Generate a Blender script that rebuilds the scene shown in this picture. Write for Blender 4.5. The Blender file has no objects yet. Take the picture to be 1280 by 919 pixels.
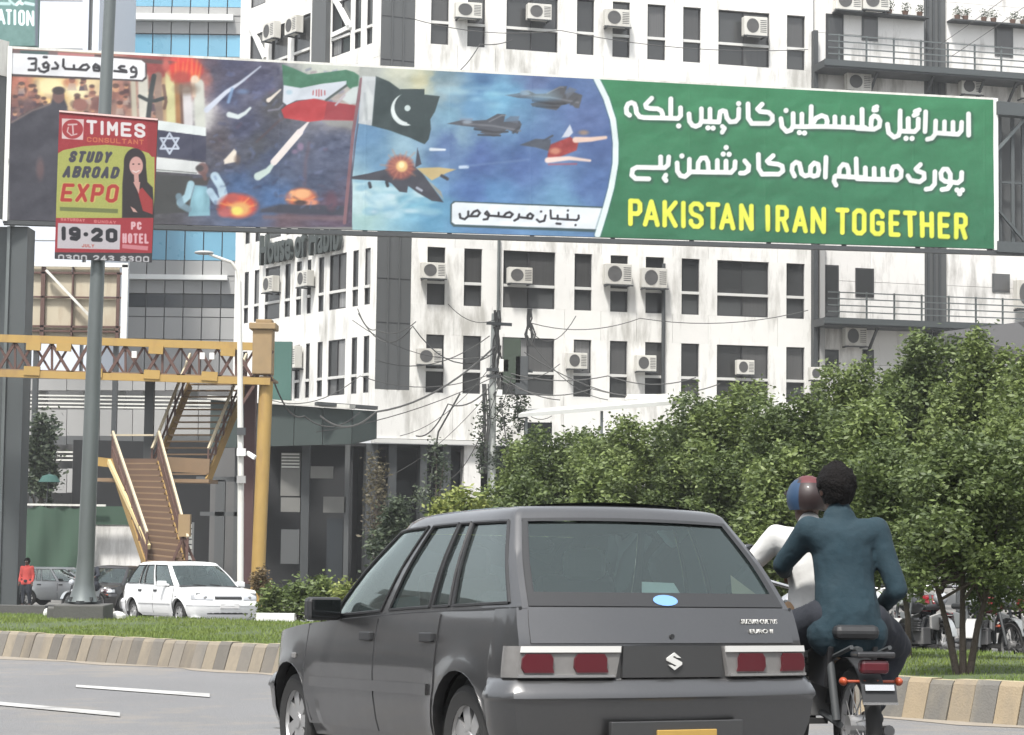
import bpy, bmesh, math, random
import numpy as np
from mathutils import Vector, Matrix
R = math.radians
rnd = random.Random(7)
S = bpy.context.scene
COL = S.collection
# ---------------------------------------------------------------- camera
CX, CY, FOC, HOR, ROLL = 640.0, 459.5, 2600.0, 652.0, math.atan(0.012)
CAMZ = 1.0
TH = math.atan((HOR - CY) / FOC)
r0 = Vector((1, 0, 0)); u0 = Vector((0, -math.sin(TH), math.cos(TH))); fw = Vector((0, math.cos(TH), math.sin(TH)))
cR, sR = math.cos(ROLL), math.sin(ROLL)
camX = r0*cR + u0*sR; camY = u0*cR - r0*sR
cam = bpy.data.cameras.new('camera'); co = bpy.data.objects.new('camera', cam); COL.objects.link(co)
co.matrix_world = Matrix((( camX.x, camY.x, -fw.x, 0), (camX.y, camY.y, -fw.y, 0), (camX.z, camY.z, -fw.z, CAMZ), (0, 0, 0, 1)))
cam.sensor_width = 36; cam.lens = FOC/1280*36; cam.clip_start = .1; cam.clip_end = 3000
S.camera = co
# ---------------------------------------------------------------- light
SUN_EL, SUN_AZ = 60.0, 202.0      # azimuth clockwise from +Y (north)
w = bpy.data.worlds.new('World'); S.world = w; w.use_nodes = True
nt = w.node_tree; nt.nodes.clear()
sky = nt.nodes.new('ShaderNodeTexSky'); sky.sky_type = 'NISHITA'; sky.sun_disc = False
sky.sun_elevation = R(SUN_EL); sky.sun_rotation = R(SUN_AZ); sky.dust_density = 4.0; sky.air_density = 1.2; sky.ozone_density = 1.0
hs = nt.nodes.new('ShaderNodeHueSaturation'); hs.inputs['Saturation'].default_value = .38
bg = nt.nodes.new('ShaderNodeBackground'); bg.inputs[1].default_value = .13
wo = nt.nodes.new('ShaderNodeOutputWorld')
# thin bright overcast: white cloud veil laid over the clear sky
vl = nt.nodes.new('ShaderNodeMix'); vl.data_type = 'RGBA'; vl.inputs['Factor'].default_value = .40; vl.inputs['B'].default_value = (7.0, 7.2, 7.4, 1)
nt.links.new(sky.outputs[0], hs.inputs['Color']); nt.links.new(hs.outputs[0], vl.inputs['A']); nt.links.new(vl.outputs['Result'], bg.inputs[0]); nt.links.new(bg.outputs[0], wo.inputs[0])
sl = bpy.data.lights.new('sun', 'SUN'); sl.energy = 3.0; sl.angle = R(7); sl.color = (1, .965, .91)
so = bpy.data.objects.new('sun', sl); COL.objects.link(so)
sd = Vector((math.sin(R(SUN_AZ))*math.cos(R(SUN_EL)), math.cos(R(SUN_AZ))*math.cos(R(SUN_EL)), math.sin(R(SUN_EL))))
so.rotation_euler = sd.to_track_quat('Z', 'Y').to_euler()
S.view_settings.view_transform = 'Standard'; S.view_settings.look = 'None'
S.view_settings.exposure = 0.9; S.view_settings.gamma = 1.0

# ---------------------------------------------------------------- helpers
SLOPE = .0295
def gz(y):
    if y < 90: return -SLOPE*y
    return -SLOPE*90
def ray(px, py):
    a, b = px-CX, py-CY
    u = a*cR + b*sR; v = -a*sR + b*cR
    return r0*u - u0*v + fw*FOC
def at(px, py, Y):
    d = ray(px, py); k = Y/d.y
    return Vector((d.x*k, Y, CAMZ + d.z*k))
def gp(px, py, h=0.0):
    d = ray(px, py); m = d.z/d.y
    y = (h-CAMZ)/(m+SLOPE)
    return Vector((d.x/d.y*y, y, CAMZ + m*y))
def proj(P):
    d = P - Vector((0, 0, CAMZ))
    yc = d.dot(fw); u = FOC*d.x/yc; v = -FOC*d.dot(u0)/yc
    return CX + u*cR - v*sR, CY + u*sR + v*cR
def tag(o, label=None, cat=None, group=None, kind=None):
    if label: o['label'] = label
    if cat: o['category'] = cat
    if group: o['group'] = group
    if kind: o['kind'] = kind
    return o
def thing(name, label, cat, loc=(0, 0, 0), rz=0.0, group=None, rot=None):
    o = bpy.data.objects.new(name, None); COL.objects.link(o); o.empty_display_size = .2
    o.location = loc; o.rotation_euler = rot if rot else (0, 0, rz)
    return tag(o, label, cat, group)
def copy_tree(o, parent=None):
    c = o.copy(); COL.objects.link(c)
    if parent is not None: c.parent = parent
    for ch in list(o.children): copy_tree(ch, c)
    return c

class MB:
    def __init__(s): s.v = []; s.f = []; s.m = []; s.mi = 0
    def add(s, vs, fs):
        b = len(s.v); s.v += [Vector(p) for p in vs]; s.f += [tuple(b+i for i in f) for f in fs]; s.m += [s.mi]*len(fs)
        return s
    def hexa(s, p):   # 8 points: bottom 4 ccw, top 4 ccw
        return s.add(p, [(3, 2, 1, 0), (4, 5, 6, 7), (0, 1, 5, 4), (1, 2, 6, 5), (2, 3, 7, 6), (3, 0, 4, 7)])
    def box(s, c, d, M=None):
        x, y, z = [q/2 for q in d]; c = Vector(c)
        p = [Vector(q) for q in ((-x, -y, -z), (x, -y, -z), (x, y, -z), (-x, y, -z), (-x, -y, z), (x, -y, z), (x, y, z), (-x, y, z))]
        if M is not None: p = [M @ q for q in p]
        return s.hexa([q+c for q in p])
    def bbox(s, a, b):
        return s.box([(a[i]+b[i])/2 for i in range(3)], [abs(b[i]-a[i]) for i in range(3)])
    def bar(s, a, b, wd, ht=None, up=(0, 0, 1)):
        a = Vector(a); b = Vector(b); ht = ht or wd
        d = (b-a).normalized(); up = Vector(up)
        if abs(d.dot(up)) > .99: up = Vector((0, 1, 0))
        sx = d.cross(up).normalized(); uy = sx.cross(d).normalized()
        sx *= wd/2; uy *= ht/2
        return s.hexa([a-sx-uy, a+sx-uy, b+sx-uy, b-sx-uy, a-sx+uy, a+sx+uy, b+sx+uy, b-sx+uy])
    def tube(s, pts, r, n=8, caps=True):
        pts = [Vector(p) for p in pts]; k = len(pts)
        rs = r if isinstance(r, (list, tuple)) else [r]*k
        vs = []; pu = None
        for i, p in enumerate(pts):
            d = (pts[min(i+1, k-1)] - pts[max(i-1, 0)]).normalized()
            if pu is None:
                pu = Vector((0, 0, 1)) if abs(d.z) < .9 else Vector((1, 0, 0))
            a = d.cross(pu).normalized(); b = a.cross(d).normalized(); pu = b
            for j in range(n):
                t = 2*math.pi*j/n
                vs.append(p + (a*math.cos(t) + b*math.sin(t))*rs[i])
        fs = [(i*n+j, i*n+(j+1) % n, (i+1)*n+(j+1) % n, (i+1)*n+j) for i in range(k-1) for j in range(n)]
        if caps: fs += [tuple(range(n))[::-1], tuple((k-1)*n+j for j in range(n))]
        return s.add(vs, fs)
    def lathe(s, prof, c=(0, 0, 0), axis='z', n=20, caps=False):
        vs = []
        for r, h in prof:
            for j in range(n):
                t = 2*math.pi*j/n; x, y = r*math.cos(t), r*math.sin(t)
                q = (x, y, h) if axis == 'z' else ((h, x, y) if axis == 'x' else (x, h, y))
                vs.append(Vector(q)+Vector(c))
        k = len(prof)
        fs = [(i*n+j, i*n+(j+1) % n, (i+1)*n+(j+1) % n, (i+1)*n+j) for i in range(k-1) for j in range(n)]
        if caps: fs += [tuple(range(n)), tuple((k-1)*n+j for j in range(n))]
        return s.add(vs, fs)
    def grid(s, rows, close=False):
        n = len(rows[0]); vs = [p for r in rows for p in r]
        fs = []
        for i in range(len(rows)-1):
            for j in range(n if close else n-1):
                j2 = (j+1) % n
                fs.append((i*n+j, i*n+j2, (i+1)*n+j2, (i+1)*n+j))
        return s.add(vs, fs)
    def prism(s, poly, ax, d0, d1):  # extrude polygon (2D) along axis 0,1,2
        def P(a, b, d): return [(d, a, b), (a, d, b), (a, b, d)][ax]
        n = len(poly)
        vs = [P(a, b, d0) for a, b in poly] + [P(a, b, d1) for a, b in poly]
        return s.add(vs, [tuple(range(n)), tuple(range(n, 2*n))[::-1]] + [(i, (i+1) % n, n+(i+1) % n, n+i) for i in range(n)])
    def sphere(s, c, r, nu=12, nv=8, M=None):
        r = Vector(r) if hasattr(r, '__len__') else Vector((r, r, r)); vs = []
        for i in range(nv+1):
            p = math.pi*i/nv
            for j in range(nu):
                t = 2*math.pi*j/nu
                q = Vector((math.sin(p)*math.cos(t)*r.x, math.sin(p)*math.sin(t)*r.y, math.cos(p)*r.z))
                if M is not None: q = M @ q
                vs.append(q + Vector(c))
        return s.add(vs, [(i*nu+j, i*nu+(j+1) % nu, (i+1)*nu+(j+1) % nu, (i+1)*nu+j) for i in range(nv) for j in range(nu)])
    def mesh(s, name, off=None, smooth=False):
        me = bpy.data.meshes.new(name)
        vs = [v-off for v in s.v] if off is not None else s.v
        me.from_pydata([tuple(v) for v in vs], [], s.f)
        if any(s.m): me.polygons.foreach_set('material_index', s.m)
        bm = bmesh.new(); bm.from_mesh(me)
        bmesh.ops.remove_doubles(bm, verts=bm.verts, dist=1e-5)
        bmesh.ops.recalc_face_normals(bm, faces=bm.faces); bm.to_mesh(me); bm.free()
        if smooth:
            me.polygons.foreach_set('use_smooth', [True]*len(me.polygons))
            try: me.set_sharp_from_angle(angle=R(smooth if smooth is not True else 40))
            except Exception: pass
        return me
    def build(s, name, mat, parent=None, world=False, smooth=False, bevel=0):
        off = None
        if parent is not None and world:
            off = Vector(parent.location)
        me = s.mesh(name, off, smooth)
        for m in (mat if isinstance(mat, (list, tuple)) else [mat]): me.materials.append(m)
        o = bpy.data.objects.new(name, me); COL.objects.link(o)
        if parent is not None: o.parent = parent
        elif world:                    # top-level single mesh: origin at its base
            c = Vector((sum(v.co.x for v in me.vertices)/len(me.vertices), sum(v.co.y for v in me.vertices)/len(me.vertices), min(v.co.z for v in me.vertices)))
            me.transform(Matrix.Translation(-c)); o.location = c
        if bevel:
            b = o.modifiers.new('bevel', 'BEVEL'); b.width = bevel; b.segments = 2; b.limit_method = 'ANGLE'; b.angle_limit = R(40)
        return o

# ---------------------------------------------------------------- materials
def srgb(c): 
    return tuple((x/255/12.92 if x/255 <= .04045 else ((x/255+.055)/1.055)**2.4) for x in c)
MATS = {}
def mat(name, c, rough=.7, metal=0, vary=.0, noise=0, nscale=4.0, stretch=(1, 1, 1), dirt=None, dirtamt=.0, bump=0, bscale=40, spec=.5, coat=0, fine=0):
    """c: linear base colour. vary: brightness spread between objects; noise: blotches; dirt: second colour in streaks"""
    m = bpy.data.materials.new(name); m.use_nodes = True; n = m.node_tree.nodes; L = m.node_tree.links
    p = n['Principled BSDF']; p.inputs['Roughness'].default_value = rough; p.inputs['Metallic'].default_value = metal
    p.inputs['Specular IOR Level'].default_value = spec; p.inputs['Coat Weight'].default_value = coat; p.inputs['Coat Roughness'].default_value = .07
    base = n.new('ShaderNodeRGB'); base.outputs[0].default_value = (*c, 1); out = base.outputs[0]
    geo = n.new('ShaderNodeNewGeometry'); mp = n.new('ShaderNodeMapping'); mp.inputs['Scale'].default_value = stretch
    L.new(geo.outputs['Position'], mp.inputs['Vector'])
    def mulby(out, fac, lo, hi):
        mr = n.new('ShaderNodeMapRange'); mr.inputs['To Min'].default_value = lo; mr.inputs['To Max'].default_value = hi
        L.new(fac, mr.inputs['Value'])
        mx = n.new('ShaderNodeMix'); mx.data_type = 'RGBA'; mx.blend_type = 'MULTIPLY'; mx.inputs['Factor'].default_value = 1
        L.new(out, mx.inputs['A']); L.new(mr.outputs[0], mx.inputs['B']); return mx.outputs['Result']
    if noise:
        t = n.new('ShaderNodeTexNoise'); t.inputs['Scale'].default_value = nscale; t.inputs['Detail'].default_value = 6; t.inputs['Roughness'].default_value = .6
        L.new(mp.outputs[0], t.inputs['Vector']); out = mulby(out, t.outputs['Fac'], 1-noise, 1+noise)
        r = n.new('ShaderNodeMapRange'); r.inputs['From Min'].default_value = .3; r.inputs['From Max'].default_value = .7
        r.inputs['To Min'].default_value = max(0, rough-.08); r.inputs['To Max'].default_value = min(1, rough+.08)
        L.new(t.outputs['Fac'], r.inputs['Value']); L.new(r.outputs[0], p.inputs['Roughness'])
    if fine:
        t = n.new('ShaderNodeTexNoise'); t.inputs['Scale'].default_value = 60; t.inputs['Detail'].default_value = 3
        L.new(geo.outputs['Position'], t.inputs['Vector']); out = mulby(out, t.outputs['Fac'], 1-fine, 1+fine)
    if dirt is not None:
        t = n.new('ShaderNodeTexNoise'); t.inputs['Scale'].default_value = 1.0; t.inputs['Detail'].default_value = 7; t.inputs['Roughness'].default_value = .65
        mp2 = n.new('ShaderNodeMapping'); mp2.inputs['Scale'].default_value = (2.2, 2.2, .45); L.new(geo.outputs['Position'], mp2.inputs['Vector']); L.new(mp2.outputs[0], t.inputs['Vector'])
        cr = n.new('ShaderNodeMapRange'); cr.inputs['From Min'].default_value = .66; cr.inputs['From Max'].default_value = .86; cr.inputs['To Max'].default_value = dirtamt
        t3 = n.new('ShaderNodeTexNoise'); t3.inputs['Scale'].default_value = .35; t3.inputs['Detail'].default_value = 2; L.new(geo.outputs['Position'], t3.inputs['Vector'])
        mm = n.new('ShaderNodeMath'); mm.operation = 'MULTIPLY_ADD'; mm.inputs[1].default_value = .55; L.new(t3.outputs['Fac'], mm.inputs[0]); 
        ms = n.new('ShaderNodeMath'); ms.operation = 'MULTIPLY'; ms.inputs[1].default_value = .75; L.new(t.outputs['Fac'], ms.inputs[0]); L.new(ms.outputs[0], mm.inputs[2])
        L.new(mm.outputs[0], cr.inputs['Value'])
        mx = n.new('ShaderNodeMix'); mx.data_type = 'RGBA'; L.new(cr.outputs[0], mx.inputs['Factor']); L.new(out, mx.inputs['A']); mx.inputs['B'].default_value = (*dirt, 1); out = mx.outputs['Result']
    if vary:
        oi = n.new('ShaderNodeObjectInfo'); out = mulby(out, oi.outputs['Random'], 1-vary, 1+vary)
    L.new(out, p.inputs['Base Color'])
    if bump:
        t = n.new('ShaderNodeTexNoise'); t.inputs['Scale'].default_value = bscale; t.inputs['Detail'].default_value = 4
        L.new(geo.outputs['Position'], t.inputs['Vector']); b = n.new('ShaderNodeBump'); b.inputs['Strength'].default_value = bump; b.inputs['Distance'].default_value = .02
        L.new(t.outputs['Fac'], b.inputs['Height']); L.new(b.outputs[0], p.inputs['Normal'])
    MATS[name] = m; return m
def glass_mat(name, tint, rough=.03, opac=.5, refl=1.0, ior=1.9, rc=(1, 1, 1)):
    """cheap window glass: tinted see-through plus reflection"""
    m = bpy.data.materials.new(name); m.use_nodes = True; n = m.node_tree.nodes; L = m.node_tree.links; n.clear()
    o = n.new('ShaderNodeOutputMaterial'); tr = n.new('ShaderNodeBsdfTransparent'); tr.inputs[0].default_value = (*tint, 1)
    df = n.new('ShaderNodeBsdfDiffuse'); df.inputs[0].default_value = (*[q*.35 for q in tint], 1)
    gl = n.new('ShaderNodeBsdfGlossy'); gl.inputs['Roughness'].default_value = rough; gl.inputs[0].default_value = (*rc, 1)
    fr = n.new('ShaderNodeFresnel'); fr.inputs[0].default_value = ior
    m1 = n.new('ShaderNodeMixShader'); m1.inputs[0].default_value = opac; L.new(tr.outputs[0], m1.inputs[1]); L.new(df.outputs[0], m1.inputs[2])
    m2 = n.new('ShaderNodeMixShader'); L.new(fr.outputs[0], m2.inputs[0]); L.new(m1.outputs[0], m2.inputs[1]); L.new(gl.outputs[0], m2.inputs[2])
    L.new(m2.outputs[0], o.inputs[0]); return m
def attr_mat(name, rough=.6, attr='print', fold=0, trans=0, rot=None):
    m = bpy.data.materials.new(name); m.use_nodes = True; n = m.node_tree.nodes; L = m.node_tree.links
    p = n['Principled BSDF']; p.inputs['Roughness'].default_value = rough
    a = n.new('ShaderNodeAttribute'); a.attribute_name = attr; L.new(a.outputs['Color'], p.inputs['Base Color'])
    if fold:
        g = n.new('ShaderNodeNewGeometry'); t = n.new('ShaderNodeTexNoise'); t.inputs['Scale'].default_value = .9; t.inputs['Detail'].default_value = 3
        L.new(g.outputs['Position'], t.inputs['Vector']); b = n.new('ShaderNodeBump'); b.inputs['Strength'].default_value = fold; b.inputs['Distance'].default_value = .15
        L.new(t.outputs['Fac'], b.inputs['Height']); L.new(b.outputs[0], p.inputs['Normal'])
    if trans:
        o = n['Material Output']; tl = n.new('ShaderNodeBsdfTranslucent'); L.new(a.outputs['Color'], tl.inputs[0])
        mx = n.new('ShaderNodeMixShader'); mx.inputs[0].default_value = trans
        L.new(p.outputs[0], mx.inputs[1]); L.new(tl.outputs[0], mx.inputs[2]); L.new(mx.outputs[0], o.inputs[0])
    return m

M = dict(
 asphalt=mat('asphalt', (.165, .166, .17), .85, noise=.22, nscale=.7, stretch=(1, .45, 1), fine=.35, bump=.7, bscale=90, dirt=(.24, .215, .18), dirtamt=.7),
 farground=mat('dusty_ground', (.17, .165, .155), .95, noise=.15, nscale=.5),
 wall=mat('white_wall', (.74, .735, .71), .8, vary=.035, noise=.07, nscale=1.8, dirt=(.34, .33, .30), dirtamt=.8, bump=.15, bscale=8),
 walldirty=mat('stained_white_wall', (.72, .71, .69), .85, vary=.05, noise=.07, nscale=1.5, dirt=(.25, .24, .22), dirtamt=.8, bump=.2, bscale=8),
 greyclad=mat('grey_cladding', (.085, .09, .092), .5, noise=.08, nscale=1, stretch=(1, 1, .1)),
 frame_dark=mat('dark_window_frame', (.03, .03, .033), .5),
 frame_white=mat('white_transom', (.6, .6, .58), .6),
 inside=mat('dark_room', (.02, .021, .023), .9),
 steel=mat('galvanised_steel', (.15, .168, .168), .38, .45, noise=.12, nscale=2, stretch=(1, 1, .3)),
 greypaint=mat('grey_steel_paint', (.06, .07, .073), .6, noise=.12, nscale=1, stretch=(1, 1, .2)),
 darksteel=mat('dark_steel', (.05, .055, .058), .6, noise=.15, nscale=2),
 white=mat('white_paint', (.70, .71, .69), .5),
 offwhite=mat('dirty_white_paint', (.62, .62, .58), .6, noise=.08, nscale=3, dirt=(.3, .28, .25), dirtamt=.6),
 beige=mat('beige_sheet', (.46, .41, .31), .8, vary=.06, noise=.12, nscale=1, dirt=(.30, .22, .15), dirtamt=.7),
 yellow=mat('yellow_paint', (.36, .235, .07), .65, noise=.14, nscale=2, dirt=(.22, .13, .06), dirtamt=.75),
 rust=mat('rusty_brown_steel', (.10, .055, .045), .8, noise=.25, nscale=4),
 brownstep=mat('brown_step', (.22, .15, .09), .8, vary=.12, noise=.2, nscale=3),
 ac=mat('ac_casing', (.58, .57, .53), .6, vary=.08, noise=.06, nscale=3, dirt=(.3, .27, .22), dirtamt=.5),
 acdark=mat('ac_grille', (.10, .10, .10), .7),
 cable=mat('cable', (.07, .07, .068), .7),
 concrete=mat('concrete', (.30, .29, .27), .85, noise=.15, nscale=3, dirt=(.14, .13, .12), dirtamt=.6, bump=.4, bscale=20),
 darkconcrete=mat('dark_concrete_block', (.085, .085, .08), .85, noise=.2, nscale=5, bump=.4, bscale=20),
 kerbyellow=mat('kerb_yellow', (.28, .225, .15), .85, vary=.10, noise=.16, nscale=14, bump=.3, bscale=60, dirt=(.16, .145, .12), dirtamt=.7),
 kerbgrey=mat('kerb_grey', (.115, .11, .10), .85, vary=.12, noise=.2, nscale=14, bump=.3, bscale=60, dirt=(.28, .24, .17), dirtamt=.5),
 soil=mat('grass_soil', (.06, .085, .03), .95, noise=.3, nscale=3),
 bark=mat('bark', (.075, .06, .05), .9, noise=.3, nscale=20, bump=.6, bscale=60),
 blueglass=mat('blue_glass', (.13, .33, .46), .3, vary=.12, noise=.1, nscale=.3, spec=.8),
 greypanel=mat('grey_facade_panel', (.30, .30, .295), .6, vary=.06, noise=.05, nscale=.5),
 lightpanel=mat('light_grey_wall', (.56, .60, .66), .7, noise=.03, nscale=.3),
 darkglass=mat('dark_glass', (.03, .035, .04), .15, vary=.2),
 teal=mat('dark_teal_canopy', (.04, .055, .052), .7, noise=.1, nscale=1),
 greencloth=mat('green_cloth', (.045, .085, .058), .85, noise=.15, nscale=2),
 signgreen=mat('sign_green', (.06, .14, .12), .6, noise=.05),
 brown=mat('dark_brown_paint', (.07, .035, .035), .7, noise=.1),
 pane_d=mat('window_pane_dark', (.045, .047, .048), .12, vary=.3, spec=.6),
 pane_m=mat('window_pane_curtain', (.075, .075, .075), .18, vary=.3, noise=.25, nscale=6, stretch=(3, 3, .05), spec=.6),
 pane_l=mat('window_pane_pale', (.20, .20, .20), .25, vary=.2, noise=.2, nscale=6, stretch=(3, 3, .05), spec=.6),
 roofgrey=mat('dark_grey_roof_sheet', (.07, .07, .072), .75, noise=.1, nscale=1),
 plastic=mat('black_plastic', (.025, .026, .028), .5),
 midgrey=mat('mid_grey_wall', (.13, .13, .13), .9, noise=.25, nscale=.8),
 kerbyellow_worn=mat('kerb_yellow_worn', (.225, .195, .15), .9, vary=.10, noise=.2, nscale=14, bump=.3, bscale=60, dirt=(.12, .11, .10), dirtamt=.8),
 kerbgrey_worn=mat('kerb_grey_worn', (.145, .135, .12), .9, vary=.14, noise=.2, nscale=14, bump=.3, bscale=60, dirt=(.22, .19, .15), dirtamt=.6),
 polepale=mat('pale_pole_concrete', (.42, .44, .42), .8, noise=.15, nscale=3),
 rubber=mat('tyre_rubber', (.022, .022, .022), .85),
 chrome=mat('bright_metal', (.62, .62, .62), .25, .9),
 red=mat('red_plastic', (.20, .012, .02), .25, spec=.6),
 orange=mat('orange_plastic', (.35, .06, .02), .35),
 pot=mat('plant_pot', (.12, .07, .05), .8),
)
# ---------------------------------------------------------------- flat print (painted into mesh colours)
def vnoise(x, y, seed=0):
    xi = np.floor(x).astype(np.int64); yi = np.floor(y).astype(np.int64); fx = x-xi; fy = y-yi
    fx = fx*fx*(3-2*fx); fy = fy*fy*(3-2*fy)
    def h(a, b):
        n = (a*374761393 + b*668265263 + seed*974711) & 0x7fffffff
        n = ((n ^ (n >> 13))*1274126177) & 0x7fffffff
        return ((n ^ (n >> 16)) & 0xffff)/65535.
    return (h(xi, yi)*(1-fx)+h(xi+1, yi)*fx)*(1-fy) + (h(xi, yi+1)*(1-fx)+h(xi+1, yi+1)*fx)*fy
def fbm(x, y, seed=0, o=4):
    s = 0; a = .5
    for i in range(o): s = s + a*(vnoise(x*2**i, y*2**i, seed+i)-.5); a *= .55
    return s
class Canvas:
    def __init__(s, x0, y0, x1, y1, ss):
        s.x0, s.y0, s.ss = x0, y0, ss; s.W = int((x1-x0)*ss); s.H = int((y1-y0)*ss)
        s.a = np.zeros((s.H, s.W, 3), np.float32); s.a[:] = 128
    def win(s, xs, ys, pad):
        a = max(0, int((min(xs)-pad-s.x0)*s.ss)); b = min(s.W, int((max(xs)+pad-s.x0)*s.ss)+2)
        c = max(0, int((min(ys)-pad-s.y0)*s.ss)); d = min(s.H, int((max(ys)+pad-s.y0)*s.ss)+2)
        if b <= a or d <= c: return None
        Y, X = np.mgrid[c:d, a:b]
        return (slice(c, d), slice(a, b)), X/s.ss+s.x0, Y/s.ss+s.y0
    def put(s, sl, dist, col, soft, alpha):
        k = np.clip(.5-dist/max(soft, .05), 0, 1)[..., None]*alpha
        s.a[sl] = s.a[sl]*(1-k) + np.array(col, np.float32)*k
    @staticmethod
    def seg(X, Y, p, q):
        dx, dy = q[0]-p[0], q[1]-p[1]; L = dx*dx+dy*dy+1e-9
        t = np.clip(((X-p[0])*dx+(Y-p[1])*dy)/L, 0, 1)
        return np.hypot(X-p[0]-t*dx, Y-p[1]-t*dy), t
    def stroke(s, pts, wd, col, soft=.8, alpha=1, w2=None):
        w_ = s.win([p[0] for p in pts], [p[1] for p in pts], wd+soft+1)
        if not w_: return
        sl, X, Y = w_; D = None
        if len(pts) == 1: D = np.hypot(X-pts[0][0], Y-pts[0][1])-wd/2
        for i in range(len(pts)-1):
            d, t = s.seg(X, Y, pts[i], pts[i+1])
            if w2 is None: d = d-wd/2
            else:
                n = len(pts)-1; d = d-(wd+(w2-wd)*(i+t)/n)/2
            D = d if D is None else np.minimum(D, d)
        s.put(sl, D, col, soft, alpha)
    def poly(s, pts, col, soft=.8, alpha=1, noise=0):
        w_ = s.win([p[0] for p in pts], [p[1] for p in pts], soft+1)
        if not w_: return
        sl, X, Y = w_; D = None; ins = np.zeros(X.shape, bool)
        for i in range(len(pts)):
            p, q = pts[i], pts[(i+1) % len(pts)]
            d, _ = s.seg(X, Y, p, q); D = d if D is None else np.minimum(D, d)
            if p[1] != q[1]:
                c = ((p[1] > Y) != (q[1] > Y)) & (X < (q[0]-p[0])*(Y-p[1])/(q[1]-p[1])+p[0]); ins ^= c
        D = np.where(ins, -D, D)
        s.put(sl, D, col, soft, alpha)
        if noise:
            k = np.clip(.5-D/max(soft, .05), 0, 1)[..., None]
            s.a[sl] += k*(fbm(X/7, Y/7, 3)[..., None])*noise*2
    def ell(s, cx, cy, rx, ry, col, soft=2, alpha=1):
        w_ = s.win([cx-rx, cx+rx], [cy-ry, cy+ry], soft+1)
        if not w_: return
        sl, X, Y = w_; q = np.hypot((X-cx)/rx, (Y-cy)/ry); s.put(sl, (q-1)*min(rx, ry), col, soft, alpha)
    def idw(s, pts, x0, y0, x1, y1, mask=None, p=3, nz=0, ns=12, seed=1):
        sl, X, Y = s.win([x0, x1], [y0, y1], 0); W_ = 0; C = 0
        Xn = X+fbm(X/20, Y/20, seed+9)*22; Yn = Y+fbm(X/20, Y/20, seed+5)*22
        for (x, y, c) in pts:
            q = 1/((Xn-x)**2+(Yn-y)**2+20)**(p/2); W_ = W_+q; C = C+q[..., None]*np.array(c, np.float32)
        C = C/W_[..., None]
        if nz: C = C+(fbm(X/ns, Y/ns*1.8, seed)*nz*2)[..., None]
        if mask is not None:
            k = mask(X, Y)[..., None]; C = s.a[sl]*(1-k)+C*k
        s.a[sl] = C
    def sample(s, x, y):
        fx = np.clip((x-s.x0)*s.ss, 0, s.W-1.001); fy = np.clip((y-s.y0)*s.ss, 0, s.H-1.001)
        i = fx.astype(int); j = fy.astype(int); fx = (fx-i)[..., None]; fy = (fy-j)[..., None]; A = s.a
        return (A[j, i]*(1-fx)+A[j, i+1]*fx)*(1-fy)+(A[j+1, i]*(1-fx)+A[j+1, i+1]*fx)*fy
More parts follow.
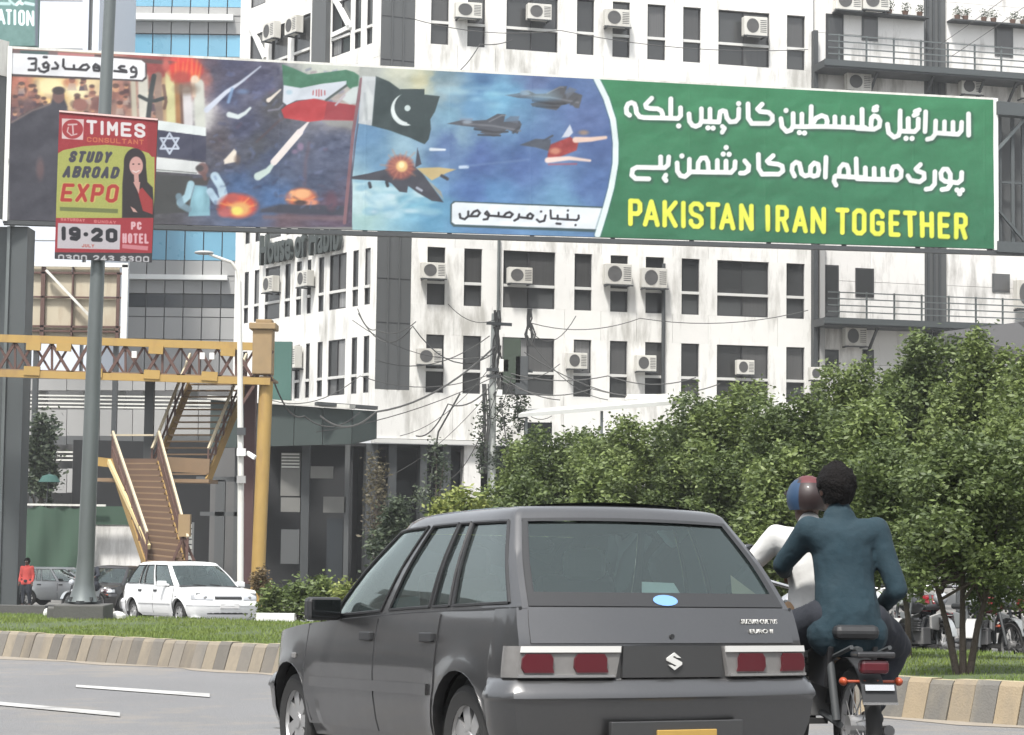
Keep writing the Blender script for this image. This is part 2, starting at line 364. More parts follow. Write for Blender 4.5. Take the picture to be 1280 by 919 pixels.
GL = {  # condensed block letters as strokes in a unit box, y downwards
 'P': [[(0,1),(0,0),(.75,0),(1,.12),(1,.42),(.75,.55),(0,.55)]], 'A': [[(0,1),(.5,0),(1,1)], [(.2,.7),(.8,.7)]],
 'K': [[(0,0),(0,1)], [(1,0),(.1,.55)], [(.35,.42),(1,1)]], 'I': [[(.5,0),(.5,1)]],
 'S': [[(1,.22),(1,.12),(.7,0),(.3,0),(0,.13),(0,.33),(.2,.46),(.8,.56),(1,.7),(1,.87),(.7,1),(.3,1),(0,.87),(0,.77)]],
 'T': [[(0,0),(1,0)], [(.5,0),(.5,1)]], 'N': [[(0,1),(0,0),(1,1),(1,0)]], 'R': [[(0,1),(0,0),(.75,0),(1,.12),(1,.4),(.75,.52),(0,.52)], [(.6,.52),(1,1)]],
 'O': [[(0,.13),(.3,0),(.7,0),(1,.13),(1,.87),(.7,1),(.3,1),(0,.87),(0,.13)]],
 'G': [[(1,.22),(1,.12),(.7,0),(.3,0),(0,.13),(0,.87),(.3,1),(.7,1),(1,.87),(1,.52),(.6,.52)]],
 'E': [[(1,0),(0,0),(0,1),(1,1)], [(0,.5),(.85,.5)]], 'H': [[(0,0),(0,1)], [(1,0),(1,1)], [(0,.5),(1,.5)]],
 'M': [[(0,1),(0,0),(.5,.6),(1,0),(1,1)]], 'C': [[(1,.2),(.7,0),(.3,0),(0,.13),(0,.87),(.3,1),(.7,1),(1,.8)]], 'U': [[(0,0),(0,.87),(.3,1),(.7,1),(1,.87),(1,0)]],
 'L': [[(0,0),(0,1),(1,1)]], 'D': [[(0,0),(.6,0),(1,.2),(1,.8),(.6,1),(0,1),(0,0)]], 'Y': [[(0,0),(.5,.5),(1,0)], [(.5,.5),(.5,1)]],
 'B': [[(0,0),(0,1),(.7,1),(1,.85),(1,.62),(.7,.5),(1,.38),(1,.15),(.7,0),(0,0)], [(0,.5),(.7,.5)]], 'X': [[(0,0),(1,1)], [(1,0),(0,1)]], 'J': [[(1,0),(1,.85),(.7,1),(.3,1),(0,.8)]],
 '1': [[(.15,.18),(.55,0),(.55,1)]], '2': [[(0,.2),(.3,0),(.7,0),(1,.15),(1,.4),(0,1),(1,1)]], '9': [[(1,.45),(.5,.58),(0,.45),(0,.15),(.3,0),(.7,0),(1,.15),(1,.8),(.7,1),(.1,.95)]],
 '0': [[(0,.13),(.3,0),(.7,0),(1,.13),(1,.87),(.7,1),(.3,1),(0,.87),(0,.13)]], '-': [[(0,.5),(1,.5)]], '3': [[(0,.1),(.6,0),(1,.2),(.7,.48),(.3,.48)], [(.7,.48),(1,.7),(.7,1),(0,.92)]],
 '8': [[(.5,0),(1,.2),(0,.75),(.5,1),(1,.75),(0,.2),(.5,0)]], '7': [[(0,0),(1,0),(.4,1)]], '4': [[(.7,1),(.7,0),(0,.7),(1,.7)]], '5': [[(1,0),(0,0),(0,.45),(.7,.42),(1,.6),(1,.85),(.6,1),(0,.92)]], '6': [[(1,.1),(.5,0),(0,.3),(0,.85),(.4,1),(1,.85),(1,.55),(.5,.45),(0,.6)]],
}
def glyph(cv, ch, x0, x1, top, bot, wd, col, soft=.8, alpha=1, dy=0, dx=0, skew=0):
    """top / bot are functions of x"""
    for st in GL.get(ch, []):
        h = wd/2; P = []
        for (a, b) in st:
            x = x0+h+a*(x1-x0-2*h); t = top(x)+h; q = bot(x)-h
            y = t+b*(q-t); P.append((x+dx+skew*(1-b), y+dy))
        cv.stroke(P, wd, col, soft, alpha)
def word(cv, txt, x0, x1, top, bot, wd, col, gap=.25, narrow='I1-', **k):
    ws = [(.4 if c in narrow else (.5 if c == ' ' else 1)) for c in txt]; tot = sum(ws)+gap*(len(ws)-1); u = (x1-x0)/tot; x = x0
    for c, q in zip(txt, ws):
        glyph(cv, c, x, x+q*u, top, bot, wd, col, **k); x += (q+gap)*u
def print_mesh(name, corners, nu, nv, colfn, parent, off=Vector((0, 0, 0)), m=None, gain=1.0, sag=None):
    """corners: TL,TR,BR,BL world points; colfn(u,v,P)->sRGB 0..255"""
    TL, TR, BR, BL = [np.array(c) for c in corners]
    v, u = np.mgrid[0:nv+1, 0:nu+1]; u = (u/nu)[..., None]; v = (v/nv)[..., None]
    P = (TL*(1-u)+TR*u)*(1-v)+(BL*(1-u)+BR*u)*v
    C = np.clip(colfn(u[..., 0], v[..., 0], P), 0, 255)/255.
    C = np.where(C <= .04045, C/12.92, ((C+.055)/1.055)**2.4)*gain
    P = P.reshape(-1, 3)+np.array(off)
    if sag is not None:   # wrinkled vinyl
        U_, V_ = u[..., 0]*37, v[..., 0]*6; U_ = np.broadcast_to(U_, (nv+1, nu+1)); V_ = np.broadcast_to(V_, (nv+1, nu+1))
        h = fbm(U_*.55+V_*.35, V_*.5, 31, 3)*.13+fbm(U_*1.6, V_*.35, 41, 2)*.035+np.exp(-((U_ % 3.05)/.05)**2)*.012
        edge = np.clip(np.minimum(V_, 6-V_)/.5, 0, 1); P = P+np.array(sag)[None]*(h*edge+.05).reshape(-1, 1)
    if parent is not None: P = P-np.array(parent.location)
    me = bpy.data.meshes.new(name); N = len(P); me.vertices.add(N); me.vertices.foreach_set('co', P.ravel())
    idx = np.arange(N).reshape(nv+1, nu+1); q = np.stack([idx[1:, :-1], idx[1:, 1:], idx[:-1, 1:], idx[:-1, :-1]], -1).reshape(-1)
    F = nu*nv; me.loops.add(F*4); me.polygons.add(F)
    me.loops.foreach_set('vertex_index', q); me.polygons.foreach_set('loop_start', np.arange(0, F*4, 4)); 
    at_ = me.color_attributes.new('print', 'FLOAT_COLOR', 'POINT')
    at_.data.foreach_set('color', np.concatenate([C.reshape(-1, 3), np.ones((N, 1))], 1).ravel())
    me.update(calc_edges=True); me.validate()
    me.materials.append(m or M['print']); o = bpy.data.objects.new(name, me); COL.objects.link(o)
    if parent is not None: o.parent = parent
    return o
M['print'] = attr_mat('printed_vinyl', .55, 'print', fold=.25)
M['printflat'] = attr_mat('printed_sheet', .45, 'print')

def paint_billboard():
    c = Canvas(0, 50, 1245, 325, 2.6)
    # left picture
    B = [(20,100,(190,120,100)),(30,150,(90,66,76)),(60,112,(255,215,140)),(100,112,(240,220,165)),(132,150,(150,110,100)),(30,230,(56,56,68)),
     (190,82,(150,60,60)),(228,88,(235,60,50)),(215,118,(205,195,155)),(250,142,(205,205,205)),(242,105,(180,115,105)),(290,80,(66,68,98)),(330,110,(70,74,108)),(300,160,(60,66,96)),
     (340,200,(60,74,104)),(300,240,(60,92,138)),(400,230,(72,84,112)),(420,190,(74,84,112)),(345,130,(78,78,82)),(200,240,(64,64,68)),(360,275,(96,76,88)),(250,200,(70,72,88)),
     (285,120,(62,70,104)),(265,180,(75,70,80)),(320,180,(72,76,88)),(345,250,(60,100,150)),(165,120,(170,120,105)),(150,240,(60,60,70)),(80,200,(60,60,72)),(410,260,(90,70,90)),(270,95,(80,76,96)),(430,130,(180,170,165)),(420,92,(205,210,200)),(395,85,(200,205,195))]
    c.idw(B, 12, 58, 452, 284, nz=26, ns=9, seed=2)
    for i in range(70):   # crowd, smoke
        x = 18+rnd.random()*175; y = 104+rnd.random()*48
        if 50 < x < 105 and rnd.random() < .7: continue
        k = rnd.choice([(105,78,76),(165,125,112),(80,64,66),(190,150,130)]); c.ell(x, y, 3+rnd.random()*4, 4+rnd.random()*5, k, 3, .55)
    c.ell(62,108,17,13,(248,232,180),9); c.ell(97,112,15,12,(248,236,190),8); c.ell(120,112,9,12,(236,215,170),6,.7); c.ell(88,104,9,6,(200,120,80),5,.7)
    for i in range(60):
        x = 16+rnd.random()*185; y = 100+rnd.random()*50; hh = 2.2+rnd.random()*2
        if 60 < x < 84 or 48 < x < 62 and y < 118: continue
        k = rnd.choice([(200,140,110),(170,110,90),(225,170,130),(140,90,80)]); c.ell(x, y, hh, hh*1.25, k, 1.5, .8); c.ell(x, y-hh*.7, hh*1.05, hh*.7, (60,42,46), 1.5, .7); c.poly([(x-hh*1.5,y+hh*3.4),(x-hh,y+hh*1.2),(x+hh,y+hh*1.2),(x+hh*1.5,y+hh*3.4)], rnd.choice([(90,60,64),(150,100,90),(70,60,80),(190,170,160)]), 1.5, .7)
    c.ell(36,135,8,12,(110,85,88),4,.8); c.ell(100,132,9,8,(150,100,90),3); c.ell(121,130,7,9,(130,90,85),3)
    c.poly([(12,155),(28,144),(50,133),(63,130),(66,124),(80,124),(84,134),(84,276),(12,276)], (58,58,70), 3, 1, 10)
    c.ell(73,121,7.5,9,(120,88,84),2); c.ell(73,114,8,5,(60,50,52),2)
    c.ell(50,212,5,13,(105,80,82),4,.8)
    c.stroke([(14,154),(40,139),(62,131)], 2.5, (130,112,108), 2, .8)
    c.poly([(12,62),(60,64),(140,70),(140,76),(12,72)], (120,100,100), 1); c.poly([(25,64),(60,65),(60,71),(25,70)], (70,95,95), 2); c.poly([(72,66),(118,69),(118,74),(72,72)], (190,120,118), 2); c.poly([(118,69),(182,74),(240,80),(240,84),(118,75)], (90,64,64), 1.5)
    # pale columns and dark cross
    for (x, y0, y1, wd, k) in ((166,105,148,7,(205,200,180)),(178,98,150,13,(222,222,210)),(197,96,150,10,(150,128,115)),(205,100,152,6,(190,160,120)),(212,94,155,12,(218,214,158)),(221,100,154,7,(170,120,70)),(226,108,156,4,(100,70,60)),(233,115,156,11,(222,220,222)),(248,106,157,13,(214,218,208)),(240,100,120,5,(225,200,180))):
        c.stroke([(x,y0),(x+2,y1)], wd, k, 3, .95)
    c.ell(231,88,21,13,(228,58,50),6); [c.stroke([(215+i*4,100),(213+i*4+rnd.random()*6,84-rnd.random()*12)], 4, rnd.choice([(240,120,60),(220,70,50),(250,170,90)]), 3, .6, 1) for i in range(9)]; c.ell(226,98,12,8,(170,60,55),5,.8); c.ell(243,100,5,5,(240,215,190),3); c.ell(207,82,4,8,(190,90,80),4)
    c.ell(232,112,14,7,(130,110,95),6,.8)
    c.stroke([(192,96),(188,120),(185,147)], 6, (54,62,64), 1.5); c.stroke([(174,121),(184,126),(193,127),(206,123)], 4.5, (54,62,64), 1.5); c.stroke([(204,108),(207,128),(205,136)], 4, (110,80,70), 2, .9)
    # flag with star
    c.poly([(196,151),(257,160),(257,171),(196,163)], (226,234,234), .8); c.poly([(196,163),(257,171),(257,201),(196,197)], (52,55,80), .8)
    for s_ in (1, -1): c.stroke([(211.5+13*math.sin(a), 180-13*s_*math.cos(a)) for a in (0, 2.094, 4.189, 0)], 2.4, (196,206,222), .8)
    c.poly([(195,197),(256,204),(257,208),(251,219),(195,215)], (222,226,226), .8); c.stroke([(195,213),(245,217)], 1, (90,95,90), .8)
    c.poly([(193,219),(240,221),(238,266),(193,268)], (60,62,62), 2); c.poly([(236,224),(262,222),(258,232),(238,232)], (62,58,58), 2)
    # man in light blue
    c.poly([(243,232),(258,234),(262,250),(262,270),(235,271),(238,250)], (132,180,196), 2); c.stroke([(238,231),(234,246),(225,254)], 9, (168,205,220), 2); c.stroke([(223,246),(226,257),(235,262)], 8, (120,150,166), 2, .9)
    c.stroke([(268,221),(276,234),(280,250)], 11, (186,212,228), 2); c.stroke([(262,240),(270,252),(280,252)], 9, (180,208,228), 2); c.ell(253,212,7,8,(118,88,88),2.5); c.stroke([(254,218),(256,224)], 5, (110,80,78), 2); c.ell(249,250,6,14,(158,210,226),4,.8)
    c.ell(249,211,5,4,(70,64,66),2)
    # explosions
    c.ell(297,258,24,15,(210,78,60),6); [c.stroke([(297,262),(297+math.cos(i*.45)*(20+rnd.random()*10),262-abs(math.sin(i*.45))*(10+rnd.random()*9))], 5, rnd.choice([(235,120,70),(200,70,60),(250,180,90)]), 2.5, .7, 1) for i in range(14)]; c.ell(290,248,8,6,(190,85,78),4); c.ell(299,262,13,9,(228,170,100),5); c.ell(296,264,7,5,(238,226,110),3); c.ell(280,266,8,6,(180,90,90),4)
    c.ell(376,248,19,12,(200,110,80),5); [c.stroke([(376,252),(376+math.cos(i*.3)*(14+rnd.random()*8),252-abs(math.sin(i*.3))*(8+rnd.random()*9))], 4, rnd.choice([(250,170,100),(220,110,80)]), 2, .7, 1) for i in range(12)]; c.ell(377,243,11,6,(242,180,128),3); c.ell(388,254,9,4,(225,150,120),3); c.ell(365,243,4,4,(235,170,120),3); c.ell(375,254,8,3,(80,60,60),2)
    c.stroke([(380,232),(381,205),(386,180)], 4, (96,80,96), 4, .7)
    c.poly([(325,262),(350,256),(440,258),(430,270),(325,266)], (58,62,78), 3); c.stroke([(330,272),(430,274)], 5, (118,96,104), 4, .8); c.ell(414,252,7,12,(100,66,84),5,.8)
    for i in range(130):
        x = 262+rnd.random()*165; y = 85+rnd.random()*180; L_ = 2+rnd.random()*9; a = rnd.random()*3; k = rnd.choice([(90,110,160),(60,70,110),(120,130,170),(46,50,78),(110,80,100)])
        c.stroke([(x,y),(x+L_*math.cos(a),y-L_*math.sin(a)*.6)], 1.5+rnd.random()*2.5, k, 2.5, .4)
    # missiles and trails
    c.stroke([(258,138),(282,116),(300,104),(325,84)], 7, (212,220,236), 2, 1, 1.5); c.stroke([(285,128),(290,112)], 4, (130,165,205), 2, .8); c.ell(303,115,7,3,(110,140,180),3,.7)
    c.stroke([(286,144),(297,147),(306,142),(312,136)], 7, (215,226,228), 2, 1, 3); c.stroke([(335,126),(339,123),(350,113)], 5.5, (232,222,210), 1.5, 1, 2); c.stroke([(335,139),(348,137),(353,132)], 2, (150,150,170), 2, .7)
    c.poly([(279,201),(292,187),(295,190),(295,203),(280,206)], (240,230,215), 2); c.ell(296,200,4,6,(110,90,80),3,.6)
    c.stroke([(322,221),(334,214),(342,204)], 10, (205,224,218), 2, 1, 4); c.stroke([(342,203),(350,194),(362,180),(374,166)], 8.5, (236,228,224), 1.2); c.stroke([(374,166),(386,152)], 7, (230,222,222), 1.5, 1, 1.5); c.stroke([(342,204),(350,194)], 4, (236,228,224), 1)
    c.ell(375,184,4,5,(150,125,155),3,.8); c.ell(368,190,4,3,(140,115,145),3,.7); c.stroke([(320,178),(350,150),(374,140)], 2, (96,66,68), 3, .6)
    # tricolour flag
    c.poly([(352,81),(366,86),(384,94),(410,91),(432,88),(442,91),(452,98),(452,112),(437,112),(428,104),(400,106),(375,111),(354,108)], (62,120,92), 1.2, 1, 14)
    c.poly([(354,107),(375,111),(400,106),(432,102),(432,110),(415,122),(408,126),(395,124),(370,126),(358,132),(353,128)], (214,222,232), 1)
    c.poly([(351,138),(358,132),(372,127),(392,124),(412,128),(438,132),(445,133),(444,152),(402,151),(385,153),(355,148)], (188,52,58), 1.2, 1, 10); c.poly([(408,128),(445,133),(444,151),(404,150)], (150,46,58), 1.5, .8)
    c.poly([(424,124),(440,110),(450,108),(447,130),(436,131)], (205,215,215), 2); c.stroke([(407,126),(432,108)], 3, (80,90,88), 1.5); c.stroke([(419,132),(430,120)], 2.5, (190,180,190), 1.5)
    for dx in (-7,-3,0,3,7): c.stroke([(398+dx,113+abs(dx)*.2),(398+dx*1.05,121-abs(dx)*.25)], 1.5, (186,96,102), 1)
    c.ell(361,116,4,3,(180,205,220),2)
    c.poly([(402,151),(447,152),(446,162),(410,158)], (150,152,150), 4, .8)
    # right picture: sky
    Sk = [(460,86,(170,175,170)),(500,90,(205,208,190)),(530,100,(206,204,170)),(556,112,(140,165,175)),(600,98,(70,115,160)),(615,122,(120,180,210)),(630,120,(110,170,205)),(700,108,(80,110,162)),(460,172,(95,140,178)),
      (500,184,(150,186,205)),(560,182,(82,112,162)),(650,205,(72,104,162)),(735,150,(84,108,160)),(740,235,(78,112,168)),(480,245,(175,215,225)),(455,270,(160,198,198)),(540,268,(98,160,196)),(620,244,(88,138,188)),(700,252,(110,160,198)),
      (560,150,(120,165,190)),(575,170,(130,165,190)),(600,200,(70,100,160)),(480,205,(105,150,185)),(555,90,(120,150,165)),(520,250,(120,180,205)),(670,95,(84,104,150)),(750,180,(72,100,155)),(445,250,(190,220,225)),(590,240,(72,110,170)),(600,130,(100,150,190))]
    c.idw(Sk, 440, 78, 775, 300, mask=lambda X, Y: np.clip((X-(450-(Y-85)*.092)+2)/2, 0, 1), nz=18, ns=15, seed=21)
    for i in range(16): c.stroke([(446+rnd.random()*70, 228+rnd.random()*40), (470+rnd.random()*70, 228+rnd.random()*40)], 4+rnd.random()*4, rnd.choice([(205,232,238),(120,170,200),(160,205,220)]), 6, .45)
    c.stroke([(451,100),(441,165),(430,279)], 4.2, (134,96,104), 1); c.stroke([(454,108),(444,175),(433,279)], 1.6, (70,60,76), 1.2, .8)
    c.poly([(452,96),(470,97),(465,158),(447,155)], (196,202,206), 1); c.poly([(458,108),(466,122),(464,150),(452,153)], (222,228,228), 3, .7); c.stroke([(455,118),(457,150)], 3, (150,158,162), 3, .6)
    c.poly([(469,96),(486,103),(500,113),(516,120),(532,119),(549,121),(543,140),(537,150),(538,162),(535,175),(530,181),(512,173),(487,164),(464,158)], (44,62,64), 1.2, 1, 10)
    c.ell(507,138,19,20,(226,236,236),.9); c.poly([(500,112),(530,112),(530,160),(514,157.5),(508,155)], (44,62,64), .8); c.ell(511,135,18.5,19,(44,62,64),1); c.stroke([(508.5,136)], 7.5, (205,220,220), .9)
    q = lambda L, x0, y0, s_: [(x0+a/s_, y0+b/s_) for a, b in L]
    J = [(352,130),(430,118),(480,106),(520,123),(580,120),(650,82),(692,80),(680,122),(722,110),(775,130),(755,202),(735,200),(708,175),(660,185),(632,212),(500,192),(490,177),(530,165),(480,150),(420,145)]
    c.poly(q(J, 550, 90, 4.375), (76,78,84), 1.2); c.stroke(q([(440,112),(480,108)], 550, 90, 4.375), 2.5, (130,140,150), 1.5, .8); c.poly(q([(680,110),(705,85),(745,100),(690,150)], 550, 90, 4.375), (104,112,124), 2, .8)
    J = [(35,285),(120,265),(180,270),(250,265),(310,232),(352,235),(345,275),(430,270),(442,290),(420,342),(395,332),(362,318),(320,345),(290,357),(215,335),(232,320),(180,305),(120,298)]
    c.poly(q(J, 550, 90, 4.375), (78,82,92), 1.2); c.stroke(q([(110,262),(170,262)], 550, 90, 4.375), 2.5, (125,140,160), 1.5, .8); c.poly(q([(345,270),(380,245),(430,245),(420,285)], 550, 90, 4.375), (100,112,130), 2, .7)
    c.poly(q([(432,402),(520,368),(600,372),(600,438),(520,415)], 550, 90, 4.375), (76,84,98), 1.5); c.poly(q([(585,455),(600,400),(705,358),(752,390),(740,432),(650,468),(585,478)], 550, 90, 4.375), (158,52,52), 2, 1, 22)
    c.stroke(q([(585,485),(700,475),(815,488)], 550, 90, 4.375), 7, (238,214,206), 2, 1, 3); c.stroke(q([(590,508),(740,506)], 550, 90, 4.375), 2, (190,80,90), 2, .7); c.stroke(q([(735,375),(820,372),(900,362)], 550, 90, 4.375), 7.5, (236,205,190), 2, 1, 4)
    c.poly(q([(660,362),(705,290),(722,335),(700,358)], 550, 90, 4.375), (205,212,226), 1.5); c.stroke(q([(560,380),(610,352)], 550, 90, 4.375), 2.5, (64,72,88), 1.2); c.ell(*q([(625,435)], 550, 90, 4.375)[0], 7, 4, (214,150,120), 3, .8); c.ell(*q([(780,335)], 550, 90, 4.375)[0], 6, 3, (150,130,120), 3)
    J = [(85,632),(85,618),(180,600),(270,578),(330,560),(420,560),(470,600),(585,760),(520,752),(440,705),(392,670),(386,706),(345,702),(300,655),(260,640),(180,638)]
    s7 = lambda L: q(L, 420, 80, 4.378)
    for (x0, y0, k) in ((352,130,1),(35,285,1)):   # body shading, stores and canopy of the two grey jets
        T_ = lambda L: q([(x0+a, y0+b) for a, b in L], 550, 90, 4.375)
        c.stroke(T_([(90,2),(250,12),(400,40)]), 2.2, (120,124,132), 1.5, .8); c.stroke(T_([(150,30),(260,48),(330,45)]), 2.5, (48,50,56), 1.5, .9); c.stroke(T_([(170,62),(290,66)]), 2, (44,46,52), 1.2, .9)
        c.stroke(T_([(230,-10),(300,-45),(320,-44)]), 1.6, (130,134,140), 1.2, .8); c.ell(*T_([(110,-8)])[0], 6, 2, (150,165,180), 1.2, .8); c.stroke(T_([(360,50),(395,20)]), 3, (60,64,72), 1.5, .8)
    for i in range(34):
        x = 448+rnd.random()*95; y = 222+rnd.random()*48; c.ell(x, y, 4+rnd.random()*9, 1.5+rnd.random()*3.5, rnd.choice([(236,246,250),(190,222,235),(110,160,190),(150,196,214)]), 3, .5)
    for i in range(26):
        x = 560+rnd.random()*120; y = 108+rnd.random()*30; c.ell(x, y, 6+rnd.random()*14, 1.5+rnd.random()*4, rnd.choice([(170,214,232),(90,140,180),(120,170,205)]), 4, .35)
    c.poly(s7(J), (58,60,72), 1.2, 1, 8); c.poly(s7([(430,570),(442,460),(465,550)]), (62,64,78), 1.2); c.poly(s7([(440,572),(560,568),(652,580),(600,600),(520,640),(470,600)]), (196,176,126), 1.5); c.poly(s7([(500,640),(570,700),(584,745),(545,700)]), (160,150,130), 1.5, .8); c.stroke(s7([(575,615),(605,632)]), 4, (52,56,64), 1.5)
    c.ell(*s7([(350,568)])[0], 17, 15, (146,80,74), 5, .95)
    for i in range(16):
        a = i*.39; c.stroke([s7([(352,565)])[0], s7([(352+math.cos(a)*(70+20*(i % 3)), 562+math.sin(a)*(60+14*(i % 3))-10)])[0]], 3, (208,140,104), 3, .55, 1)
    c.ell(*s7([(358,562)])[0], 7, 7, (238,196,130), 3); c.ell(*s7([(356,555)])[0], 3.5, 4, (250,236,180), 2)
    c.stroke(s7([(180,655),(185,675)]), 4, (40,46,56), 1.5); c.stroke(s7([(275,650),(280,668)]), 4, (40,46,56), 1.5); c.stroke(s7([(440,680),(465,695)]), 3, (170,176,190), 1.5)
    c.stroke(s7([(515,470),(592,472)]), 4, (222,232,242), 1.5, 1, 2.5); c.stroke(s7([(675,568),(715,566)]), 4, (198,216,240), 2); c.stroke([(584,208),(660,200)], 2, (110,140,185), 3, .7)
    # caption boxes
    c.poly([(562,256),(566,252),(758,259),(748,291),(566,284),(562,280)], (54,82,88), 1.4); c.poly([(564,256),(568,253.5),(758,261),(746,287),(568,281),(564,278)], (236,244,250), .8)
    c.poly([(12,68),(120,72),(178,77),(183,81),(183,99),(178,103),(12,96)], (66,58,60), 1.6); c.poly([(12,67),(120,72),(176,76),(181,80),(181,97),(177,101),(120,98),(12,93)], (244,246,250), .8)
    def ur(L, x0, y0, s_, wd, col=(28,26,34)):
        for st in L: c.stroke([(x0+a/s_, y0+b/s_) for a, b in st], wd if len(st) > 1 else wd*1.05, col, .9)
    ur([[(85,112),(152,112),(160,125),(158,158),(115,166)],[(158,172),(156,220),(148,228),(85,225)],
        [(262,150),(285,178),(272,202),(238,200),(228,170),(262,150)],[(284,180),(280,228),(240,248),(198,236),(186,212)],[(237,97),(266,99)],
        [(350,152),(378,185),(370,212),(320,214)],[(432,122),(430,190),(452,215),(530,220),(660,228),(688,200),(665,172),(625,180),(585,222)],[(537,182),(540,215)],
        [(738,232),(730,195),(752,168),(790,192),(795,220),(782,236),(738,232)],[(745,200),(782,208)],[(805,238),(860,235),(885,210),(870,170)],[(940,238),(1062,250),(1058,235),(1005,222),(985,205),(1005,190),(1040,192)],
        [(1105,302),(1148,296),(1162,260),(1155,212),(1128,195),(1105,215),(1112,246),(1158,252)]], 25, 60, 8, 3.0)
    ur([[(120,148),(125,178),(160,190),(188,165),(262,166),(282,140),(262,118),(232,130),(215,152)],[(188,128),(188,165)],
        [(312,192),(342,188),(354,150),(338,128),(322,145),(345,160),(440,167),(525,174),(545,150),(520,132),(492,142),(470,168)],[(430,138),(432,165)],
        [(558,200),(588,184),(597,150)],[(600,172),(695,184),(708,160),(684,143),(662,160),(668,182)],[(738,192),(758,211),(796,202),(806,160)],[(770,128)],
        [(845,120),(850,183),(1055,197),(1072,180),(1070,160)],[(902,160),(903,190)],[(982,152),(984,190)],[(893,224),(925,227)],[(985,120)],[(1045,236)]], 555, 245, 6.4, 2.7)
    # green half
    Cv = [(742,92),(745,100),(757,124),(765,150),(768.5,180),(768,205),(763,235),(755,265),(746,294)]
    G = Cv+[(745,330),(1245,330),(1245,92)]
    c.poly(G, (42,128,84), 1)
    sl, X, Y = c.win([740, 1244], [90, 324], 0)
    cx = np.interp(Y, [p[1] for p in Cv], [p[0] for p in Cv]); k = np.clip(X-cx, 0, 1)[..., None]
    ty = (Y-(97+(X-740)*.057))/190
    base = np.stack([40+6*np.cos(ty*3), 134-22*ty, 86-12*ty], -1) + (fbm(X/45, Y/16, 5)*26+fbm(X/6, Y/6, 8)*8)[..., None]
    c.a[sl] = c.a[sl]*(1-k)+base*k
    c.stroke(Cv, 9.5, (60,100,110), 2.5, .6); c.stroke(Cv, 7.2, (232,246,246), 1)
    U = []
    def add(L, x0, y0, s_=7.07):
        for st in L: U.append([(x0+a/s_, y0+b/s_) for a, b in st])
    add([[(112,245),(88,225),(85,180),(100,145),(130,133),(158,145),(170,180),(175,225),(200,258),(240,266),(540,274),(562,250),(562,180)],
         [(308,95),(255,150),(262,175),(290,185),(360,188),(392,205),(404,235),(404,262)],[(478,100),(475,262)],[(545,340)],
         [(635,235),(640,300),(665,335),(695,345),(730,330),(745,300),(745,190)],[(745,300),(900,306),(912,215),(935,205),(960,212),(972,270),(1000,304),(1050,300),(1075,270),(1078,190)],[(822,192),(822,300)],
         [(930,345),(950,362),(930,395)],[(803,358)],[(848,360)],[(1076,143)],
         [(280,808),(165,805),(132,775),(138,725),(175,706),(420,710),(450,685),(456,615)],[(384,615),(384,705)],[(430,775),(415,800),(432,822)],
         [(530,668),(534,740),(560,778),(600,788),(640,755),(640,635)],[(640,745),(1010,750),(1042,715),(1045,655)],[(715,740),(718,665),(745,625),(785,622),(805,660),(810,740)],[(888,645),(888,745)],[(965,650),(965,745)],
         [(966,530)],[(940,588)],[(992,590)],[(572,606)]], 770, 110)
    add([[(98,145),(100,270),(130,318),(285,318),(315,290),(312,250),(280,222),(205,212),(182,190),(222,148)],[(435,203)],[(390,275),(400,345),(440,388),(480,375),(498,335),(498,230)],
         [(505,345),(800,345),(1131,355)],[(575,235),(575,340)],[(658,168),(655,340)],[(662,335),(700,270),(750,247),(788,262),(798,300),(790,340)],[(553,398)],[(597,402)],
         [(865,260),(865,342)],[(940,265),(940,345)],[(1018,265),(1018,348)],[(70,648),(105,690),(100,735),(65,756),(32,756)],[(190,592),(192,715),(222,765),(370,766),(405,738),(398,695),(360,678),(285,668),(268,650),(320,602)],
         [(508,782),(485,735),(490,685),(520,660),(552,672),(562,715),(570,760),(600,782),(645,770),(650,700),(680,668),(715,680),(722,730),(712,775),(675,785),(645,770)],[(785,618),(780,792)],
         [(875,862),(858,830),(862,790),(900,772),(905,715),(935,680),(970,688),(985,730),(985,790)],[(870,782),(1131,797)],[(1052,630),(1056,790)]], 920, 110)
    add([[(0,326),(150,334),(195,310),(202,260),(180,225),(150,215),(128,235),(122,290),(128,328)],[(45,158),(45,325)],[(175,135),(152,145),(172,162),(148,165)],
         [(268,290),(278,365),(325,405),(365,388),(378,340),(380,172)],[(378,350),(505,356),(535,325),(537,245)],[(450,240),(450,350)],[(430,415)],[(482,416)],[(545,165),(510,178),(530,198),(500,212)],
         [(602,182),(597,355)],[(620,422),(662,412),(690,375),(692,262)],[(695,365),(895,377),(922,345),(925,272)],[(772,268),(772,368)],[(848,272),(850,372)],[(985,198),(987,385)],
         [(0,770),(350,782),(385,755),(388,700),(355,662),(315,668),(300,710),(305,778)],[(72,675),(72,770)],[(150,680),(150,774)],[(225,685),(228,777)],
         [(448,745),(475,785),(555,797),(595,768),(592,722),(535,702),(518,685),(560,645)],[(612,862),(655,855),(688,815),(690,708)],
         [(752,866),(800,858),(825,822),(826,730),(800,685),(765,685),(742,720),(748,770),(780,793),(890,806),(922,780),(926,715)],[(882,870)],[(928,870)],[(905,903)]], 1070, 115)
    for st in U: c.stroke([(x+1.1, y+1.6) for x, y in st], 8.6, (34,72,58), 4, .75)
    for st in U: c.stroke(st, 6.0 if len(st) > 1 else 6.6, (252,255,252), 1)
    tp = lambda x: 248.6+(x-784)*.0430; bt = lambda x: 283+(x-784)*.0410
    L = []
    for ch, a, b in zip('PAKISTANIRAN', (75,172,302,426,478,594,683,815,985,1055,1168,0), (170,286,405,460,580,690,792,912,1022,1146,1274,0)):
        if b: L.append((ch, 770+a/5.333, 770+b/5.333))
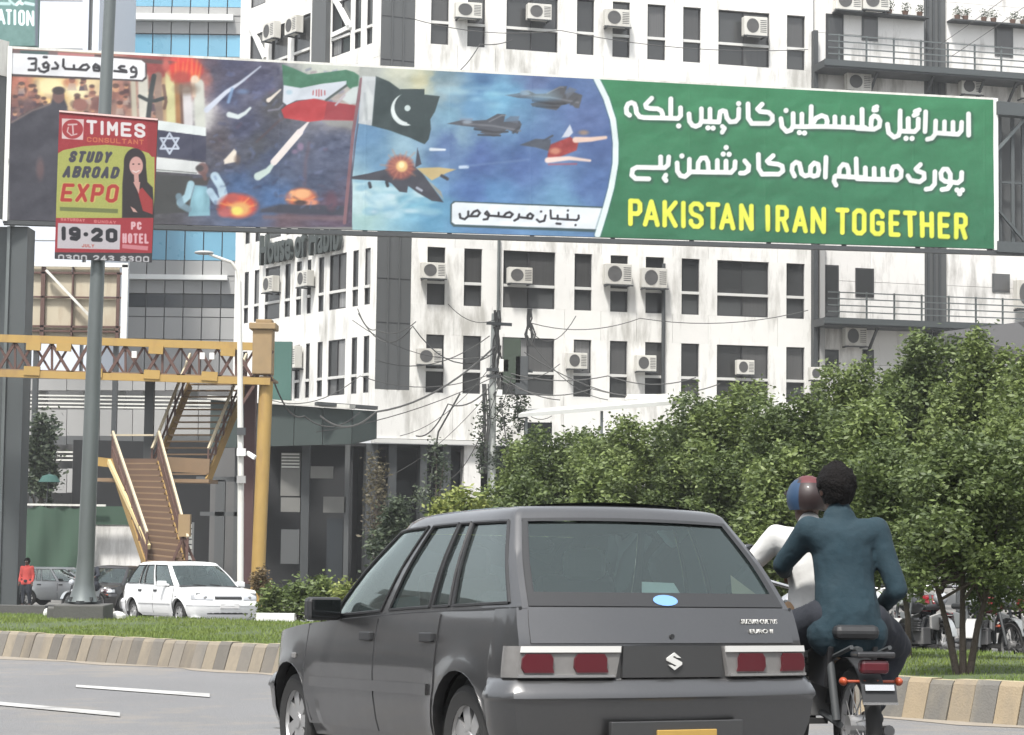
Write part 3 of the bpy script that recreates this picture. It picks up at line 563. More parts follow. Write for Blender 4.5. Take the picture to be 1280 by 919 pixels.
    for ch, a, b in zip('NTOGETHER', (117,283,393,512,636,734,843,962,1070), (221,376,490,610,716,826,938,1046,1162)): L.append((ch, 990+a/5.333, 990+b/5.333))
    for ch, a, b in L: glyph(c, ch, a-1, b+1, tp, bt, 7.6, (42,72,34), 3, .85, dy=1, dx=.8)
    for ch, a, b in L: glyph(c, ch, a, b, tp, bt, 5.9, (244,250,84), .9)
    c.a += (fbm(*np.meshgrid(np.arange(c.W)/3., np.arange(c.H)/3.), 77)*8)[..., None]
    return c

def build_billboard():
    BL, BR = at(8, 275, 74.5), at(1241, 311.5, 85.7)
    TL = BL.copy(); TL.z = at(9.5, 61.5, 74.5).z
    TR = BR.copy(); TR.z = at(1243, 125.5, 85.7).z
    root = thing('billboard', 'long political hoarding with flags, jets and PAKISTAN IRAN TOGETHER spanning high over the road', 'billboard', (BL.x-.3, BL.y, gz(BL.y)))
    d = (BR-BL); d.z = 0; d.normalize(); n = Vector((d.y, -d.x, 0))   # n faces camera
    cv = paint_billboard()
    x0w = 10.5; 
    def col(u, v, P):
        d_ = P-np.array([0, 0, CAMZ]); yc = d_ @ np.array(fw); U_ = FOC*d_[..., 0]/yc; V_ = -FOC*(d_ @ np.array(u0))/yc
        return cv.sample(CX+U_*cR-V_*sR, CY+U_*sR+V_*cR)
    print_mesh('printed_picture', (TL, TR, BR, BL), 1250, 214, col, root, off=n*.05, gain=.66, sag=n)
    up = Vector((0, 0, 1))
    def slab(a, b, za0, za1, zb0, zb1, d0, d1):  # a,b ground line points, z at each end
        P = []
        for (p, z) in ((a, za0), (b, zb0)):
            P.append(Vector((p.x, p.y, z)))
        A0, B0 = P
        return [A0+n*d1, B0+n*d1, B0+n*d0, A0+n*d0, Vector((a.x, a.y, za1))+n*d1, Vector((b.x, b.y, zb1))+n*d1, Vector((b.x, b.y, zb1))+n*d0, Vector((a.x, a.y, za1))+n*d0]
    L = (BR-BL).length
    zt = lambda s: TL.z+(TR.z-TL.z)*s; zb = lambda s: BL.z+(BR.z-BL.z)*s
    pt = lambda s: BL+(BR-BL)*s
    MB().hexa(slab(BL, BR, BL.z, TL.z, BR.z, TR.z, -.05, .04)).build('backing_sheet', M['darksteel'], root, True)
    b0, b1 = pt(-.002), pt(1.0)
    MB().hexa(slab(b0, b1, zt(0)-.06, zt(0)+.09, zt(1)-.06, zt(1)+.09, -.1, .09)).build('top_trim', M['offwhite'], root, True)
    MB().hexa(slab(b0, pt(1.04), zb(0)-.17, zb(0)-.02, zb(1)-.2, zb(1)-.04, -.25, .10)).build('bottom_beam', M['darksteel'], root, True)
    for s, wd in ((-.0035, .16), (1.0, .2)):
        a, b = pt(s), pt(s)+d*wd
        MB().hexa(slab(a, b, zb(max(s, 0))-.05, zt(max(s, 0))+.08, zb(max(s, 0))-.05, zt(max(s, 0))+.08, -.06, .14)).build('edge_tube', M['white'], root, True)
    # truss frame behind the board
    for k in range(13):
        s = k/12; a = pt(s)-n*.25
        MB().bar(Vector((a.x, a.y, zb(s)-.1)), Vector((a.x, a.y, zt(s)-.15)), .18).build('frame_post', M['darksteel'], root, True)
    # dark lattice continuing past the right edge
    e0 = pt(1)+d*.22
    zz0, zz1 = BR.z, TR.z
    MB().hexa(slab(e0, e0+d*5, zz0, zz1-.3, zz0, zz1-.3, -.9, -.8)).build('end_sheet', M['greyclad'], root, True)
    e = MB(); q = lambda s, z, o=0: Vector((e0.x, e0.y, 0))+d*s+up*z-n*o
    e.bar(q(-.1, zz1-.35), q(5, zz1-.35), .5, .55); e.bar(q(-.1, zz0+.1), q(5, zz0+.1), .4, .45)
    for s in (.35, .95, 1.5, 2.4, 3.4): e.bar(q(s, zz0, .4), q(s, zz1-.3, .4), .14 if s != 1.5 else .22)
    e.bar(q(0, zz0+2.9, .4), q(5, zz0+2.9, .4), .1)
    e.build('end_frame', M['greypaint'], root, True)
    MB().bar(q(.05, zz1-2.1, .2), q(1.5, zz1-.55, .2), .13).build('diagonal_brace', M['steel'], root, True)
    MB().bar(q(.05, zz0+1.8, .2), q(1.5, zz0+.3, .2), .10).build('diagonal_brace', M['greypaint'], root, True)
    # left return board and steel pillar
    rl = BL-d*.12
    sd_ = Vector((-.55, -.83, 0)).normalized()
    r = MB(); A = Vector((rl.x, rl.y, zb(0))); Bq = A+sd_*4.0
    r.hexa([A, A+n*.06, Bq+n*.06, Bq, A+up*(zt(0)-zb(0)), A+n*.06+up*(zt(0)-zb(0)), Bq+n*.06+up*(zt(0)-zb(0)), Bq+up*(zt(0)-zb(0))])
    r.build('side_board', M['greyclad'], root, True)
    r = MB(); r.bar(A+up*(zt(0)-zb(0)-.4)+n*.05, Bq+up*(zt(0)-zb(0)-.4)+n*.05, .1, 1.3).build('side_cornice', M['offwhite'], root, True)
    p = at(15, 520, 75.6); g = gz(75.6)
    w0, w1 = at(-22, 520, 75.4), at(8, 520, 75.2)
    MB().bbox((w0.x, 75.0, g), (w1.x, 76.2, zb(0)-.18)).build('pillar', M['greypaint'], root, True)
    w2 = at(32.5, 520, 75.4)
    MB().bbox((w1.x+.05, 74.8, g), (w2.x, 76.0, zb(0)-.19)).build('pillar', M['greypaint'], root, True)
    MB().bbox((w1.x-.05, 74.7, g), (w1.x+.06, 74.85, zb(0)-.2)).build('pillar_edge', M['steel'], root, True)
    # right pillar is beyond the frame
    pr = pt(1)+d*8.5
    MB().bbox((pr.x-.6, pr.y-.6, gz(pr.y)), (pr.x+.6, pr.y+.6, zb(1)-.4)).build('pillar', M['greypaint'], root, True)
    MB().hexa(slab(pt(1.0)+d*.3, pt(1)+d*10.5, zb(1)-.2, zb(1)-.02, zb(1)-.2, zb(1)-.02, -.25, .09)).build('bottom_beam', M['darksteel'], root, True)
    return root

def paint_poster():
    c = Canvas(30, 35, 630, 895, 1)   # authored in its own 600 x 860 sheet
    c.a[:] = (168,44,54)
    c.poly([(30,35),(640,35),(640,300),(30,300)], (170,44,54), 1, 1, 10)
    # green panel with a curved top
    c.poly([(52,285),(90,262),(200,240),(330,232),(470,245),(600,290),(600,640),(48,640)], (180,184,96), 3, 1, 8)
    c.poly([(560,100),(625,105),(625,300),(585,300),(560,270)], (160,42,50), 2)
    # round logo
    c.poly([(82,85),(205,90),(200,205),(82,198)], (232,206,206), 3); c.ell(142,145,58,54,(176,52,60),3); c.stroke([(118,120),(165,118)], 9, (225,190,190), 3); c.stroke([(142,120),(145,170)], 9, (225,190,190), 3); c.stroke([(118,135),(112,160),(135,180),(165,172)], 7, (225,190,190), 3)
    tp = lambda y, k=.07: (lambda x: y+(x-220)*k)
    word(c, 'TIMES', 218, 548, tp(92), tp(172), 17, (242,236,238), soft=3)
    word(c, 'CONSULTANT', 222, 540, tp(188, .05), tp(216, .05), 6, (214,120,80), soft=3)
    word(c, 'STUDY', 118, 350, tp(268, .02), tp(332, .02), 17, (62,60,76), soft=4, skew=14); word(c, 'ABROAD', 84, 395, tp(352, .02), tp(418, .02), 17, (62,60,76), soft=4, skew=14)
    word(c, 'EXPO', 68, 392, tp(446, .02), tp(555, .02), 30, (226,200,120), soft=8, skew=14, alpha=.8); word(c, 'EXPO', 72, 390, tp(450, .02), tp(552, .02), 20, (186,52,44), soft=4, skew=14)
    c.poly([(70,578),(395,590),(395,614),(70,600)], (110,120,70), 4, .9)
    # smiling woman, dark hair, black jacket over red
    c.ell(490,330,62,78,(44,34,38),5); c.poly([(430,330),(550,330),(560,440),(590,470),(600,640),(418,640),(420,450)], (44,36,40), 6)
    c.ell(497,350,38,52,(222,172,164),5); c.stroke([(497,395),(500,440)], 26, (214,164,156), 4); c.poly([(505,490),(530,470),(590,540),(590,620),(535,600)], (170,52,54), 5); c.poly([(480,440),(520,440),(512,505)], (214,164,156), 4)
    c.stroke([(478,378),(496,386),(514,376)], 6, (240,225,222), 3); c.ell(481,340,6,4,(70,50,52),3); c.ell(513,340,6,4,(70,50,52),3); c.stroke([(452,300),(470,285),(510,285)], 14, (44,34,38), 6); c.poly([(465,575),(490,590),(505,610),(480,605)], (214,170,160), 4)
    # lower panel
    c.poly([(36,640),(600,640),(600,835),(36,835)], (172,46,58), 1); c.poly([(60,668),(410,678),(405,815),(55,808)], (206,200,206), 2)
    word(c, '19-20', 78, 392, tp(692, .04), tp(770, .04), 23, (26,26,36), soft=3); word(c, 'JULY', 192, 262, tp(785, .03), tp(803, .03), 5, (190,100,90), soft=3)
    word(c, 'PC', 468, 528, tp(655, .02), tp(700, .02), 12, (234,190,196), soft=3, narrow=''); word(c, 'HOTEL', 420, 568, tp(720, .02), tp(776, .02), 12, (232,184,192), soft=3); c.poly([(420,785),(565,797),(562,820),(418,808)], (226,160,168), 4, .8)
    word(c, 'SATURDAY', 75, 210, tp(645, .05), tp(662, .05), 5, (220,130,130), soft=3); word(c, 'SUNDAY', 260, 385, tp(648, .05), tp(665, .05), 5, (220,130,130), soft=3)
    c.poly([(30,830),(630,835),(630,900),(30,900)], (58,56,62), 1); word(c, '0300 243 8300', 60, 570, tp(845, .02), tp(880, .02), 8, (206,206,210), soft=4)
    c.a += (fbm(*np.meshgrid(np.arange(c.W)/4., np.arange(c.H)/4.), 7)*14)[..., None]
    return c
# ---------------------------------------------------------------- ground, road, kerb
def ground_sheet():
    # one sheet out to the horizon on every side
    m = MB(); xs = [-900, -300, -120, -60, -30, -12, 0, 12, 30, 60, 120, 300, 900]; ys = [-900, -200, -40, -10, 0, 10, 20, 30, 45, 60, 75, 90, 150, 400, 1500]
    m.grid([[Vector((x, y, gz(y)-.012)) for x in xs] for y in ys])
    tag(m.build('ground', M['farground']), kind='structure')
KL = [(-15.0, 36.0), (-6.57, 26.7), (-2.63, 22.7), (.1, 19.6), (2.79, 16.55), (3.85, 15.35), (7.2, 11.4)]    # kerb foot line
def kpt(s):
    """point and left-to-right direction at arc length s along the kerb"""
    for (a, b) in zip(KL, KL[1:]):
        L = math.hypot(b[0]-a[0], b[1]-a[1])
        if s <= L or b == KL[-1]: 
            t = s/L; return Vector((a[0]+(b[0]-a[0])*t, a[1]+(b[1]-a[1])*t, 0)), Vector(((b[0]-a[0])/L, (b[1]-a[1])/L, 0))
        s -= L
def klen(): return sum(math.hypot(b[0]-a[0], b[1]-a[1]) for a, b in zip(KL, KL[1:]))
FAR = [(-22, 46.0), (-8.2, 39.6), (-5.0, 38.0), (-2.0, 34), (4.9, 24.3), (10, 18.5), (14, 14)]
KH = .31
def setting():
    ground_sheet()
    # near carriageway between the camera and the kerb
    near = [(a, b) for a, b in KL]
    m = MB(); rows = []
    for (x, y) in near:
        rows.append([Vector((x+.02*k, y-(y+25)*k/10, gz(y-(y+25)*k/10)+.0)) for k in range(11)])
    m.grid(rows)
    m.add([(-40, -25, gz(-25)), (-15, -25, gz(-25)), (-15, 36, gz(36)), (-40, 62, gz(62))], [(0, 1, 2, 3)])
    tag(m.build('road', M['asphalt']), kind='structure')
    m = MB()   # far carriageway beyond the median
    fr = [(x, y) for x, y in FAR]
    m.grid([[Vector((x, y, gz(y))) for x, y in fr], [Vector((x+6, y+16, gz(y+16))) for x, y in fr]])
    tag(m.build('far_road', M['asphalt']), kind='structure')
    # painted lane dashes
    wh = mat('road_paint', (.40, .40, .39), .8, noise=.25, nscale=12, dirt=(.16, .16, .16), dirtamt=1)
    for L in ([(95,857),(262,868),(262,872.5),(95,860)], [(-60,873),(150,892),(150,897),(-60,877)]):
        P = [gp(*q)+Vector((0, 0, .008)) for q in L]
        tag(MB().add(P, [(3, 2, 1, 0)]).build('lane_marking', wh), kind='structure')
    # kerb of single painted blocks
    kr = thing('kerb', None, None, (0, 0, 0)); kr['kind'] = 'structure'
    Ltot = klen(); st = .212; s = 3.0; i = 0; ws = M['kerbyellow'], M['kerbgrey']
    while s+st < Ltot:
        j = rnd.uniform(-.006, .006); hh = KH+rnd.uniform(-.008, .008); sl = .015
        a, da = kpt(s+.004); b, db = kpt(s+st-.004)
        na = Vector((-da.y, da.x, 0)); nb = Vector((-db.y, db.x, 0))
        if na.y < 0: na = -na; nb = -nb
        def P(p, n, o, z, d): 
            q = p+n*(o+j); return Vector((q.x, q.y, gz(q.y)+z))
        m = MB()
        prof = [(0, -.02), (.02, .04), (.095, hh-.035), (.125, hh), (.26, hh), (.26, -.02)]
        A = [P(a, na, o, z, da) for o, z in prof]; B = [P(b, nb, o, z, db) for o, z in prof]; n = len(prof)
        m.add(A+B, [tuple(range(n))[::-1], tuple(range(n, 2*n))]+[(k, (k+1) % n, n+(k+1) % n, n+k) for k in range(n)])
        kb = m.build('kerb_block', (ws if a.y < 19 else (M['kerbyellow_worn'], M['kerbgrey_worn']))[i % 2], kr); s += st; i += 1
        me = kb.data; me.materials.append(M['kerbtop'])
        for p in me.polygons:
            if p.center.z > gz(p.center.y)+hh-.012: p.material_index = 1
    # gutter dust along the kerb foot
    m = MB(); rr = []
    for k in range(60):
        p, d = kpt(1+k*(Ltot-1.2)/59); n = Vector((-d.y, d.x, 0)); n = n if n.y > 0 else -n
        wd = .28+.16*math.sin(k*1.7)+.1*math.sin(k*.6)
        a = p-n*wd; b = p+n*.02; rr.append([Vector((a.x, a.y, gz(a.y)+.004)), Vector((b.x, b.y, gz(b.y)+.004))])
    m.grid(rr); tag(m.build('gutter_dust', mat('gutter_dust', (.25, .22, .18), .95, noise=.3, nscale=9)), kind='structure')
    # median soil and grass
    m = MB(); nr = []; fa = []
    K = 48; Lf = sum(math.dist(a, b) for a, b in zip(FAR, FAR[1:]))
    def fpt(s):
        for a, b in zip(FAR, FAR[1:]):
            L = math.dist(a, b)
            if s <= L or b == FAR[-1]: t = min(1, s/L); return (a[0]+(b[0]-a[0])*t, a[1]+(b[1]-a[1])*t)
            s -= L
    for k in range(K+1):
        p, d = kpt(k*(Ltot-.01)/K); n = Vector((-d.y, d.x, 0)); n = n if n.y > 0 else -n
        p = p+n*.24; nr.append(p); fa.append(fpt(k*(Lf-.01)/K))
    rows = []
    for p, q in zip(nr, fa):
        row = []
        for j in range(9):
            t = j/8; x = p.x+(q[0]-p.x)*t; y = p.y+(q[1]-p.y)*t
            row.append(Vector((x, y, gz(y)+KH-.03+.05*math.sin(t*math.pi)+rnd.uniform(-.015, .015)*(0 < j < 8))))
        rows.append(row)
    for r_ in rows: r_.append(r_[-1]+Vector((0, .03, -.45)))
    m.grid(rows); tag(m.build('median_soil', M['soil'], smooth=True), kind='structure')
    V = []; F = []; C = []
    def blade(x, y, z, h, c):
        a = rnd.random()*6.28; wd = h*.10+.004; b = len(V); lx = rnd.uniform(-.5, .5)*h; ly = rnd.uniform(-.5, .5)*h
        V.extend([(x-math.cos(a)*wd, y-math.sin(a)*wd, z), (x+math.cos(a)*wd, y+math.sin(a)*wd, z), (x+lx, y+ly, z+h)]); F.append((b, b+1, b+2)); C.extend([c]*3)
    for i in range(120000):
        u = rnd.random(); t = rnd.random()**1.1; k = u*K; k0 = min(K-1, int(k)); f = k-k0
        p = nr[k0]*(1-f)+nr[k0+1]*f; q = Vector((*[fa[k0][j]*(1-f)+fa[k0+1][j]*f for j in (0, 1)], 0))
        x = p.x+(q.x-p.x)*t; y = p.y+(q.y-p.y)*t
        if y < 12 or abs(x/y) > .30: continue
        if vn(x*.9+7, y*.9) > .74 and rnd.random() < .85: continue
        g = rnd.random(); pat = .5+.5*vn(x*.8, y*.8)
        blade(x, y, gz(y)+KH-.03+.04*math.sin(t*math.pi), .018+.026*rnd.random()*(y/20), (.09+.07*g+.06*pat, .16+.09*g+.03*pat, .04+.03*g, 1))
    me = bpy.data.meshes.new('grass'); me.from_pydata(V, [], F); ca = me.color_attributes.new('print', 'FLOAT_COLOR', 'POINT'); ca.data.foreach_set('color', np.array(C, np.float32).ravel())
    me.materials.append(M['grass']); o = bpy.data.objects.new('grass', me); COL.objects.link(o)
    tag(o, 'short green grass covering the raised road median', 'grass', kind='stuff')
def vn(x, y): return float(vnoise(np.array(x), np.array(y), 4))
M['signdark'] = mat('sign_letter_metal', (.04, .05, .048), .5)
M['kerbtop'] = mat('kerb_top_cream', (.36, .32, .20), .85, noise=.15, nscale=12)
M['grass'] = attr_mat('grass_blades', .8, 'print', trans=.3)
M['leaf'] = attr_mat('tree_leaves', .55, 'print', trans=.28)

# ---------------------------------------------------------------- foliage
def crown(parent, blobs, n, size, c0, c1, seed=0, name='crown', mesh=None):
    """blobs: (x,y,z,rx,ry,rz) in parent space; leaf quads scattered mostly near blob surfaces"""
    rs = np.random.RandomState(seed); vol = np.array([b[3]*b[4]*b[5] for b in blobs])**.67; pick = rs.choice(len(blobs), n, p=vol/vol.sum())
    B = np.array(blobs)[pick]; d = rs.normal(size=(n, 3)); d /= np.linalg.norm(d, axis=1)[:, None]
    r = (1-np.abs(rs.normal(0, .22, n))).clip(.1, 1.1)+rs.normal(0, .05, n)
    # gather leaves in sprays
    ns = max(30, n//16); sp = rs.randint(0, n, ns); 
    P = B[:, :3]+d*r[:, None]*B[:, 3:6]
    near = rs.randint(0, ns, n); mixk = rs.rand(n) < .72
    # spray centres are chosen leaf positions; members jitter around them
    P = np.where(mixk[:, None], P[sp[near]]+rs.normal(0, size*1.5, (n, 3)), P)
    tone = np.where(mixk, rs.rand(ns)[near], rs.rand(n)); tone = (tone*.75+.25*rs.rand(n))
    a = rs.normal(size=(n, 3)); a /= np.linalg.norm(a, axis=1)[:, None]; a[:, 2] *= .6
    b = rs.normal(size=(n, 3)); b -= (b*a).sum(1)[:, None]*a/((a*a).sum(1)[:, None]); b /= np.linalg.norm(b, axis=1)[:, None]
    s = (size*(.6+.8*rs.rand(n)))[:, None]
    V = np.stack([P-a*s, P+b*s*.42, P+a*s, P-b*s*.42], 1).reshape(-1, 3)
    C = np.array(c0)[None]*(1-tone[:, None])+np.array(c1)[None]*tone[:, None]; C = np.repeat(np.concatenate([C, np.ones((n, 1))], 1), 4, 0)
    me = bpy.data.meshes.new(name); me.vertices.add(4*n); me.vertices.foreach_set('co', V.ravel()); me.loops.add(4*n); me.polygons.add(n)
    me.loops.foreach_set('vertex_index', np.arange(4*n)); me.polygons.foreach_set('loop_start', np.arange(0, 4*n, 4))
    ca = me.color_attributes.new('print', 'FLOAT_COLOR', 'POINT'); ca.data.foreach_set('color', C.astype(np.float32).ravel())
    me.update(calc_edges=True); me.materials.append(M['leaf'])
    o = bpy.data.objects.new(name, me); COL.objects.link(o); o.parent = parent; return o
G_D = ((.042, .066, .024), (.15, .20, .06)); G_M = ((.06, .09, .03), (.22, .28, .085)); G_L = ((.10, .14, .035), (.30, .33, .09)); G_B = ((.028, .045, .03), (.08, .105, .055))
def tree(label, px, Y, top, bot, hw, n, size, cols, seed, trunks=1, base=None, nb=14, taper=.75, group=None, cat='tree', name='tree', lean=0):
    """px centre, Y depth, top/bot rows of the crown in the photo, hw half-width in px"""
    rs = random.Random(seed); k = Y/FOC
    c = at(px, (top+bot)/2, Y); rz = (bot-top)*k/2; rx = hw*k; bx = at(base, (top+bot)/2, Y).x if base else c.x
    g = gz(Y)+(KH-.02 if Y < 36 else 0)
    root = thing(name, label, cat, (bx, Y, g), group=group); bl = []
    for i in range(nb):
        t = (i+.5)/nb; z = (t*2-1)*.78; wz = math.sqrt(max(.05, 1-abs(z)**2.2))*(1-(1-taper)*max(0, z))
        z += rs.uniform(-.12, .12); a = i*2.4+rs.random(); q = rs.uniform(.2, .86)*wz
        rr = rs.uniform(.16, .36)
        bl.append((c.x-bx+math.cos(a)*q*rx, math.sin(a)*q*rx, c.z-g+z*rz, rx*rr, rx*rr, rz*rr*rs.uniform(.7, 1.05)))
    bl.append((c.x-bx, 0, c.z-g+rz*.66, rx*.30, rx*.3, rz*.34)); bl.append((c.x-bx, 0, c.z-g, rx*.5, rx*.5, rz*.6))
    crown(root, bl, n, size, cols[0], cols[1], seed)
    for q in range(trunks):
        m = MB(); o = (q-(trunks-1)/2)*.10; h = c.z-g
        pts = [Vector((o*.4, 0, -.05)), Vector((o*1.2+lean*.2, .02, h*.3)), Vector((o*2.2+(c.x-bx)*.4+lean*.5, .03, h*.6)), Vector((c.x-bx+o*3, 0, h*1.15))]
        r_ = max(.03, .028*h); m.tube(pts, [r_, r_*.75, r_*.55, r_*.2], 7)
        for b_ in bl[q::2][:7]:
            st = pts[1].lerp(pts[3], rs.uniform(.2, .7)); m.tube([st, st.lerp(Vector(b_[:3]), .55)+Vector((0, 0, .05)), Vector(b_[:3])], [r_*.4, r_*.28, r_*.1], 5)
        m.build('trunk', M['bark'], root, smooth=True)
    return root

# ---------------------------------------------------------------- facades
class Fac:
    def __init__(s, O, d, n, root): s.O = Vector((O[0], O[1], 0)); s.d = Vector(d).normalized(); s.n = Vector(n).normalized(); s.root = root
    def P(s, a, z, o=0): return s.O+s.d*a+s.n*o+Vector((0, 0, z))
    def hit(s, px, py):
        r_ = ray(px, py); C = Vector((0, 0, CAMZ)); k = (s.O-C).dot(s.n)/r_.dot(s.n); p = C+r_*k; return (p-s.O).dot(s.d), p.z
    def box(s, a0, a1, z0, z1, o0, o1, m=None):
        m = m or MB(); P = s.P
        return m.hexa([P(a0, z0, o1), P(a1, z0, o1), P(a1, z0, o0), P(a0, z0, o0), P(a0, z1, o1), P(a1, z1, o1), P(a1, z1, o0), P(a0, z1, o0)])
    def part(s, name, mt, a0, a1, z0, z1, o0, o1, parent=None, bevel=0):
        return s.box(a0, a1, z0, z1, o0, o1).build(name, mt, parent or s.root, True, bevel=bevel)
def window(F, a0, a1, z0, z1, ztr, mull=1, dz=-.22, r_=rnd):
    root = F.root; fr = MB(); t = .05
    F.box(a0, a1, z0, z0+t, dz, dz+.1, fr); F.box(a0, a1, z1-t, z1, dz, dz+.1, fr); F.box(a0, a0+t, z0+t, z1-t, dz, dz+.1, fr); F.box(a1-t, a1, z0+t, z1-t, dz, dz+.1, fr)
    for i in range(1, mull):
        x = a0+(a1-a0)*i/mull; F.box(x-t/2, x+t/2, z0+t, z1-t, dz, dz+.09, fr)
    w_ = fr.build('window', M['frame_dark'], root, True)
    def child(m, name, mt):
        o = m.build(name, mt, w_); o.matrix_parent_inverse = Matrix.Identity(4)
        o.data.transform(Matrix.Translation(-Vector(root.location))); return o
    if ztr is not None:
        child(F.box(a0+.003, a1-.003, ztr-.06, ztr+.06, dz+.02, dz+.17), 'transom', M['frame_white'])
    zs = [(z0+t, ztr-.06), (ztr+.06, z1-t)] if ztr is not None else [(z0+t, z1-t)]
    for (za, zb_) in zs:
        for i in range(mull):
            xa = a0+(a1-a0)*i/mull+t*.7; xb = a0+(a1-a0)*(i+1)/mull-t*.7
            p = r_.random(); mt = M['pane_d'] if p < .62 else (M['pane_m'] if p < .93 else M['pane_l'])
            child(F.box(xa, xb, za, zb_, dz+.02, dz+.035), 'pane', mt)
    return w_
def wallgrid(F, cols, zrows, s0, s1, zlo, zhi, mt, depth=.3, joints=None, skip=()):
    """cols: (a0,a1) window columns; zrows: (z0,z1) window rows. separate cladding panels around the openings"""
    cols = sorted(cols); g = .012
    edges = [s0]+[x for c in cols for x in c]+[s1]
    piers = [(edges[i], edges[i+1]) for i in range(0, len(edges), 2)]
    # spandrels: joint lines at window-column centres
    js = [s0]+[(a+b)/2 for a, b in piers[1:-1]]+[s1]
    zr = [zlo]+[z for r_ in sorted(zrows) for z in r_]+[zhi]
    for i in range(0, len(zr), 2):
        z0, z1 = zr[i], zr[i+1]
        if z1-z0 < .05: continue
        cuts = [z0, (z0+z1)/2, z1] if z1-z0 > 2.2 else [z0, z1]
        for za, zb_ in zip(cuts, cuts[1:]):
            for a, b in zip(js, js[1:]): F.part('wall_panel', mt, a+g/2, b-g/2, za+g/2, zb_-g/2, -depth, rnd.uniform(-.003, .003))
    for (z0, z1) in zrows:
        for a, b in piers:
            if b-a > .05: F.part('wall_panel', mt, a, b, z0-g/2, z1+g/2, -depth, rnd.uniform(-.003, .003))
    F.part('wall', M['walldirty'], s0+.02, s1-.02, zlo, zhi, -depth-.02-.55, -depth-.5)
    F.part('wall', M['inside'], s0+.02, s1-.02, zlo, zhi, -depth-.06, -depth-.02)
AC0 = None
def ac_unit(F, px, py, wpx, hpx, label, side=False, off=.12):
    """wall mounted outdoor unit; one prototype, then copies"""
    global AC0
    a, z = F.hit(px, py)
    if AC0 is None:
        r_ = thing('air_conditioner', None, 'air conditioner')
        b = MB(); b.bbox((-.46, -.36, 0), (.46, 0, .64)).build('casing', M['ac'], r_, bevel=.015)
        m = MB(); m.lathe([(.245, -.372), (.245, -.362), (.20, -.362), (.20, -.372), (.245, -.372)], (-.13, 0, .33), 'y', 22)
        for k in range(5): m.lathe([(.04+.035*k, -.368), (.048+.035*k, -.368)], (-.13, 0, .33), 'y', 18)
        m.lathe([(.0, -.372), (.045, -.372), (.045, -.36)], (-.13, 0, .33), 'y', 14); m.build('fan_guard', M['acdark'], r_)
        MB().lathe([(0, -.3615), (.205, -.3615)], (-.13, 0, .33), 'y', 22).build('fan_recess', M['acdark'], r_)
        m = MB()
        for k in range(7): m.bbox((.17, -.366, .12+.065*k), (.42, -.359, .145+.065*k))
        m.build('vent_slats', M['acdark'], r_)
        m = MB(); m.bbox((-.40, -.42, -.05), (-.34, .12, -.005)); m.bbox((.34, -.42, -.05), (.40, .12, -.005)); m.bbox((-.5, -.40, -.05), (.5, -.36, -.008)); m.build('bracket', M['darksteel'], r_)
        AC0 = r_; o = r_
    else: o = copy_tree(AC0)
    p = F.P(a, z, off); sc = (wpx*p.y/FOC)/(.92*max(.35, abs(F.n.y)))
    o.location = p-Vector((0, 0, .32*sc)); o.rotation_euler = (0, 0, math.atan2(F.n.x, -F.n.y)+(0 if not side else 0)); o.scale = (sc, min(sc, 1.1), hpx*p.y/FOC/.64)
    o['label'] = label; o['category'] = 'air conditioner'; o['group'] = 'air conditioner units on the white office block'
    return o

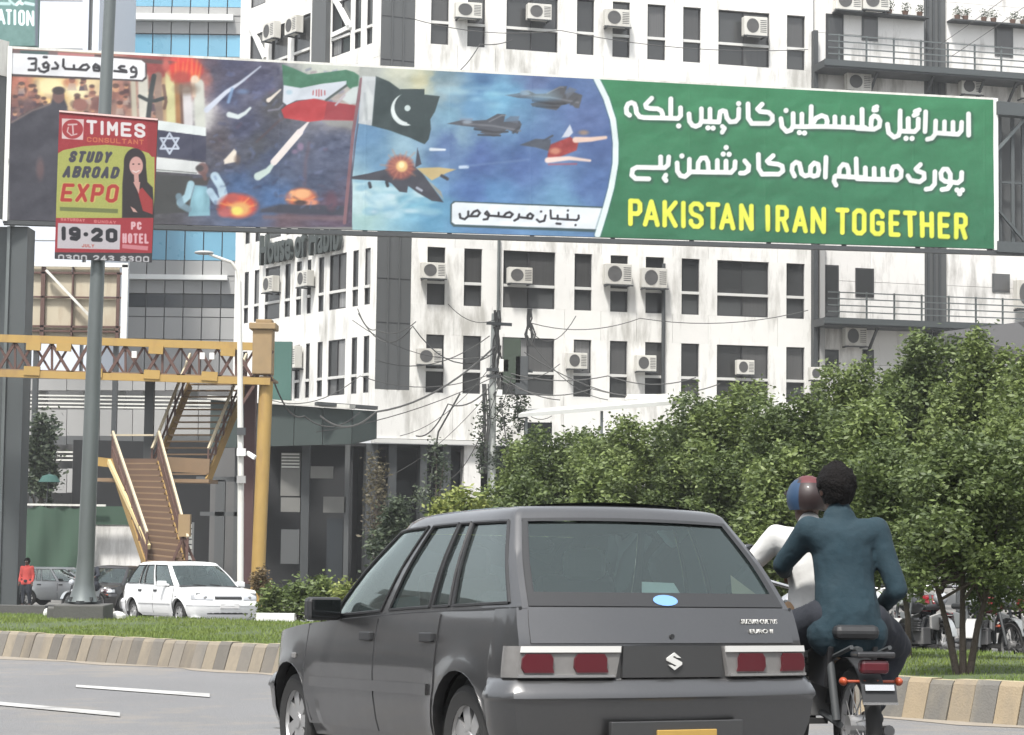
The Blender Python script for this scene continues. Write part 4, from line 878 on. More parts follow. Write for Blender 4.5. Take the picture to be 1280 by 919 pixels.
def main_building():
    g = gz(92)
    YA = 90.0; XA = at(513, 400, YA).x
    th = math.atan(.262)
    root = thing('office_building', 'white multi-storey office block with dark windows and a grey corner strip behind the hoarding', 'building', (XA, YA, g))
    F = Fac((XA, YA), (math.cos(th), math.sin(th), 0), (math.sin(th), -math.cos(th), 0), root)
    # storey heights from the photo, read at the first wide window
    s_, zt3 = F.hit(660, 466); s_, zt2 = F.hit(660, 357.5); dz = zt2-zt3
    _, ztop3 = F.hit(660, 422.5); _, zbot3 = F.hit(660, 494)
    up, lo = ztop3-zt3, zt3-zbot3
    S1 = F.hit(1015, 360)[0]
    cols = [(F.hit(a, y)[0], F.hit(b, y)[0], k) for a, b, y, k in ((534,556.5,345,1),(580,602.5,347,1),(629,694,350,2),(718,740,353,1),(763,785,355,1),(807,830,357,1),(852,874.5,359,1),(896.5,961,361,2),(983,1006,364,1))]
    zr = [(zt3-lo+dz*k, zt3+up+dz*k) for k in range(6)]
    zbase = F.hit(520, 549)[1]; ztop = zr[-1][1]+1.3
    wallgrid(F, [(a, b) for a, b, k in cols], zr, 0, S1, zbase, ztop, M['wall'])
    for k in range(6):
        for (a, b, mu) in cols:
            if k in (2, 3) and False: continue
            window(F, a, b, zr[k][0], zr[k][1], zt3+dz*k, mu)
    # corner strip
    XB = at(470, 400, 89.4); dB = Vector((XA-XB.x, YA-89.4, 0)); C = Fac((XB.x, 89.4), dB, (dB.y, -dB.x, 0), root); LB = dB.length
    zc0 = C.hit(490, 487)[1]
    C.part('corner_strip', M['greyclad'], 0, LB, zc0, ztop+1, -.3, .0)
    for q in (.33, .66): C.part('strip_rib', M['greyclad'], LB*q-.03, LB*q+.03, zc0, ztop+1, 0, .05)
    zz = zc0+dz*.75
    while zz < ztop: C.part('strip_joint', M['frame_dark'], .02, LB-.02, zz, zz+.03, -.01, .012); zz += dz*.5
    C.part('wall_panel', M['wall'], 0, LB, zbase, zc0-.01, -.3, .02)
    # left facade
    e = Vector((-.568, .823, 0)); A2 = Vector((XB.x, 89.4, 0)); Ls = 13.4
    G = Fac(A2+e*Ls, -e, (-.823, -.568, 0), root)
    z3 = G.hit(420, 472)[1]; z2 = G.hit(420, 362)[1]; dz2 = z2-z3; dz2 = dz
    ut = G.hit(420, 425)[1]-z3; lt = z3-G.hit(420, 494)[1]
    c2 = [(G.hit(a, 400)[0], G.hit(b, 400)[0], k) for a, b, k in ((304.5,310,1),(317,323,1),(330.5,349,1),(355.5,362,1),(369.5,376,1),(383,388,1),(397.5,404,1),(411,432,2),(440,447,1),(455,462,1))]
    zr2 = [(z3-lt+dz2*k, z3+ut+dz2*k) for k in range(6)]
    zb2 = z3-lt-1.0
    c2t = [(G.hit(a, 40)[0], G.hit(b, 40)[0], k) for a, b, k in ((313,331,1),(340,360,1),(368,388,1),(415,438,2),(443.5,451,1),(458.5,465.5,1))]
    zm = (zr2[3][1]+zr2[4][0])/2
    wallgrid(G, [(a, b) for a, b, k in c2], zr2[:4], 0, Ls, zb2, zm, M['wall']); wallgrid(G, [(a, b) for a, b, k in c2t], zr2[4:], 0, Ls, zm, ztop, M['wall'])
    for k in range(6):
        for (a, b, mu) in (c2 if k < 4 else c2t): window(G, a, b, zr2[k][0], zr2[k][1], z3+dz2*k, mu, dz=-.12)
    # protruding fins and diagonal braces on the side wall, upper storey
    a0, z0 = G.hit(396, 20); a1, z1 = G.hit(413.5, 20); zf = G.hit(408, 80)[1]
    G.part('glazed_shaft', M['greyclad'], a0, a1, zf, ztop, .01, .25)
    for (p, q) in (((313,30),(332,73)), ((417,-6),(439,36)), ((439,34),(416,45))):
        A = G.P(*G.hit(*p), .02); B = G.P(*G.hit(*q), .02)
        MB().bar(A, B, .2, .2).build('diagonal_brace', M['white'], root, True)
    # ledges / parapet
    F.part('parapet', M['wall'], -.1, S1+.1, ztop, ztop+1.0, -.3, .06)
    # sign letters on the side wall
    tx = bpy.data.curves.new('t', 'FONT'); tx.body = 'House of Habib'; tx.extrude = .09; tx.offset = .03; tx.resolution_u = 3; tx.space_character = 1.05
    to = bpy.data.objects.new('t', tx); COL.objects.link(to); bpy.context.view_layer.update()
    me = bpy.data.meshes.new_from_object(to.evaluated_get(bpy.context.evaluated_depsgraph_get())); bpy.data.objects.remove(to)
    xs = [v.co.x for v in me.vertices]; aL, zL = G.hit(331, 331); aR, zR = G.hit(431, 314)
    kx = (aR-aL)/(max(xs)-min(xs)); sgn = thing('facade_sign', 'dark raised lettering reading House of Habib across the side of the white office block', 'sign', G.P(aL, zL, .1))
    Mx = Matrix(((G.d.x, 0, G.n.x), (G.d.y, 0, G.n.y), (0, 1, 0))).to_4x4()
    for v in me.vertices: v.co.x = (v.co.x-min(xs))*kx; v.co.y *= 1.9; v.co.z += .12
    me.transform(Mx); me.materials.append(M['signdark']); so_ = bpy.data.objects.new('lettering', me); COL.objects.link(so_); so_.parent = sgn
    # ground floor: fascia soffit and dark open arcade with columns
    F.part('soffit_edge', M['frame_white'], -1.6, S1, zbase-.2, zbase-.02, -.3, .12)
    C.part('soffit_edge', M['frame_white'], 0, LB, zbase-.2, zbase-.02, -.3, .14)
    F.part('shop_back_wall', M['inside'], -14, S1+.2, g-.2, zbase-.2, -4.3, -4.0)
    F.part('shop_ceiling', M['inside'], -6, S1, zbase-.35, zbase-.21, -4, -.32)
    for px_, mt, ww in ((466, M['darksteel'], .5), (492, M['darksteel'], .35), (531, M['darksteel'], .3), (560, M['darksteel'], .35), (592, M['walldirty'], .75), (690, M['walldirty'], .7), (800, M['walldirty'], .7), (905, M['walldirty'], .7), (1000, M['walldirty'], .7)):
        a = F.hit(px_, 600)[0]; F.part('column', mt, a-ww/2, a+ww/2, g-.2, zbase-.22, -.95, -.25)
    # shop fronts under the arcade
    for (a_, b_, t_, bt_, mt) in ((478,520,600,690,M['darkglass']), (528,548,590,690,M['darkglass']), (560,586,575,690,M['darkglass']), (620,700,570,690,M['darkglass'])):
        a, z1_ = F.hit(a_, t_); b, z0_ = F.hit(b_, bt_); F.part('shop_board' if mt is not M['darkglass'] else 'shop_window', mt, a, b, z0_, z1_, -1.3, -1.22)
    return root, F, G, S1, zr, dz, zbase, ztop, g

def ac_units(F, G, W):
    L = [
     (F,583,14,33,20,'air conditioner at the second window column of the top row'), (F,671,17,30,20,'air conditioner set in the first wide window of the top row'),
     (F,768,25,32,22,'air conditioner overlapping a narrow window of the top row, between the two wide windows'), (F,940,37,30,24,'air conditioner inside the second wide window of the top row'),
     (F,539,339,30,20,'air conditioner nearest the grey corner strip, just below the hoarding'), (F,647,345,30,20,'air conditioner in the wide window right of the utility pole, just below the hoarding'),
     (F,769,345,34,26,'large grey air conditioner on a narrow window, left one of a close pair below PAKISTAN'), (F,814,350,32,25,'air conditioner with looping cable, right one of a close pair below PAKISTAN'),
     (F,534,446,30,20,'air conditioner nearest the grey corner strip in the lowest window row'), (F,718,453,25,20,'air conditioner on a narrow window left of the drainpipe in the lowest row'),
     (F,804,456,25,20,'air conditioner right beside the dark drainpipe in the lowest row'), (F,928,461,22,18,'small air conditioner in the wide window just above the tree tops'),
     (G,347,41,17,22,'left one of two pale air conditioners high on the side wall'), (G,375,34,17,22,'right one of two pale air conditioners high on the side wall'),
     (G,346,357,15,20,'grey air conditioner below the first letters of the facade sign'), (G,389,350,15,20,'grey air conditioner below the middle of the facade sign'), (G,374,452,15,28,'tall grey air conditioner low on the side wall beside the yellow post'),
     (W,1053,5,34,24,'left air conditioner on the ledge at the top of the balcony wing'), (W,1087,5,34,24,'right air conditioner on the ledge at the top of the balcony wing'),
     (W,1066,106,32,22,'air conditioner under the upper balcony, left of the grey shaft'), (W,1206,112,28,20,'air conditioner under the upper balcony, right of the grey shaft'),
     (W,1062,424,28,24,'air conditioner under the lower balcony, half above the trees'), (W,1016,469,20,16,'small air conditioner at tree-top height beside the wing corner'),
     (W,1276,377,30,36,'large air conditioner standing on the lower balcony at the right edge'), (W,1278,118,24,24,'air conditioner under the upper balcony at the far right edge')]
    for (f, x, y, w_, h_, l) in L: ac_unit(f, x, y, w_, h_, 'white '+l if 'grey' not in l and 'pale' not in l else l, off=.12 if f is not W else .35)

def right_wing(F, S1, dz, zbase, ztop, g, main):
    o = F.P(S1+.15, 0, .0)
    root = thing('balcony_wing', 'stained white wing with railed balconies and a grey louvred shaft right of the office block', 'building', (o.x, o.y, g))
    W = Fac((o.x, o.y), F.d, F.n, root); L = 22.0
    def hx(px, py): return W.hit(px, py)
    # wall made of panels with door / window openings as separate pieces on top
    zA = hx(1100, 92)[1]; zB = hx(1100, 405)[1]
    z = zbase-1.5; k = 0; cuts = [zbase-4]+[zB-dz*1.0+dz*.5*i for i in range(0, 14)]
    sh0, sh1 = hx(1155.5, 200)[0], hx(1184, 200)[0]
    for za, zb_ in zip(cuts, cuts[1:]):
        for a, b in ((0, sh0/2), (sh0/2, sh0), (sh1, sh1+(L-sh1)*.33), (sh1+(L-sh1)*.33, sh1+(L-sh1)*.66), (sh1+(L-sh1)*.66, L)):
            W.part('wall_panel', M['walldirty'], a+.008, b-.008, za+.008, zb_-.008, -.3, rnd.uniform(-.006, .006))
    W.part('shaft', M['greyclad'], sh0, sh1, zbase-4, cuts[-1], -.35, -.12)
    for q in (.2, .45, .7): 
        a = sh0+(sh1-sh0)*q; W.part('shaft_louvre', M['darksteel'], a-.05, a+.05, zbase-4, cuts[-1], -.12, -.05)
    # openings
    for (x0, x1, y0, y1, mt) in ((1032,1054,17,82,'pane_d'), (1077,1097,18,52,'pane_m'), (1243,1266,31,72,'pane_m'), (1030,1048,331,398,'pane_d'), (1069,1092,335,372,'pane_d'), (1240,1262,342,366,'pane_m'), (1028,1048,437,462,'pane_d'), (1078,1092,437,470,'pane_d')):
        a0, z1 = hx(x0, y0); a1, z0 = hx(x1, y1)
        w_ = W.part('window' if y1-y0 < 60 else 'door', M['frame_dark'] if mt == 'pane_d' else M['greyclad'], a0, a1, z0, z1, -.02, .04)
        p = W.box(a0+.08, a1-.08, z0+.08, z1-.08, .03, .055).build('pane', M[mt], w_); p.data.transform(Matrix.Translation(-Vector(root.location)))
    # ledges, balcony slabs, rails
    def line(px0, py0, px1, py1): return hx(px0, py0), hx(px1, py1)
    for (y0, tag_) in ((84, 'u'), (404, 'l')):
        zt_ = hx(1100, y0+ (5 if y0 < 100 else 0))[1]
        W.part('balcony_slab', M['darksteel'], -.2, L, zt_-.34, zt_, .0, 1.5)
        W.part('balcony_edge', M['greypaint'], -.2, L, zt_-.26, zt_+.02, 1.5, 1.56)
        hR = (hx(1100, 84)[1]-hx(1100, 53)[1]); hR = abs(hR)
        for j in range(4):
            W.part('rail', M['steel'], 0, L, zt_+hR*(j+1)/4-.025, zt_+hR*(j+1)/4+.025, 1.47, 1.52)
        s = .55
        while s < L: W.part('rail_post', M['steel'], s-.035, s+.035, zt_+.01, zt_+hR+.06, 1.40, 1.465); s += 1.36
        for px_ in (1083, 1152, 1215, 1255):   # struts under the slab
            a = hx(px_, y0)[0]; MB().bar(W.P(a, zt_-.35, 1.2), W.P(a, zt_-1.5, .05), .1).build('slab_bracket', M['darksteel'], root, True)
    zl = hx(1125, 22)[1]
    W.part('plant_ledge', M['darksteel'], hx(1040, 15)[0], sh0, zl-.08, zl, .0, .6); W.part('plant_ledge', M['darksteel'], sh1, L, zl-.08, zl, .0, .6)
    a, z_ = hx(1017, 80); W.part('drainpipe', M['darksteel'], a-.12, a+.08, zbase-3, z_+1.5, .02, .35)
    a, z_ = hx(1025, 400); W.part('drainpipe', M['greypanel'], a-.12, a+.12, zbase-3, hx(1025, 300)[1], .02, .3)
    # potted plants along the ledge
    nm = ['first', 'second', 'third']
    for i, (px_, py_, lb) in enumerate(((1108,10,'small potted plant leftmost on the wing ledge'), (1128,10,'small potted plant in the middle of the left ledge group'), (1146,12,'small potted plant nearest the left of the grey shaft'), (1193,17,'upright potted plant just right of the grey shaft'), (1203,24,'drooping potted plant hanging below the ledge right of the shaft'),
                         (1226,20,'low potted plant right of the drooping one on the ledge'), (1238,17,'tall thin potted plant in the middle of the right ledge'), (1262,24,'leaning potted plant over the grey window'), (1275,30,'potted plant at the far right end of the ledge'))):
        a, z_ = hx(px_, py_); z0 = zl; p = W.P(a, z0, .3)
        r_ = thing('potted_plant', lb, 'plant', tuple(p), group='potted plants on the wing ledge')
        MB().lathe([(.0, 0), (.11, 0), (.15, .24), (.13, .24), (.12, .2), (0, .2)], n=12).build('pot', M['pot'], r_)
        h = max(.35, (z_-z0)+.35); crown(r_, [(0, 0, .2+h*.3, .14, .14, h*.3), (.12, 0, .25+h*.2, .10, .1, .13)], 90, .06, *G_B, seed=i, name='leaves')
    return root, W
# ---------------------------------------------------------------- left background
def rect(root, name, mt, x0, y0, x1, y1, Y, dep, bevel=0, parent=None):
    """box whose front face spans the given photo rectangle at depth Y"""
    xm, ym = (x0+x1)/2, (y0+y1)/2
    a = at(x0, ym, Y).x; b = at(x1, ym, Y).x; z1 = at(xm, y0, Y).z; z0 = at(xm, y1, Y).z
    return MB().bbox((a, Y, z0), (b, Y+dep, z1)).build(name, mt, parent or root, parent is None, bevel=bevel)
def backdrop():
    Y = 140.0; g = gz(140)
    root = thing('glass_office_tower', 'grey panelled office tower with blue ribbon windows behind the left half of the hoarding', 'building', (at(210, 400, Y).x, Y, g))
    x0, x1 = at(117, 200, Y).x, at(303, 200, Y).x
    MB().bbox((x0+.1, Y+.3, g), (x1-.1, Y+14, at(200, -60, Y).z)).build('core', M['greyclad'], root, True)
    zz = lambda y: at(200, y, Y).z
    bands = [(-60,-32,'p'),(-32,8,'b'),(8,19,'p'),(19,26.5,'w'),(26.5,42,'p'),(42,70,'b'),(70,92,'p'),(92,98,'w'),(98,112,'p'),(112,148,'b'),(148,160,'p'),(160,166,'w'),(166,182,'p'),(182,220,'b'),(220,230,'p'),(230,237,'w'),(237,286,'p'),(286,325,'b'),(325,344,'p'),(344,350,'w'),(350,367,'p'),(367,384,'d'),(384,396,'p'),(396,424,'p'),(424,470,'p'),(470,520,'p'),(520,600,'p')]
    n = 8
    for (a, b, k) in bands:
        for i in range(n):
            xa = x0+(x1-x0)*i/n; xb = x0+(x1-x0)*(i+1)/n
            if k == 'w':
                if i == 0 : MB().bbox((x0+1, Y-.5, zz(b)), (x1-.8, Y-.02, zz(a))).build('sunshade', M['white'], root, True)
                if i > 0: continue
                MB().bbox((x0, Y+.06, zz(b)), (x1, Y+.3, zz(a))).build('band', M['greypanel'], root, True); continue
            mt = {'p': M['greypanel'], 'b': M['blueglass'], 'd': M['darkglass']}[k]
            MB().bbox((xa+.04, Y+(.12 if k != 'p' else rnd.uniform(-.01, .01)), zz(b)+.03), (xb-.04, Y+.3, zz(a)-.03)).build('window' if k != 'p' else 'panel', mt, root, True)
    # pale tower and its slim fin
    Y = 125.0
    root = thing('pale_tower', 'plain pale blue-white tower rising behind the left end of the hoarding', 'building', (at(75, 400, Y).x, Y, g))
    rect(root, 'wall', M['lightpanel'], 30, -60, 104, 600, Y, 12); rect(root, 'recess', M['greyclad'], 104, -60, 109, 600, Y+.2, 10); rect(root, 'wall', M['lightpanel'], 109, -60, 117.5, 600, Y, 12)
    for y in (0, 60, 120, 180, 240, 300, 360): rect(root, 'floor_joint', M['greypanel'], 31, y, 103, y+.7, Y-.03, .1)
    # green sign
    Y = 100.0
    root = thing('green_sign', 'green rooftop sign ending in ATION at the top left corner', 'sign', (at(20, 60, Y).x, Y, g))
    rect(root, 'sign_panel', M['signgreen'], -60, -60, 47.5, 58, Y, .5)
    rect(root, 'post', M['darksteel'], 10, 58, 14, 640, Y+.6, .4)
    P = lambda u, v: at(-30+78*u, -6+70*v, Y)
    cv = Canvas(-30, -10, 48, 60, 6); cv.a[:] = (88,122,118); cv.a += (fbm(*np.meshgrid(np.arange(cv.W)/30., np.arange(cv.H)/30.), 5)*22)[..., None]
    tp = lambda x: 11.2+x*.055; bt = lambda x: 30.6+x*.06
    for ch, a, b in (('C',-24,-15),('A',-4,7),('T',7.5,15),('I',16.5,21),('O',23,31.5),('N',33,43)): glyph(cv, ch, a, b, tp, bt, 3.1, (222,240,242), soft=.6)
    cv.stroke([(-28,4),(12,5)], 4, (170,196,196), 1.5, .9); cv.stroke([(12,1),(18,6)], 3, (180,205,205), 1.5, .9); cv.stroke([(21,6),(24,3),(28,5)], 4, (205,226,226), 1.2); cv.stroke([(32,4),(42,6)], 4, (190,214,214), 1.5, .9); cv.stroke([(26,1)], 2, (215,230,230), 1)
    cv.stroke([(46,-10),(46,60)], 4, (84,92,104), 2)
    print_mesh('sign_lettering', (at(-30,-10,Y), at(47.5,-10,Y), at(47.5,57.5,Y), at(-30,57.5,Y)), 200, 180, lambda u, v, P_: cv.sample(-30+77.5*u, -10+67.5*v), root, off=Vector((0, -.03, 0)), m=M['printflat'])
    # back of an old hoarding: beige sheets in a steel frame
    Y = 92.0
    root = thing('hoarding_back', 'weathered beige back of a small hoarding with a white frame behind the lamp pole', 'billboard', (at(95, 400, Y).x, Y, gz(Y)))
    for i, (a, b) in enumerate(((30,52),(52,90),(90,120),(120,150))):
        for (c_, d_) in ((332,341),(341,371),(371,408),(408,426)): rect(root, 'sheet', M['beige'], a+.3, c_+.3, b-.3, d_-.3, Y, .05)
    for (a, b, c_, d_, mt) in ((50.5,55.5,332,426,'rust'),(89,91,332,426,'rust'),(145,149,340,426,'rust'),(26,158,340,342.5,'rust'),(26,152,370.5,372.5,'rust'),(26,152,407,409.5,'rust'),(26,152,413,415,'rust'),(26,160,328,333.5,'white'),(151.5,159,331,424,'white')):
        rect(root, 'frame_bar', M[mt], a, c_, b, d_, Y-(.2 if mt == 'rust' else .3), .15)
    MB().bar(at(58,338,Y-.4), at(114,397,Y-.4), .22, .1).build('diagonal_brace', M['offwhite'], root, True)
    MB().bbox((at(40,430,Y).x, Y+.3, gz(Y)), (at(46,430,Y).x, Y+.6, at(46,425,Y).z)).build('post', M['darksteel'], root, True)
    MB().bbox((at(140,430,Y).x, Y+.3, gz(Y)), (at(146,430,Y).x, Y+.6, at(146,425,Y).z)).build('post', M['darksteel'], root, True)
    # parking structure behind the footbridge
    Y = 108.0
    root = thing('parking_block', 'grey open-sided block with louvred decks behind the yellow footbridge', 'building', (at(180, 600, Y).x, Y, gz(Y)))
    rect(root, 'back_wall', M['midgrey'], -40, 470, 330, 760, Y+3, 8)
    for (a, b, mt) in ((474,488,'greypanel'),(512,545,'greypanel'),(545,556,'greyclad'),(586,616,'greypanel'),(700,760,'greypanel')):
        n = 9
        for i in range(n): rect(root, 'deck_panel', M[mt], -40+370*i/n+.4, a, -40+370*(i+1)/n-.4, b, Y, .6)
    for y in (494.5,499,504,508.5,565,570,575): rect(root, 'rail', M['offwhite'], -40, y, 330, y+1.8, Y+.1, .12)
    for x in (45,100,144,175,235,290): rect(root, 'column', M['greypanel'], x, 474, x+9, 760, Y+.7, .6)
    for x in (60,130,200,260): rect(root, 'deck_wall', M['greypanel'], x, 640, x+30, 735, Y+1.4, .4)
    # construction screen
    Y = 84.0
    root = thing('screen_fence', 'sagging green cloth screen on posts at the left behind the steel pillar', 'fence', (at(70, 715, Y).x, Y, gz(Y)))
    rows = []
    for j in range(9):
        r_ = []
        for i in range(23):
            u = i/22; v = j/8; p = at(20+88*u, 632+84*v+(math.sin(u*math.pi*3)**2)*4*(1-v), Y); p.y += .10*math.sin(u*11+v*3)*(.3+v)+.03*math.sin(u*31); r_.append(p)
        rows.append(r_)
    m = MB(); m.grid(rows); m.grid([[q+Vector((0, .03, 0)) for q in r_] for r_ in rows]); m.build('cloth', M['greencloth'], root, True, smooth=True)
    rect(root, 'top_rail', M['offwhite'], 20, 630, 132, 632.5, Y-.05, .1)
    for x in (24,66,108): rect(root, 'post', M['darksteel'], x, 630, x+2, 722, Y+.25, .1)
    rect(root, 'cloth', M['greencloth'], 108, 633, 166, 656, Y+.3, .05)
    rect(root, 'base_board', M['darksteel'], 20, 716, 112, 724, Y-.1, .1)
    root = thing('plaster_wall', 'streaked pale plaster wall between the green screen and the stairs', 'wall', (at(145, 715, Y).x, Y+1, gz(Y)))
    rect(root, 'wall', M['walldirty'], 112, 655, 176, 726, Y+1, .3); rect(root, 'coping', M['concrete'], 111, 653, 177, 655.3, Y+.95, .4)
    root = thing('slatted_gate', 'white slatted panel standing behind the lower stair flight', 'gate', (at(222, 700, Y).x, Y-2, gz(Y)))
    for i in range(8): rect(root, 'slat', M['offwhite'], 205, 655+i*6.6, 240, 660+i*6.6, Y-2, .05)
    rect(root, 'post', M['greypanel'], 203.5, 653, 206, 728, Y-1.95, .1); rect(root, 'post', M['greypanel'], 239, 653, 241.5, 728, Y-1.95, .1)
    # teal canopy of the shops on the left
    Y = 86.0
    root = thing('shop_canopy', 'dark teal canopy box over the shops beside the yellow post', 'canopy', (at(400, 730, Y).x, Y, gz(Y)))
    f0, f1, f2 = at(262,560,88), at(440,555,85.2), at(470,548,86.0)
    tz0, tz1, tz2 = at(262,500,88).z, at(440,512,85.2).z, at(470,514,86).z
    for (a, b, za, zb_) in ((f0, f1, tz0, tz1), (f1, f2, tz1, tz2)):
        n = 5 if a is f0 else 1
        for i in range(n):
            p = a.lerp(b, i/n); q = a.lerp(b, (i+1)/n-.004); z0 = za+(zb_-za)*i/n; z1 = za+(zb_-za)*(i+1)/n
            MB().hexa([p, q, q+Vector((0, .5, 0)), p+Vector((0, .5, 0)), Vector((p.x, p.y, z0)), Vector((q.x, q.y, z1)), Vector((q.x, q.y+.5, z1)), Vector((p.x, p.y+.5, z0))]).build('fascia_panel', M['teal'], root, True)
    MB().bar(Vector((f0.x, f0.y-.05, tz0+.1)), Vector((f1.x, f1.y-.1, tz1+.1)), .5, .16).build('top_flashing', M['offwhite'], root, True)
    MB().bar(Vector((f1.x-1.5, f1.y-.1, tz1+.22)), Vector((f2.x, f2.y-.1, tz2+.12)), .5, .14).build('top_flashing', M['darksteel'], root, True)
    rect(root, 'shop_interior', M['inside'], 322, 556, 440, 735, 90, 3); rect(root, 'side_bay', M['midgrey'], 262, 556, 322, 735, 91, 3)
    for (x0_, x1_, y0_, y1_) in ((268,280,600,735),(292,297,560,735),(245,310,596,602),(250,300,640,645)): rect(root, 'bay_frame', M['greyclad'], x0_, y0_, x1_, y1_, 88.5, .3)
    rect(root, 'upper_screen', M['signgreen'], 338, 427, 364, 500, 87.5, .4)
    for (x0_, x1_, y0_, y1_, mt) in ((351,375,566,620,'stepgrey'),(351,375,622,640,'stepgrey'),(351,374,662,705,'greyclad'),(376,386,556,735,'darksteel'),(430,436,556,735,'greyclad'),(388,416,583,598,'stepgrey'),(404,432,621,641,'stepgrey'),(408,428,648,735,'darkglass')):
        rect(root, 'shop_board' if mt == 'stepgrey' else 'column', M[mt], x0_, y0_, x1_, y1_, 87.5, .3)
    for y in (567,571,575,579,583): rect(root, 'shop_slat', M['offwhite'], 352, y, 374, y+1.6, 87.4, .06)
    uroot = thing('parasol', 'small teal parasol hanging over the green screen at the left', 'parasol', tuple(at(60, 640, 86)))
    m = MB(); c = at(62, 596, 86); m.lathe([(0, .12), (.3, .03), (.46, -.22), (.42, -.22), (.28, .0), (0, .08)], (c.x, c.y, c.z), n=10); m.build('canopy', M['tealcloth'], uroot, True, smooth=True)
    MB().tube([at(62, 590, 86), at(57, 640, 86)], .03, 6).build('pole', M['darksteel'], uroot, True)
    # long white awning at the right of the utility pole
    Y = 78
    root = thing('white_awning', 'long white roof sheet sloping up above the tree tops', 'awning', tuple(at(700, 560, Y)))
    A, B = at(648, 522, 80), at(866, 504, 74); t = Vector((0, 0, .14)); bk = Vector((.4, 3, .34))
    MB().hexa([A, B, B+bk, A+bk, A+t, B+t, B+bk+t, A+bk+t]).build('roof_sheet', M['awn'], root, True)
    MB().hexa([B+Vector((-2.4, -.1, .1)), B+Vector((.02, -.1, .1)), B+Vector((.1, .5, .15)), B+Vector((-2.4, .5, .15)), B+Vector((-2.0, -.1, .22)), B+Vector((-.2, -.1, .40)), B+Vector((.1, .5, .36)), B+Vector((-2.3, .5, .32))]).build('torn_corner', M['offwhite'], root, True)
    for s in (.05, .5, .95): p = A.lerp(B, s); MB().bbox((p.x-.05, p.y+.3, gz(p.y)), (p.x+.05, p.y+.4, p.z)).build('post', M['steel'], root, True)
    rect(root, 'backing', M['darkglass'], 655, 528, 690, 556, 81, .2)
    # dark pitched roof at the right edge
    root = thing('dark_roof', 'dark grey sheet roof rising behind the trees at the right edge', 'roof', tuple(at(1230, 470, 66)))
    P = [at(1176, 430, 66), at(1330, 452, 62), at(1330, 396, 62), at(1272, 403, 64), at(1176, 415, 66)]
    m = MB(); n = len(P); m.add(P+[p+Vector((.3, 2.5, 0)) for p in P], [tuple(range(n)), tuple(range(n, 2*n))]+[(i, (i+1) % n, n+(i+1) % n, n+i) for i in range(n)]); m.build('roof_sheet', M['roofgrey'], root, True)
    for k in (1200, 1290): p = at(k, 440, 65.5); MB().bbox((p.x-.08, p.y+.2, gz(p.y)), (p.x+.08, p.y+.4, p.z)).build('post', M['darksteel'], root, True)

